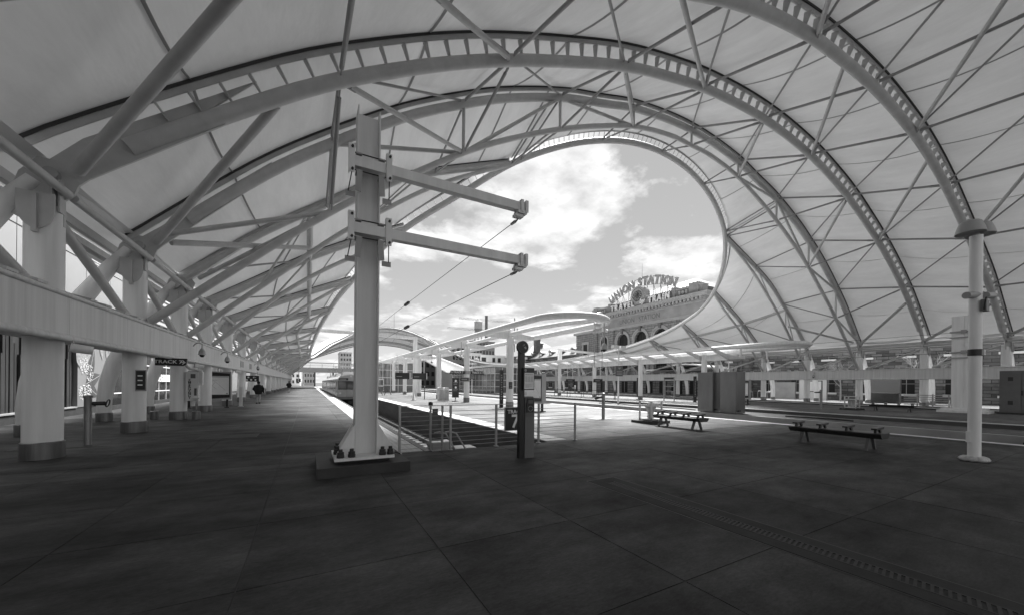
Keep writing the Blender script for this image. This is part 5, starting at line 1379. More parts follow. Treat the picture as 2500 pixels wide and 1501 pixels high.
# glazed pavilion at the far end of the island
def glass_pavilion(x0, x1, y0, y1, h, lab, nx, nz, door=None):
    t = thing('glass_pavilion', lab, 'pavilion', ((x0 + x1) / 2, y0, 0))
    MB().box(x0 - 0.6, y0 - 0.6, h, x1 + 0.6, y1 + 0.6, h + 0.35).build('roof', 'panel_white', t, ang=0)
    MB().box(x0 + 0.6, y0 + 1.5, 0, x1 - 0.6, y1 - 0.5, h - 0.1).build('core_wall', 'far_dark', t, ang=0)
    W_ = (x1 - x0) / nx; H_ = h / nz
    for i in range(nx):
        for j in range(nz):
            MB().box(x0 + i * W_ + 0.04, y0, j * H_ + 0.05, x0 + (i + 1) * W_ - 0.04, y0 + 0.03, (j + 1) * H_ - 0.05).build('pane', 'glass_sky', t, ang=0)
    for i in range(nx + 1): MB().box(x0 + i * W_ - 0.045, y0 - 0.03, 0, x0 + i * W_ + 0.045, y0 + 0.06, h).build('mullion', 'mullion', t, ang=0)
    for j in range(nz + 1): MB().box(x0, y0 - 0.033, max(0.001, j * H_ - 0.045), x1, y0 + 0.063, j * H_ + 0.045).build('transom', 'mullion', t, ang=0)
    ny = max(2, int((y1 - y0) / 1.6))
    for i in range(ny):
        a, b = lerp(y0, y1, i / ny), lerp(y0, y1, (i + 1) / ny)
        for j in range(nz): MB().box(x0, a + 0.04, j * H_ + 0.05, x0 + 0.03, b - 0.04, (j + 1) * H_ - 0.05).build('pane', 'glass_sky', t, ang=0)
        MB().box(x0 - 0.03, a + 0.05, 0, x0 + 0.06, a + 0.13, h).build('mullion', 'mullion', t, ang=0)
    for j in range(1, nz): MB().box(x0 - 0.028, y0 + 0.06, j * H_ - 0.04, x0 + 0.058, y1, j * H_ + 0.04).build('transom', 'mullion', t, ang=0)
    if door:
        d = MB().box(door, y0 - 0.06, 0.02, door + 1.0, y0 - 0.034, 2.3).build('door', 'panel_white', t, ang=0)
        MB().box(door + 0.15, y0 - 0.07, 1.2, door + 0.85, y0 - 0.06, 2.1).box(door + 0.15, y0 - 0.07, 0.3, door + 0.85, y0 - 0.06, 1.0).build('glazing', 'glass_sky', d, ang=0)
glass_pavilion(8.3, 15.8, 64.0, 84.0, 5.0, 'glazed pavilion with white mullions and a white door at the far end of the island', 6, 4, 10.0)
glass_pavilion(28.6, 37.4, 58.0, 80.0, 4.6, 'glazed waiting pavilion under the slatted roof on the far platform', 6, 4)
# signs on the island canopy -------------------------------------------------------
def wing_sign(x0, x1, y, z0, z1, body, lab, size, tail, arrow_side, group=None):
    t = thing('track_sign', lab, 'sign', ((x0 + x1) / 2, y, z0), group)
    q = [(x0, y, z0), (x1, y, z0), (x1, y, z1), (x0, y, z1)]
    if tail < 0: q = [(x0 - 0.02, y, z0), (x1, y, z0), (x1, y, z1), (x0 + 0.1, y, z1)]
    if tail > 0: q = [(x0, y, z0), (x1 + 0.02, y, z0), (x1 - 0.1, y, z1), (x0, y, z1)]
    MB().prism(q, (0, 0.09, 0)).build('board', 'sign_black', t, ang=0)
    text(body, size, ((x0 + x1) / 2 - 0.08 * (arrow_side or 0), y - 0.004, (z0 + z1) / 2), FACE_NEAR, 'sign_white', t, 0.003, 0.015)
    if arrow_side: arrow(t, ((x1 - 0.16) if arrow_side > 0 else (x0 + 0.2), y - 0.004, (z0 + z1) / 2), 0.14, 'sign_white', arrow_side)
    return t
wing_sign(10.35, 11.68, 29.5, 2.42, 2.70, 'TRACK 7', 'black wing sign reading track 7 with a left arrow, on the second island column', 0.22, -1, -1)
wing_sign(12.22, 13.5, 29.5, 2.42, 2.70, 'TRACK 6', 'black wing sign reading track 6 with a right arrow, on the second island column', 0.22, 1, 1)
t = thing('sign_clamp', 'grey clamp rings with a small black plate round the second island column', 'clamp', (11.95, 29.75, 1.9))
MB().lathe([(0.262, 2.42), (0.262, 2.7)], (11.95, 29.75, 0), 20).lathe([(0.262, 1.78), (0.262, 2.14)], (11.95, 29.75, 0), 20).build('ring', 'galvanised', t)
MB().box(11.25, 29.42, 1.86, 12.0, 29.46, 2.1).build('plate', 'sign_black', t, ang=0)
MB().box(11.35, 29.414, 1.95, 11.88, 29.4195, 2.02).build('print_line', 'print_grey', t, ang=0)
for i, (x, lab) in enumerate(((8.3, 'black hanging destination board over the island platform, left of a pair'), (10.2, 'black hanging destination board over the island platform, right of a pair'))):
    t = thing('hanging_board', lab, 'sign', (x + 0.7, 41.5, 2.1))
    MB().box(x, 41.5, 2.05, x + 1.55, 41.62, 2.75).build('board', 'sign_black', t, ang=0)
    MB().box(x + 1.58, 41.52, 2.05, x + 1.66, 41.60, 2.78).build('edge_light', 'panel_white', t, ang=0)
    for q in (0.2, 1.3): MB().cyl((x + q, 41.56, 2.75), (x + q, 41.56, 4.75), 0.035, n=8).build('rod', 'white_steel', t)
    MB().box(x + 0.15, 41.494, 2.3, x + 0.75, 41.499, 2.36).build('print_line', 'print_grey', t, ang=0)
for i, (x, y, lab) in enumerate(((31.4, 41.3, 'black hanging board under the slatted roof, left of a pair'), (32.6, 37.0, 'black hanging board under the slatted roof, right of a pair'))):
    t = thing('hanging_board', lab, 'sign', (x, y, 2.1))
    MB().prism([(x, y, 1.95), (x + 1.55, y, 1.95), (x + 1.55, y, 2.4), (x + 0.08, y, 2.4)], (0, 0.1, 0)).build('board', 'sign_black', t, ang=0)
    for q in (0.3, 1.2): MB().cyl((x + q, y + 0.05, 2.4), (x + q, y + 0.05, 4.0), 0.035, n=8).build('rod', 'white_steel', t)
    MB().box(x + 0.3, y - 0.006, 2.12, x + 1.1, y - 0.001, 2.2).build('print_line', 'print_grey', t, ang=0)
# tall black pylon signs
def pylon(x, y, w, h, lab, letters=None, z0=0.0):
    t = thing('pylon_sign', lab, 'sign', (x, y, 0))
    MB().box(x - w / 2, y, z0 if z0 else 0.0, x + w / 2, y + 0.12, h).build('board', 'sign_black', t, ang=0)
    if z0:
        MB().cyl((x, y + 0.06, 0.03), (x, y + 0.06, z0), 0.05, n=10).build('stem', 'galvanised', t)
        MB().lathe([(0.3, 0), (0.3, 0.06), (0.1, 0.07)], (x, y + 0.06, 0), 16).build('foot', 'galvanised', t)
    if letters:
        for i in range(letters): MB().box(x - w * 0.3, y - 0.004, h - 0.40 - 0.16 * i, x + w * (0.05 + 0.12 * (i % 2)), y - 0.0005, h - 0.31 - 0.16 * i).build('print_mark', 'print_grey', t, ang=0)
    else:
        for i, zz in enumerate((0.86, 0.52)):
            MB().cyl((x, y - 0.003, z0 + (h - z0) * zz), (x, y - 0.0005, z0 + (h - z0) * zz), w * 0.16, n=14).build('pictogram', 'sign_white', t)
            for k in range(2): MB().box(x - w * 0.36, y - 0.003, z0 + (h - z0) * (zz - 0.1 - 0.08 * k), x + w * (0.3 - 0.1 * k), y - 0.0005, z0 + (h - z0) * (zz - 0.075 - 0.08 * k)).build('print_line', 'print_grey', t, ang=0)
pylon(11.5, 22.25, 0.24, 2.55, 'narrow black pylon sign with a column of small marks beside the nearest island column', 11)
pylon(11.65, 31.6, 0.62, 2.1, 'black freestanding information sign on a stem between island columns', None, 0.35)
pylon(33.6, 23.2, 0.34, 2.55, 'narrow black pylon sign with a column of small marks just left of the steel cabinets', 11)
pylon(33.9, 30.6, 0.5, 2.5, 'black freestanding information sign on the far platform beside the thin lamp post', None, 0.35)
t = thing('column_sign', 'small black notice on the nearest island column', 'sign', (12.0, 21.6, 1.3))
MB().box(11.72, 21.62, 1.30, 11.98, 21.66, 1.75).build('board', 'sign_black', t, ang=0)
for i in range(3): MB().box(11.75, 21.615, 1.38 + 0.11 * i, 11.93, 21.619, 1.41 + 0.11 * i).build('print_line', 'print_grey', t, ang=0)
# recycling bins, cone, barrier on the island
t = thing('litter_bin', 'pair of pale upright recycling bins on the island platform', 'litter bin', (10.5, 31.5, 0))
for k in (0, 0.5):
    b = MB().prism([(10.05 + k, 31.5, 0.05), (10.48 + k, 31.5, 0.05), (10.48 + k, 31.5, 1.2), (10.42 + k, 31.5, 1.27), (10.11 + k, 31.5, 1.27), (10.05 + k, 31.5, 1.2)], (0, 0.45, 0)).build('shell', 'plastic_white', t, ang=0)
    MB().box(10.12 + k, 31.49, 0.15, 10.41 + k, 31.498, 1.05).build('front_panel', 'galvanised', b, ang=0)
t = thing('traffic_cone', 'small pale traffic cone on the island platform', 'cone', (8.6, 34.5, 0))
MB().lathe([(0.17, 0.04), (0.15, 0.08), (0.035, 0.72), (0.03, 0.74), (0.0, 0.74)], (8.6, 34.5, 0), 16).build('body', 'plastic_white', t)
MB().box(8.4, 34.3, 0, 8.8, 34.7, 0.045).build('base', 'cone', t, ang=0)
t = thing('sawhorse', 'dark folded barrier trestle near the glazed pavilion', 'barrier', (8.6, 50, 0))
for dx_ in (0, 1.1):
    for s in (-1, 1): MB().bar((8.0 + dx_ + s * 0.45, 50, 0), (8.0 + dx_, 50 + 0.2, 1.05), 0.08, 0.08).build('leg', 'signal_grey', t, ang=0)
for z in (0.45, 0.75, 1.0): MB().box(7.9, 50.1, z, 9.3, 50.16, z + 0.14).build('board', 'signal_grey', t, ang=0)
tag(MB().lathe([(0.05, 0), (0.05, 1.3), (0.03, 1.32)], (10.2, 36.6, 0), 10).build('bollard', 'band_steel'), 'thin grey bollard post beside the traffic cone', 'bollard')
# queue barriers on the far platform
for i in range(11):
    x, y = 30.4 + (i % 2) * 1.6, 31.0 + i * 1.45
    p = MB().lathe([(0.17, 0.0), (0.17, 0.02), (0.035, 0.03), (0.03, 0.98), (0.04, 1.0), (0.0, 1.01)], (x, y, 0), 10)
    if i < 10: 
        x2, y2 = 30.4 + ((i + 1) % 2) * 1.6, 31.0 + (i + 1) * 1.45
        p.bar((x, y, 0.93), (x2, y2, 0.93), 0.004, 0.05)
    tag(p.build('queue_barrier', 'black_paint'), '%s thin black queue barrier post with belt on the far platform' % ORD[i], 'barrier', 'queue barriers on the far platform')
t = thing('framed_sign', 'pale two-legged sign frame with a black header on the far platform', 'sign', (33.3, 26, 0))
for y in (25.4, 26.65): MB().box(33.26, y - 0.04, 0, 33.34, y + 0.04, 2.5).build('leg', 'galvanised', t, ang=0)
MB().box(33.24, 25.44, 2.25, 33.30, 26.6, 2.48).build('header', 'sign_black', t, ang=0)
MB().box(33.27, 25.44, 1.5, 33.31, 26.6, 1.56).box(33.27, 25.44, 1.0, 33.31, 26.6, 1.05).build('rail', 'galvanised', t, ang=0)
# ------------------------------------------------------------------ the old station
XS = 60.0
st = thing('station_building', 'old stone railway station with arched windows and a clock, beyond the tracks', 'building', (XS, 53.9, 0))
# central block wall with arched openings cut as real recesses
def arch_poly(yc, w, z0, zs, n=14):
    """opening outline: straight jambs to zs then a semicircle"""
    r = w / 2
    return [(yc + r, z0)] + [(yc + r * math.cos(math.pi * i / n), zs + r * math.sin(math.pi * i / n)) for i in range(n + 1)] + [(yc - r, z0)]
OP = [(58.85, 3.1, 4.6, 11.2), (53.9, 3.1, 4.6, 11.2), (48.95, 3.1, 4.6, 11.2), (64.55, 2.1, 4.6, 11.7), (43.25, 2.1, 4.6, 11.7)]
def wall_with_arches(ya, yb, z0, z1, ops, x, th):
    """front face split in vertical strips around each arched opening"""
    m = MB(); ops = sorted(ops); edges = [ya]
    for yc, w, a, b in ops: edges += [yc - w / 2, yc + w / 2]
    edges.append(yb)
    for i in range(0, len(edges), 2): m.box(x, edges[i], z0, x + th, edges[i + 1], z1)
    for yc, w, a, b in ops:
        r = w / 2; n = 14
        if a > z0: m.box(x, yc - r, z0, x + th, yc + r, a)
        for i in range(n):
            y0, y1 = yc + r * math.cos(math.pi * (i + 1) / n), yc + r * math.cos(math.pi * i / n)
            h0, h1 = b + r * math.sin(math.pi * (i + 1) / n), b + r * math.sin(math.pi * i / n)
            m.hexa([(x, y0, h0), (x + th, y0, h0), (x + th, y1, h1), (x, y1, h1), (x, y0, z1), (x + th, y0, z1), (x + th, y1, z1), (x, y1, z1)])
    return m
wall_with_arches(39.85, 68.0, 0, 16.9, OP, XS, 0.9).build('facade_wall', 'ashlar', st, ang=0)
MB().box(XS + 0.9, 39.85, 0, XS + 18, 68.0, 17.6).build('block_core', 'stone_pale', st, ang=0)
for yc, w, a, b in OP:
    win = MB().prism([(XS + 0.62, y, z) for y, z in arch_poly(yc, w, a, b)], (0.05, 0, 0)).build('arched_window', 'window_dark', st, ang=0)
    f = MB()
    for k in range(-3, 4):
        y = yc + k * w / 7; h = b + math.sqrt(max(0, (w / 2) ** 2 - (y - yc) ** 2))
        f.box(XS + 0.57, y - 0.035, a, XS + 0.62, y + 0.035, h)
    f.build('glazing_bar', 'black_iron', win, ang=0)
    ro = w / 2
    for r0, r1, x0, nm in ((ro, ro + 0.34, 0.28, 'inner'), (ro + 0.36, ro + 0.62, 0.02, 'outer')):
        if w < 2.5 and nm == 'outer': continue
        n = 22; rows = [[], [], [], []]
        q = MB()
        for i in range(n):
            t0, t1 = math.pi * i / n, math.pi * (i + 1) / n
            P = lambda r, t, x: (x, yc + r * math.cos(t), b + r * math.sin(t))
            xa, xb = XS - (0.10 if nm == 'inner' else 0.22), XS + 0.3
            q.hexa([P(r0, t0, xa), P(r1, t0, xa), P(r1, t1, xa), P(r0, t1, xa), P(r0, t0, xb), P(r1, t0, xb), P(r1, t1, xb), P(r0, t1, xb)])
        q.build('archivolt', 'stone_trim', st, ang=30)
        for s in (-1, 1):
            y0, y1 = sorted((yc + s * r0, yc + s * r1))
            MB().box(XS - (0.09 if nm == 'inner' else 0.20), y0, a, XS + 0.3, y1, b).build('jamb', 'stone_trim', st, ang=0)
    if w > 2.5:
        n = 26                                    # egg-and-dart beads round the arch
        bd = MB().cbox((0, 0, 0), (0.14, 0.14, 0.14)).mesh('bead', 'stone_trim', 0)
        for i in range(1, n): put('bead', bd, st, Matrix.Translation((XS - 0.16, yc + (ro + 0.35) * math.cos(math.pi * i / n), b + (ro + 0.35) * math.sin(math.pi * i / n))))
        MB().prism([(XS - 0.45, yc - 0.22, b + ro + 0.1), (XS - 0.45, yc + 0.22, b + ro + 0.1), (XS - 0.45, yc + 0.36, b + ro + 1.0), (XS - 0.45, yc - 0.36, b + ro + 1.0)], (0.5, 0, 0)).build('keystone', 'stone_dark', st, ang=0)
# pilasters, mouldings, frieze, cornice
for y in (61.9, 45.9, 67.4, 40.45):
    MB().box(XS - 0.25, y - 0.55, 0, XS + 0.1, y + 0.55, 16.9).build('pilaster', 'ashlar', st, ang=0)
for z0, z1, px in ((13.85, 14.15, 0.32), (14.15, 14.35, 0.45), (16.25, 16.45, 0.4)):
    MB().box(XS - px, 39.85 - px, z0, XS + 1, 68.0 + px, z1).build('moulding', 'stone_trim', st, ang=0)
MB().box(XS - 0.27, 39.75, 14.35, XS + 0.85, 68.1, 16.25).build('frieze', 'stone_pale', st, ang=0)
MB().box(XS - 0.3, 39.72, 16.45, XS + 0.9, 68.13, 17.05).build('bed_mould', 'stone_trim', st, ang=0)
dm = MB().box(-0.75, -0.2, 0, 0, 0.2, 0.42).mesh('modillion', 'stone_trim', 0)
yy = 40.0
while yy < 68.1:
    put('modillion', dm, st, Matrix.Translation((XS - 0.3, yy, 16.62))); yy += 0.78
MB().box(XS - 1.15, 38.75, 17.06, XS + 1, 69.1, 17.3).box(XS - 1.3, 38.6, 17.3, XS + 1, 69.25, 17.55).box(XS - 1.42, 38.48, 17.55, XS + 1, 69.37, 17.75).build('cornice', 'stone_trim', st, ang=0)
text('UNION   STATION', 1.45, (XS - 0.275, 54.2, 15.25), FACE_LEFT, 'stone_dark', st, 0.02, 0.0, name='engraved_lettering', sx=0.88)
# parapet with panels
MB().box(XS - 0.55, 39.85, 17.75, XS + 0.8, 68.0, 19.1).build('parapet', 'stone_pale', st, ang=0)
MB().box(XS - 0.7, 39.7, 19.1, XS + 0.9, 68.15, 19.35).build('parapet_coping', 'stone_trim', st, ang=0)
for y, w in ((66.9, 1.3), (62.2, 0.9), (45.6, 0.9), (41.5, 1.9)):
    MB().box(XS - 0.75, y - w / 2, 17.75, XS + 0.95, y + w / 2, 19.75).build('parapet_pier', 'stone_pale', st, ang=0)
for y in (64.6, 43.7):
    MB().box(XS - 0.60, y - 1.1, 18.0, XS - 0.55, y + 1.1, 18.95).build('parapet_panel', 'stone_dark', st, ang=0)
    MB().cyl((XS - 0.68, y, 18.47), (XS - 0.6, y, 18.47), 0.3, n=14).box(XS - 0.66, y - 0.95, 18.1, XS - 0.6, y - 0.5, 18.85).box(XS - 0.66, y + 0.5, 18.1, XS - 0.6, y + 0.95, 18.85).build('carved_relief', 'stone_trim', st, ang=0)
# clock with round pediment
CYc, CZ = 53.9, 19.9
q = MB(); n = 24
pts = [(XS - 0.95, CYc + 1.75, 17.75)] + [(XS - 0.95, CYc + 1.75 * math.cos(math.pi * i / n), 20.15 + 1.75 * math.sin(math.pi * i / n)) for i in range(n + 1)] + [(XS - 0.95, CYc - 1.75, 17.75)]
q.prism(pts, (1.6, 0, 0)); q.build('clock_pediment', 'stone_trim', st, ang=30)
for s in (-1, 1):
    MB().prism([(XS - 0.8, CYc + s * 1.75, 17.75), (XS - 0.8, CYc + s * 4.2, 17.75), (XS - 0.8, CYc + s * 3.6, 18.5), (XS - 0.8, CYc + s * 2.4, 19.0), (XS - 0.8, CYc + s * 1.75, 20.0)], (1.0, 0, 0)).build('scroll', 'stone_trim', st, ang=0)
MB().ring([(XS - 1.0, CYc + 1.32 * math.cos(R(a)), CZ + 1.32 * math.sin(R(a))) for a in range(0, 360, 12)], 0.16, 8).build('clock_surround', 'stone_trim', st)
MB().tube([(XS - 0.98, CYc + 1.62 * math.cos(R(a)), 20.15 + 1.62 * math.sin(R(a))) for a in range(-15, 196, 10)], 0.12, 8).build('pediment_moulding', 'stone_trim', st)
ck = MB().cyl((XS - 1.02, CYc, CZ), (XS - 0.9, CYc, CZ), 1.05, n=32).build('clock_face', 'clock_dark', st)
for i in range(12):
    a = R(30 * i); c = V((XS - 1.03, CYc + 0.78 * math.sin(a), CZ + 0.78 * math.cos(a)))
    d = V((0, math.sin(a), math.cos(a)))
    MB().bar(c - d * 0.19, c + d * 0.19, 0.12, 0.03, up=(1, 0, 0)).build('hour_mark', 'stone_trim', ck, ang=0)
for a, L in ((-35, 0.55), (-5, 0.8)):
    d = V((0, math.sin(R(a)), math.cos(R(a)))); MB().bar(V((XS - 1.06, CYc, CZ)) - d * 0.15, V((XS - 1.06, CYc, CZ)) + d * L, 0.09, 0.03, up=(1, 0, 0)).build('hand', 'sign_black', ck, ang=0)
# hipped metal roofs
def hip(x0, x1, y0, y1, z0, z1, ins, name, m, par):
    return MB().add([(x0, y0, z0), (x1, y0, z0), (x1, y1, z0), (x0, y1, z0), (x0 + (x1 - x0) / 2, y0 + ins, z1), (x0 + (x1 - x0) / 2, y1 - ins, z1)],
                    [(0, 1, 4), (1, 2, 5, 4), (2, 3, 5), (3, 0, 4, 5), (3, 2, 1, 0)]).build(name, m, par, ang=0)
rf = hip(XS + 1, XS + 17, 40.2, 67.6, 19.2, 23.4, 7.5, 'roof', 'roof_metal', st)
for i in range(34):
    t_ = (i + 0.5) / 34; y = lerp(40.2, 67.6, t_)
    k = min(1, (y - 40.2) / 7.5, (67.6 - y) / 7.5)
    MB().bar((XS + 1, y, 19.26), (XS + 1 + 8 * k, y, 19.26 + 4.2 * k), 0.06, 0.08).build('roof_seam', 'roof_slate', rf, ang=0)
MB().cyl((XS + 2, 55.4, 20), (XS + 2, 55.4, 27.4), 0.06, 0.03, 8).build('flagpole', 'grey_steel', st)
# stepped pavilions left and right
for ya, yb, sgn in ((68.0, 75.4, 1), (32.7, 39.85, -1)):
    MB().box(XS + 0.5, ya + 0.002, 0, XS + 14, yb, 14.2).build('pavilion_wall', 'ashlar', st, ang=0)
    MB().box(XS - 0.1, ya + 0.004, 14.2, XS + 14, yb + 0.4 * max(0, sgn), 14.75).build('pavilion_cornice', 'stone_trim', st, ang=0)
    MB().box(XS + 0.35, ya + 0.01, 6.4, XS + 0.52, yb + 0.1, 6.9).box(XS + 0.4, ya + 0.01, 5.7, XS + 0.52, yb + 0.1, 5.9).build('string_course', 'stone_trim', st, ang=0)
    yc = (ya + yb) / 2
    w = MB().box(XS + 0.44, yc - 0.75, 8.3, XS + 0.5, yc + 0.75, 11.6).build('window', 'window_dark', st, ang=0)
    MB().box(XS + 0.36, yc - 1.15, 7.9, XS + 0.505, yc - 0.76, 12.2).box(XS + 0.36, yc + 0.76, 7.9, XS + 0.505, yc + 1.15, 12.2).box(XS + 0.33, yc - 1.3, 11.62, XS + 0.506, yc + 1.3, 12.25).build('surround', 'stone_trim', w, ang=0)
# ground-floor band of the central block: courses, round-headed doors
for z in (5.9, 6.35, 6.8):
    MB().box(XS - 0.3 - 0.1 * (z > 6.5), 32.6, z, XS + 0.95, 75.5, z + 0.22).build('string_course', 'stone_trim', st, ang=0)
for i in range(13):
    y = 34.2 + i * 3.3
    d = MB().box(XS - 0.04, y, 0.1, XS + 0.0, y + 1.7, 3.5).build('door', 'window_dark', st, ang=0)
    MB().box(XS - 0.07, y + 0.8, 0.1, XS - 0.04, y + 0.9, 3.5).box(XS - 0.07, y, 2.5, XS - 0.04, y + 1.7, 2.6).build('glazing_bar', 'stone_trim', d, ang=0)
    for s in (-1, 0, 1):
        MB().prism([(XS - 0.06, y + 0.85 + s * 0.5 - 0.18, 3.7), (XS - 0.06, y + 0.85 + s * 0.5 + 0.18, 3.7), (XS - 0.06, y + 0.85 + s * 0.75 + 0.22, 4.9), (XS - 0.06, y + 0.85 + s * 0.75 - 0.22, 4.9)], (0.07, 0, 0)).build('voussoir', 'stone_trim', st, ang=0)
    MB().box(XS - 0.1, y - 0.7, 0, XS + 0.05, y - 0.5, 5.8).build('pier', 'ashlar', st, ang=0)
# long wings of rubble stone
def wing(ya, yb, lab, z1, roof_):
    t = thing('station_wing', lab, 'building', (XS + 1.5, (ya + yb) / 2, 0))
    MB().box(XS + 1.5, ya, 0, XS + 14, yb, z1).build('wall', 'rubble', t, ang=0)
    y = ya + 1.6; k = 0
    while y < yb - 1.5:
        for z0, h, w in ((0.9, 2.1, 1.35), (5.35, 0.35, 1.25)) if ya < 35 else ((0.9, 2.4, 1.3), (5.3, 2.1, 1.2)):
            wn = MB().box(XS + 1.46, y - w / 2, z0, XS + 1.5, y + w / 2, z0 + h).build('window', 'window_dark', t, ang=0)
            MB().box(XS + 1.44, y - 0.03, z0, XS + 1.46, y + 0.03, z0 + h).box(XS + 1.44, y - w / 2, z0 + h * 0.55, XS + 1.46, y + w / 2, z0 + h * 0.55 + 0.06).build('sash', 'stone_trim', wn, ang=0)
            MB().box(XS + 1.34, y - w / 2 - 0.18, z0 - 0.24, XS + 1.5, y + w / 2 + 0.18, z0).build('sill', 'panel_white', wn, ang=0)
            if h > 1: MB().box(XS + 1.38, y - w / 2 - 0.25, z0 + h + 0.02, XS + 1.5, y + w / 2 + 0.25, z0 + h + 0.42).build('lintel', 'panel_white', wn, ang=0)
        y += 3.7; k += 1
    MB().box(XS + 0.6, ya, z1, XS + 14, yb, z1 + 0.3).build('eaves', 'stone_dark', t, ang=0)
    if roof_:
        r = MB().prism([(XS + 0.6, ya, z1 + 0.3), (XS + 7.2, ya, z1 + 4.3), (XS + 14, ya, z1 + 0.3)], (0, yb - ya, 0)).build('roof', 'roof_slate', t, ang=0)
        y = ya + 3.0
        while y < yb - 2:
            d = MB().box(XS + 1.9, y - 0.75, z1 + 0.6, XS + 5.0, y + 0.75, z1 + 1.9).build('dormer', 'stone_dark', t, ang=0)
            MB().prism([(XS + 1.6, y - 1.05, z1 + 1.9), (XS + 1.6, y + 1.05, z1 + 1.9), (XS + 1.6, y, z1 + 2.5)], (4, 0, 0)).build('dormer_roof', 'roof_slate', d, ang=0)
            MB().box(XS + 1.87, y - 0.4, z1 + 0.85, XS + 1.9, y + 0.4, z1 + 1.7).build('dormer_window', 'panel_white', d, ang=0)
            y += 5.2
        for yc in (ya + 3.5, ya + 27):
            c = MB().box(XS + 6.2, yc - 0.7, z1 + 2, XS + 7.8, yc + 0.7, z1 + 5.6).box(XS + 6.0, yc - 0.9, z1 + 5.6, XS + 8.0, yc + 0.9, z1 + 5.9).build('chimney', 'stone_dark', t, ang=0)
    return t
wing(75.5, 135.0, 'long stone station wing with dormered slate roof, left of the clock block', 9.2, True)
wing(-12.0, 32.6, 'long rough stone station wing with pale lintels, behind the right-hand columns', 10.5, False)
pv = thing('hip_pavilion', 'slate hipped end pavilion of the station with a chimney, far left of the clock block', 'building', (XS + 8, 104, 0))
MB().box(XS - 0.5, 99, 0, XS + 16, 112, 10.6).build('wall', 'rubble', pv, ang=0)
hip(XS - 1.2, XS + 16.6, 98.2, 112.8, 10.6, 16.6, 6.5, 'roof', 'roof_slate', pv)
MB().box(XS + 3.0, 98.5, 11, XS + 4.6, 100, 16.0).build('chimney', 'stone_dark', pv, ang=0)

# rooftop neon lettering (unlit by day)
sg = thing('rooftop_sign', 'big arched rooftop lettering reading union station on a steel frame over the clock', 'sign', (XS + 0.5, 53.9, 19.4))
LET = list(zip('UNIONSTATION', [62.5, 60.9, 59.65, 58.45, 56.75, 54.45, 53.1, 51.65, 50.1, 48.95, 47.75, 46.35]))
def arc_z(y): return 22.95 - 0.029 * (y - 54.2) ** 2
for ch, y in LET:
    slope = -0.058 * (y - 54.2)
    xdir = V((0, -1, -slope)).normalized(); ydir = V((0, -slope, 1)).normalized()
    me = text_mesh(ch, 2.3, 0.16, 0.05)
    me.materials.clear(); me.materials.append(MATS['letter_face'])
    put('letter', me, sg, frame((XS + 0.3, y, arc_z(y) - 0.05), xdir, ydir) @ Matrix.Diagonal((0.86, 1, 1, 1)))
for dz in (-0.85, 0.85):
    MB().tube([(XS + 0.6, y, arc_z(y) + dz) for y in [46 + 0.5 * i for i in range(34)]], 0.045, 6).build('frame_rail', 'black_iron', sg)
for y in [46.3 + 1.65 * i for i in range(11)]:
    MB().cyl((XS + 0.65, y, 19.3), (XS + 0.65, y, arc_z(y) + 0.8), 0.045, n=6).build('frame_post', 'black_iron', sg)
    MB().cyl((XS + 0.65, y, arc_z(y) - 0.8), (XS + 2.6, y + 0.8, 19.4), 0.04, n=6).build('frame_stay', 'black_iron', sg)
s2 = thing('cornice_sign', 'row of block letters reading travel by train standing on the station cornice', 'sign', (XS - 1, 53.9, 17.8))
for body, ys in (('TRAVEL', [60.75, 59.6, 58.25, 57.0, 55.95, 54.95]), ('TRAIN', [50.5, 49.45, 48.3, 47.4, 46.5])):
    for ch, y in zip(body, ys):
        me = text_mesh(ch, 1.6, 0.14, 0.045); me.materials.clear(); me.materials.append(MATS['letter_light'])
        put('letter', me, s2, frame((XS - 1.25, y, 18.35), *FACE_LEFT) @ Matrix.Diagonal((0.85, 1, 1, 1)))
        me2 = text_mesh(ch, 1.75, 0.06, 0.075); me2.materials.clear(); me2.materials.append(MATS['letter_side'])
        put('letter_back', me2, s2, frame((XS - 1.02, y, 18.30), *FACE_LEFT) @ Matrix.Diagonal((0.85, 1, 1, 1)))
text('by', 1.35, (XS - 1.3, 52.55, 18.55), FACE_LEFT, 'letter_light', s2, 0.06, 0.02, 0.35)
for z in (17.95, 18.9): MB().cyl((XS - 0.95, 46, z), (XS - 0.95, 61.2, z), 0.035, n=6).build('frame_rail', 'black_iron', s2)
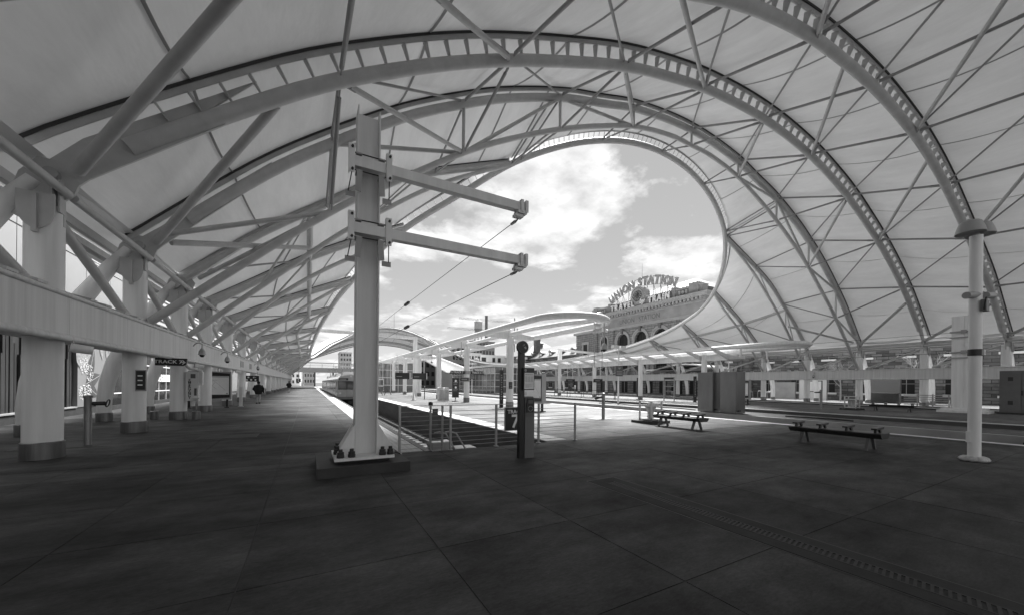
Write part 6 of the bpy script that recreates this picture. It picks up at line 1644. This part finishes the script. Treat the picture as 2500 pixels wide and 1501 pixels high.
# station-side clutter
def planter(x, y, w, d, h, lab, m='concrete_dark'):
    tag(MB().box(x - w / 2, y - d / 2, 0, x + w / 2, y + d / 2, h).box(x - w / 2 - 0.05, y - d / 2 - 0.05, h, x + w / 2 + 0.05, y + d / 2 + 0.05, h + 0.06).build('utility_box', m, ang=0), lab, 'box')
planter(52.8, 14.9, 0.9, 1.9, 1.0, 'low black utility chest in front of the stone wall', 'black_iron')
planter(56.5, 16.0, 0.5, 2.6, 3.0, 'dark tall doorway screen before the stone wall', 'far_dark')
for y0, lab in ((21.5, 'pale plywood hoarding panel with a framed notice before the stone wall'), (24.8, 'pale translucent hoarding panel before the stone wall')):
    t = thing('hoarding_panel', lab, 'hoarding', (54.5, y0, 0))
    MB().box(54.5, y0 - 1.0, 0.05, 54.6, y0 + 1.8, 2.75 if y0 < 22 else 2.2).build('sheet', 'panel_white' if y0 < 22 else 'concrete_pale', t, ang=0)
    MB().box(54.46, y0 - 1.05, 0, 54.64, y0 - 1.0, 2.8 if y0 < 22 else 2.25).box(54.46, y0 + 1.8, 0, 54.64, y0 + 1.85, 2.8 if y0 < 22 else 2.25).build('frame_post', 'galvanised', t, ang=0)
    if y0 < 22:
        f_ = MB().box(54.46, y0 - 0.6, 1.0, 54.5, y0 + 0.9, 2.4).build('notice_frame', 'sign_black', t, ang=0)
        MB().box(54.45, y0 - 0.5, 1.1, 54.46, y0 + 0.8, 2.3).build('notice_sheet', 'paper', f_, ang=0)
for i in range(6):
    y = 25.5 + i * 1.2; x = 52.6
    tag(MB().tube([(x, y, 0.02), (x, y, 0.85), (x, y + 0.12, 1.0), (x, y + 0.45, 1.0), (x, y + 0.57, 0.85), (x, y + 0.57, 0.02)], 0.03, 8).build('cycle_rack', 'galvanised'), '%s inverted-U cycle rack by the station wall, from the right' % ORD[i], 'cycle rack', 'cycle racks by the station wall')
for i in range(4):
    y = 8.3 + i * 0.9
    t = thing('fence_section', 'slatted low fence panel at the foot of the right-hand columns, %s from the right' % ORD[i], 'fence', (46.3, y, 0), 'low fence by the right-hand columns')
    MB().box(46.26, y - 0.04, 0, 46.34, y + 0.04, 1.1).build('post', 'galvanised', t, ang=0)
    for k in range(6): MB().box(46.28, y + 0.05, 0.15 + 0.16 * k, 46.31, y + 0.84, 0.22 + 0.16 * k).build('slat', 'galvanised', t, ang=0)
person(52.0, 40.0, 'distant person in dark clothes by the station doors', 1.75, 0.4, bag=False)
person(49.5, 62.0, 'distant person in a pale top near the queue barriers', 1.72, 1.2, coat='paper', bag=False)
# bare young trees in front of the station wall
def bare_tree(x, y, h, lab, seed):
    rnd = random.Random(seed)
    t = thing('bare_tree', lab, 'tree', (x, y, 0))
    MB().tube([(x, y, 0), (x + 0.03, y, h * 0.3), (x, y + 0.04, h * 0.55)], [0.09, 0.07, 0.05], 8).build('trunk', 'bark', t)
    b = MB()
    def br(p, d, L, r, k):
        q = p + d * L; mid = p.lerp(q, 0.5) + V((rnd.uniform(-.05, .05), rnd.uniform(-.05, .05), 0.02)) * L
        b.tube([p, mid, q], [r, r * 0.8, r * 0.55], 5)
        if k > 0:
            for _ in range(3):
                br(p.lerp(q, rnd.uniform(0.5, 1)), (d + V((rnd.uniform(-.7, .7), rnd.uniform(-.7, .7), rnd.uniform(0, .6)))).normalized(), L * rnd.uniform(.5, .75), r * 0.55, k - 1)
    for i in range(7):
        a = rnd.uniform(0, 6.28); br(V((x, y, h * rnd.uniform(0.3, 0.55))), V((math.cos(a) * .7, math.sin(a) * .7, 1)).normalized(), h * 0.28, 0.035, 3)
    b.build('crown', 'bark', t)
bare_tree(53.6, 12.3, 5.2, 'bare young tree left of the tall right-hand mast', 3)
bare_tree(54.0, 19.0, 5.0, 'bare young tree before the stone wall beside the hoarding', 5)
bare_tree(54.2, 31.5, 4.6, 'bare young tree before the station doors', 8)
# tall box mast and switch cabinet at the right
t = thing('catenary_mast', 'tall pale box mast standing on the far platform at the right', 'mast', (43.0, 8.5, 0))
mx, my = 38.2, 6.9
t.location = (mx, my, 0); ORG[t.name] = V((mx, my, 0))
MB().box(mx - 0.25, my - 0.55, 0.3, mx + 0.25, my - 0.005, 6.4).box(mx - 0.25, my + 0.005, 0.3, mx + 0.25, my + 0.55, 6.4).build('shaft', 'white_steel', t, ang=0)
MB().box(mx - 0.6, my - 0.95, 0.16, mx + 0.6, my + 0.95, 0.30).box(mx - 0.8, my - 1.1, 0, mx + 0.8, my + 1.1, 0.16).build('base', 'mast_steel', t, ang=0)
for s in (-0.9, -0.7, 0.7, 0.9): MB().prism([(mx - 0.25, my + s * 0.65, 0.31), (mx - 0.5, my + s * 0.65, 0.31), (mx - 0.25, my + s * 0.65, 0.8)], (0, 0.04, 0)).build('stiffener', 'mast_steel', t, ang=0)
for z in (5.35, 4.0):
    MB().box(mx - 0.34, my - 0.62, z - 0.05, mx + 0.3, my + 0.62, z + 0.05).box(mx - 0.42, my - 0.12, z - 0.1, mx - 0.34, my + 0.12, z + 0.12).box(mx - 0.34, my - 0.62, z - 0.4, mx + 0.3, my + 0.62, z - 0.33).build('clamp', 'grey_steel', t, ang=0)
for z in (5.35, 4.0):
    MB().cyl((mx - 0.1, my + 0.6, z), (mx - 0.6, 60, z - 0.2), 0.012, n=5).build('span_wire', 'rubber', t)
t = thing('switch_cabinet', 'large dark grey steel switch cabinet at the right edge', 'cabinet', (39.5, 4.6, 0))
MB().box(38.9, 3.9, 0.1, 39.9, 5.6, 2.75).build('body', 'cabinet_grey', t, ang=0)
for k in (0, 1):
    d = MB().box(38.87, 3.95 + 0.82 * k, 0.15, 38.9, 4.74 + 0.82 * k, 2.7).build('door', 'cabinet_grey', t, ang=0)
    for z in (0.6, 2.1): MB().box(38.86, 4.25 + 0.82 * k, z, 38.87, 4.45 + 0.82 * k, z + 0.25).build('vent', 'black_iron', d, ang=0)
MB().box(38.84, 4.7, 1.2, 38.87, 4.76, 1.5).build('handle', 'black_iron', t, ang=0)
MB().box(38.8, 3.8, 0, 40.0, 5.7, 0.1).build('plinth', 'concrete_dark', t, ang=0)
t = thing('buffer_stop', 'grey concrete buffer stop at the end of the right-hand tracks', 'buffer stop', (25.5, 1.4, 0))
MB().box(24.5, 1.0, PZ, 27.3, 2.0, 0.15).build('block', 'concrete', t, ang=0)
MB().box(24.7, 2.0, -0.5, 25.1, 2.4, -0.1).box(26.7, 2.0, -0.5, 27.1, 2.4, -0.1).build('buffer', 'black_iron', t, ang=0)
t = thing('buffer_stop', 'low grey buffer stop at the end of the trough by the lamp post', 'buffer stop', (19.4, 1.4, 0))
MB().box(18.2, 1.1, PZ, 20.7, 2.0, 0.28).build('block', 'concrete', t, ang=0)
MB().box(18.6, 2.0, -0.5, 19.0, 2.4, -0.1).box(19.9, 2.0, -0.5, 20.3, 2.4, -0.1).build('buffer', 'black_iron', t, ang=0)

# curved entrance canopy before the station doors
t = thing('entrance_canopy', 'white curved entrance canopy before the station doors', 'canopy', (53.5, 38.5, 0))
n = 12; top = []; 
for i in range(n + 1):
    u = i / n; top.append((lerp(33.5, 45.0, u), 4.35 + 0.75 * math.sin(math.pi * min(1, u * 1.15 + 0.05))))
q = MB()
for (a, za), (b, zb) in zip(top[:-1], top[1:]):
    q.hexa([(51.5, a, za - 0.18), (56.5, a, za - 0.3), (56.5, b, zb - 0.3), (51.5, b, zb - 0.18), (51.5, a, za), (56.5, a, za), (56.5, b, zb), (51.5, b, zb)])
q.build('roof', 'white_steel', t, ang=40)
for y in (35.2, 43.4):
    MB().cyl((54.5, y, 0), (54.5, y, 4.3), 0.12, n=12).build('post', 'grey_steel', t)
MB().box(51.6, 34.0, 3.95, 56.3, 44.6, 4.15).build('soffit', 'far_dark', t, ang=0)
# ------------------------------------------------------------------ train
def train_car(y0, y1, lab, front=True):
    t = thing('train_car', lab, 'train', (4.2, y0, PZ), 'cars of the train at the left platform')
    x0, x1 = 2.74, 5.62; xc = 4.18
    prof = [(x0 + 0.05, -0.28), (x0, 0.15), (x0 + 0.02, 1.1), (x0 + 0.12, 1.95), (x0 + 0.42, 2.32), (xc, 2.52), (x1 - 0.42, 2.32), (x1 - 0.12, 1.95), (x1 - 0.02, 1.1), (x1, 0.15), (x1 - 0.05, -0.28)]
    MB().prism([(x, y0 + 0.25, z) for x, z in prof], (0, y1 - y0 - 0.25, 0)).build('body', 'train_body', t, ang=25)
    MB().prism([(x0 + 0.1, y0 + 0.3, 2.0), (x0 + 0.40, y0 + 0.3, 2.345), (xc, y0 + 0.3, 2.545), (x1 - 0.4, y0 + 0.3, 2.345), (x1 - 0.1, y0 + 0.3, 2.0)], (0, y1 - y0 - 0.4, 0)).build('roof', 'train_roof', t, ang=25)
    if front:
        f = MB().prism([(lerp(xc, x, 0.97), y0, lerp(1.0, z, 0.97)) for x, z in prof], (0, 0.26, 0)).build('cab_front', 'train_face', t, ang=0)
        for a, b in ((x0 + 0.2, x0 + 0.98), (xc - 0.36, xc + 0.36), (x1 - 0.98, x1 - 0.2)):
            w = MB().box(a - 0.05, y0 - 0.03, 0.82, b + 0.05, y0, 1.78).build('window_frame', 'rubber', f, ang=0)
            MB().box(a, y0 - 0.04, 0.87, b, y0 - 0.03, 1.73).build('windscreen', 'glass_dark', w, ang=0)
        MB().box(x0 + 0.2, y0 - 0.03, 1.86, x0 + 1.15, y0, 2.1).build('destination_blind', 'sign_black', f, ang=0)
        MB().box(x0 + 0.3, y0 - 0.034, 1.94, x0 + 0.95, y0 - 0.0305, 2.02).build('blind_print', 'print_grey', f, ang=0)
        for x in (x0 + 0.35, x1 - 0.35):
            MB().cyl((x, y0 - 0.05, 0.42), (x, y0, 0.42), 0.11, n=16).build('headlight', 'plastic_white', f)
        MB().cyl((xc, y0 - 0.03, 2.3), (xc, y0 + 0.1, 2.3), 0.1, n=14).build('roof_lamp', 'plastic_white', f)
        MB().box(xc - 0.42, y0 - 0.012, -0.1, xc - 0.40, y0 - 0.002, 2.05).box(xc + 0.4, y0 - 0.012, -0.1, xc + 0.42, y0 - 0.002, 2.05).build('door_joint', 'rubber', f, ang=0)
        MB().box(x0 + 0.1, y0 - 0.12, -0.2, x1 - 0.1, y0 + 0.1, 0.02).build('bumper', 'stainless', t, ang=0)
        MB().box(xc - 0.25, y0 - 0.4, -0.75, xc + 0.25, y0 + 0.2, -0.4).build('coupler', 'black_iron', t, ang=0)
    y = y0 + 1.2; k = 0
    while y < y1 - 2:
        if k % 3 == 0:
            d = MB().box(x0 - 0.018, y, -0.1, x0 + 0.04, y + 1.3, 1.92).build('door', 'train_face', t, ang=0)
            MB().box(x0 - 0.022, y + 0.15, 0.75, x0 - 0.018, y + 0.58, 1.7).box(x0 - 0.022, y + 0.72, 0.75, x0 - 0.018, y + 1.15, 1.7).build('door_glass', 'glass_dark', d, ang=0)
            y += 1.7
        else:
            MB().box(x0 - 0.012, y, 0.75, x0 + 0.08, y + 1.35, 1.6).build('window', 'glass_dark', t, ang=0); y += 1.7
        k += 1
    for y in (y0 + 3, y1 - 4):
        b = MB()
        for dy in (0, 1.9):
            for x in (x0 + 0.5, x1 - 0.62): b.cyl((x, y + dy, -0.72), (x + 0.12, y + dy, -0.72), 0.38, n=18)
        b.box(x0 + 0.4, y - 0.5, -0.9, x1 - 0.4, y + 2.4, -0.5).build('bogie', 'black_iron', t)
    for a, b in ((y0 + 1.2, y0 + 4.0), (y0 + 12, y0 + 17)):
        MB().prism([(xc - 0.8, a, 2.4), (xc - 0.7, a + 0.1, 2.85), (xc + 0.7, a + 0.1, 2.85), (xc + 0.8, a, 2.4)], (0, b - a, 0)).build('roof_pod', 'train_roof', t, ang=0)
    pg = MB()
    for s in (-0.5, 0.5): pg.tube([(xc + s, y0 + 6.5, 2.55), (xc + s, y0 + 5.2, 3.3), (xc + s, y0 + 7.0, 4.0)], 0.03, 6)
    pg.cyl((xc - 0.8, y0 + 7.0, 4.02), (xc + 0.8, y0 + 7.0, 4.02), 0.03, n=6); pg.build('pantograph', 'black_iron', t)
train_car(45.0, 70.5, 'front car of the grey train standing at the left platform', True)
train_car(71.2, 96.5, 'rear car of the grey train behind the front car', False)

# ------------------------------------------------------------------ far background
fb = thing('footbridge', 'grey footbridge spanning the tracks beyond the hall', 'bridge', (4, 152, 0))
MB().box(-30, 150, 5.2, 60, 153.5, 6.75).build('deck', 'far_grey', fb, ang=0)
for i in range(24): MB().box(-30 + i * 3.8, 150.0, 6.75, -29.85 + i * 3.8, 150.1, 8.6).build('mullion', 'mullion', fb, ang=0)
MB().box(-30, 150.05, 8.55, 60, 153.4, 8.75).build('roof', 'far_white', fb, ang=0)
MB().box(-30, 150.1, 7.6, 60, 150.16, 7.7).build('handrail', 'mullion', fb, ang=0)
for x in (-6, 2.0, 8, 17, 30): MB().box(x - 0.25, 151.2, -0.9, x + 0.25, 151.8, 5.2).build('pier', 'far_dark', fb, ang=0)
def block(x0, x1, y0, y1, h, lab, m, nx, nz, wm='glass_dark', sz=0.55):
    t = thing('far_building', lab, 'building', ((x0 + x1) / 2, y0, 0))
    MB().box(x0, y0, -1, x1, y1, h).build('wall', m, t, ang=0)
    wm_ = MB().box(0, 0, 0, (x1 - x0) / nx * sz, 0.12, h / nz * 0.5).mesh('window', wm, 0)
    for i in range(nx):
        for j in range(nz): put('window', wm_, t, Matrix.Translation((x0 + (i + 0.22) * (x1 - x0) / nx, y0 - 0.1, (j + 0.3) * h / nz)))
    MB().box(x0 - 0.3, y0 - 0.3, h, x1 + 0.3, y1 + 0.3, h + 0.5).build('parapet', m, t, ang=0)
    return t
md = block(40.0, 49.8, 112, 130, 11.2, 'grey midrise building with a round sign behind the island canopy', 'far_grey', 9, 4)
MB().box(49.8, 112, -1, 70, 130, 11.3).build('wing', 'far_white', md, ang=0)
for x, w in ((50.2, 1.6), (54.2, 1.0), (56.2, 1.1)): MB().box(x, 111.88, 8.9, x + w, 112.0, 10.4).build('window', 'glass_dark', md, ang=0)
rs = thing('round_sign', 'round pale emblem sign on the grey midrise building', 'sign', (48.3, 111.8, 9.4))
MB().cyl((48.3, 111.7, 9.4), (48.3, 111.98, 9.4), 0.95, n=24).build('disc', 'far_white', rs)
MB().ring([(48.3 + 0.8 * math.cos(R(a)), 111.68, 9.4 + 0.8 * math.sin(R(a))) for a in range(0, 360, 20)], 0.07, 6).build('rim', 'signal_grey', rs)
text('BA', 0.8, (48.3, 111.66, 9.4), FACE_NEAR, 'signal_grey', rs, 0.01, 0.02)
block(36, 56, 136, 150, 16.5, 'darker block with a cluttered roof behind the grey midrise', 'far_dark', 10, 5)
block(82.0, 92, 300, 320, 37, 'distant pale office block at the left end of the skyline', 'far_white', 4, 8, sz=0.7)
block(92.5, 108, 310, 330, 33, 'distant grey office block behind the pale one', 'far_grey', 6, 8)
block(17.5, 24.2, 258, 275, 20.5, 'distant apartment block with dark windows beyond the train', 'far_grey', 4, 7, sz=0.6)
block(-18, -4, 235, 250, 13, 'distant low building at the end of the left platform', 'far_white', 6, 4)
block(-40, -20, 215, 235, 24, 'distant tall block behind the left trusses', 'far_grey', 8, 9)
block(-3, 4.5, 330, 345, 9, 'distant white shed closing the view along the track', 'far_white', 4, 2)
wt = thing('water_tower', 'old rooftop water tower with a conical cap on the skyline', 'water tower', (100.5, 230, 30))
MB().lathe([(2.7, 38.6), (2.7, 43.2)], (100.5, 230, 0), 20).build('tank', 'galvanised', wt)
MB().lathe([(2.95, 43.2), (1.0, 44.7), (0.1, 45.6)], (100.5, 230, 0), 20).build('cap', 'far_dark', wt)
MB().lathe([(2.9, 38.2), (2.9, 38.6)], (100.5, 230, 0), 20).lathe([(1.8, 36.5), (2.6, 38.2)], (100.5, 230, 0), 16).build('hoop', 'far_dark', wt)
for a in range(0, 360, 60): MB().cyl((100.5 + 2.4 * math.cos(R(a)), 230 + 2.4 * math.sin(R(a)), 38.2), (100.5 + 2.7 * math.cos(R(a)), 230 + 2.7 * math.sin(R(a)), 28), 0.16, n=6).build('leg', 'far_dark', wt)
tag(MB().lathe([(1.05, 20), (0.95, 47.4), (1.05, 47.5), (1.05, 48.1), (0.8, 48.1)], (106.5, 230, 0), 16).build('chimney_stack', 'brickdark'), 'tall dark factory chimney beside the water tower', 'chimney')
block(96, 112, 228, 244, 30, 'warehouse block carrying the water tower', 'far_dark', 7, 6)
def crane(xm, ym, zt, xa, xb, lab):
    t = thing('tower_crane', lab, 'crane', (xm, ym, 0))
    b = MB()
    def lattice(p, q, w, n):
        p, q = V(p), V(q)
        for dz in (0, w): b.cyl(p + V((0, 0, dz)), q + V((0, 0, dz)), 0.14, n=5)
        for i in range(n): b.cyl(p.lerp(q, i / n) + V((0, 0, w * (i % 2))), p.lerp(q, (i + 1) / n) + V((0, 0, w * ((i + 1) % 2))), 0.1, n=5)
    lattice((xa, ym, zt), (xb, ym, zt + 0.5), 1.3, 36); b.build('jib', 'far_dark', t)
    b = MB(); b.tube([(xm, ym, 0), (xm, ym, zt + 6)], 0.5, 6); b.build('tower', 'far_dark', t)
    MB().cyl((xm, ym, zt + 6), (lerp(xm, xa, 0.6), ym, zt + 1.3), 0.07, n=5).cyl((xm, ym, zt + 6), (xb, ym, zt + 1.3), 0.07, n=5).build('stay', 'far_dark', t)
crane(179, 320, 61, 120.5, 182, 'thin tower crane jib on the skyline above the water tower')
crane(185, 325, 52, 111, 190, 'lower tower crane jib on the skyline left of the water tower')
# overhead-line masts and cross wires in the yard beyond the hall
for i, (y, z) in enumerate(((170, 7.4), (195, 7.2), (215, 7.0))):
    t = thing('yard_gantry', 'thin overhead-line gantry beyond the footbridge, %s one' % ORD[i], 'gantry', (0, y, 0))
    for x in (-14, -2, 10, 22): MB().cyl((x, y, -0.9), (x, y, z + 0.8), 0.14, n=8).build('mast', 'galvanised', t)
    MB().bar((-14, y, z), (22, y, z), 0.15, 0.3).build('beam', 'galvanised', t, ang=0)
    for x in (-8, 0.6, 4.2, 8, 16): MB().cyl((x, y, z), (x, y, z - 1.4), 0.06, n=6).build('drop_arm', 'far_dark', t)
# glazed lobby canopy and slanted slat roof near the far end of the far platform
t = thing('slanted_roof', 'slanting dark slatted roof with a white edge tube behind the island columns', 'roof', (26, 70, 5))
MB().add([(22.5, 66, 3.6), (29.0, 66, 3.4), (24.5, 80, 7.6), (20.5, 80, 7.4)], [(0, 1, 2, 3)]).add([(22.5, 66.05, 3.5), (29.0, 66.05, 3.3), (24.5, 80.05, 7.5), (20.5, 80.05, 7.3)], [(3, 2, 1, 0)]).build('deck', 'far_dark', t, ang=0)
for i in range(14):
    u = (i + 0.5) / 14
    MB().bar(V((lerp(22.5, 29, u), 65.98, 3.66 - 0.2 * u)), V((lerp(20.5, 24.5, u), 79.98, 7.48 + 0.2 * u)), 0.09, 0.06).build('slat', 'far_grey', t, ang=0)
MB().cyl((29.2, 66, 3.5), (24.3, 81, 7.8), 0.2, n=12).build('edge_tube', 'white_steel', t)

# unseen pale office block, added behind the camera to bounce sunlight into the hall
rb = thing('bounce_building', 'pale unseen office block added behind the camera to bounce light into the hall', 'building', (15, -46, 0))
MB().box(-50, -62, -0.02, 85, -44, 17).build('wall', 'far_grey', rb, ang=0)
for i in range(16):
    for j in range(4): MB().box(-47 + i * 8.2, -44, 1.2 + j * 4.1, -43.2 + i * 8.2, -43.95, 3.4 + j * 4.1).build('window', 'glass_dark', rb, ang=0)
struct(MB().box(-60, -120, -1.6, 120, -30.003, -0.03).build('street', 'asphalt', ang=0))
finish_lettering()
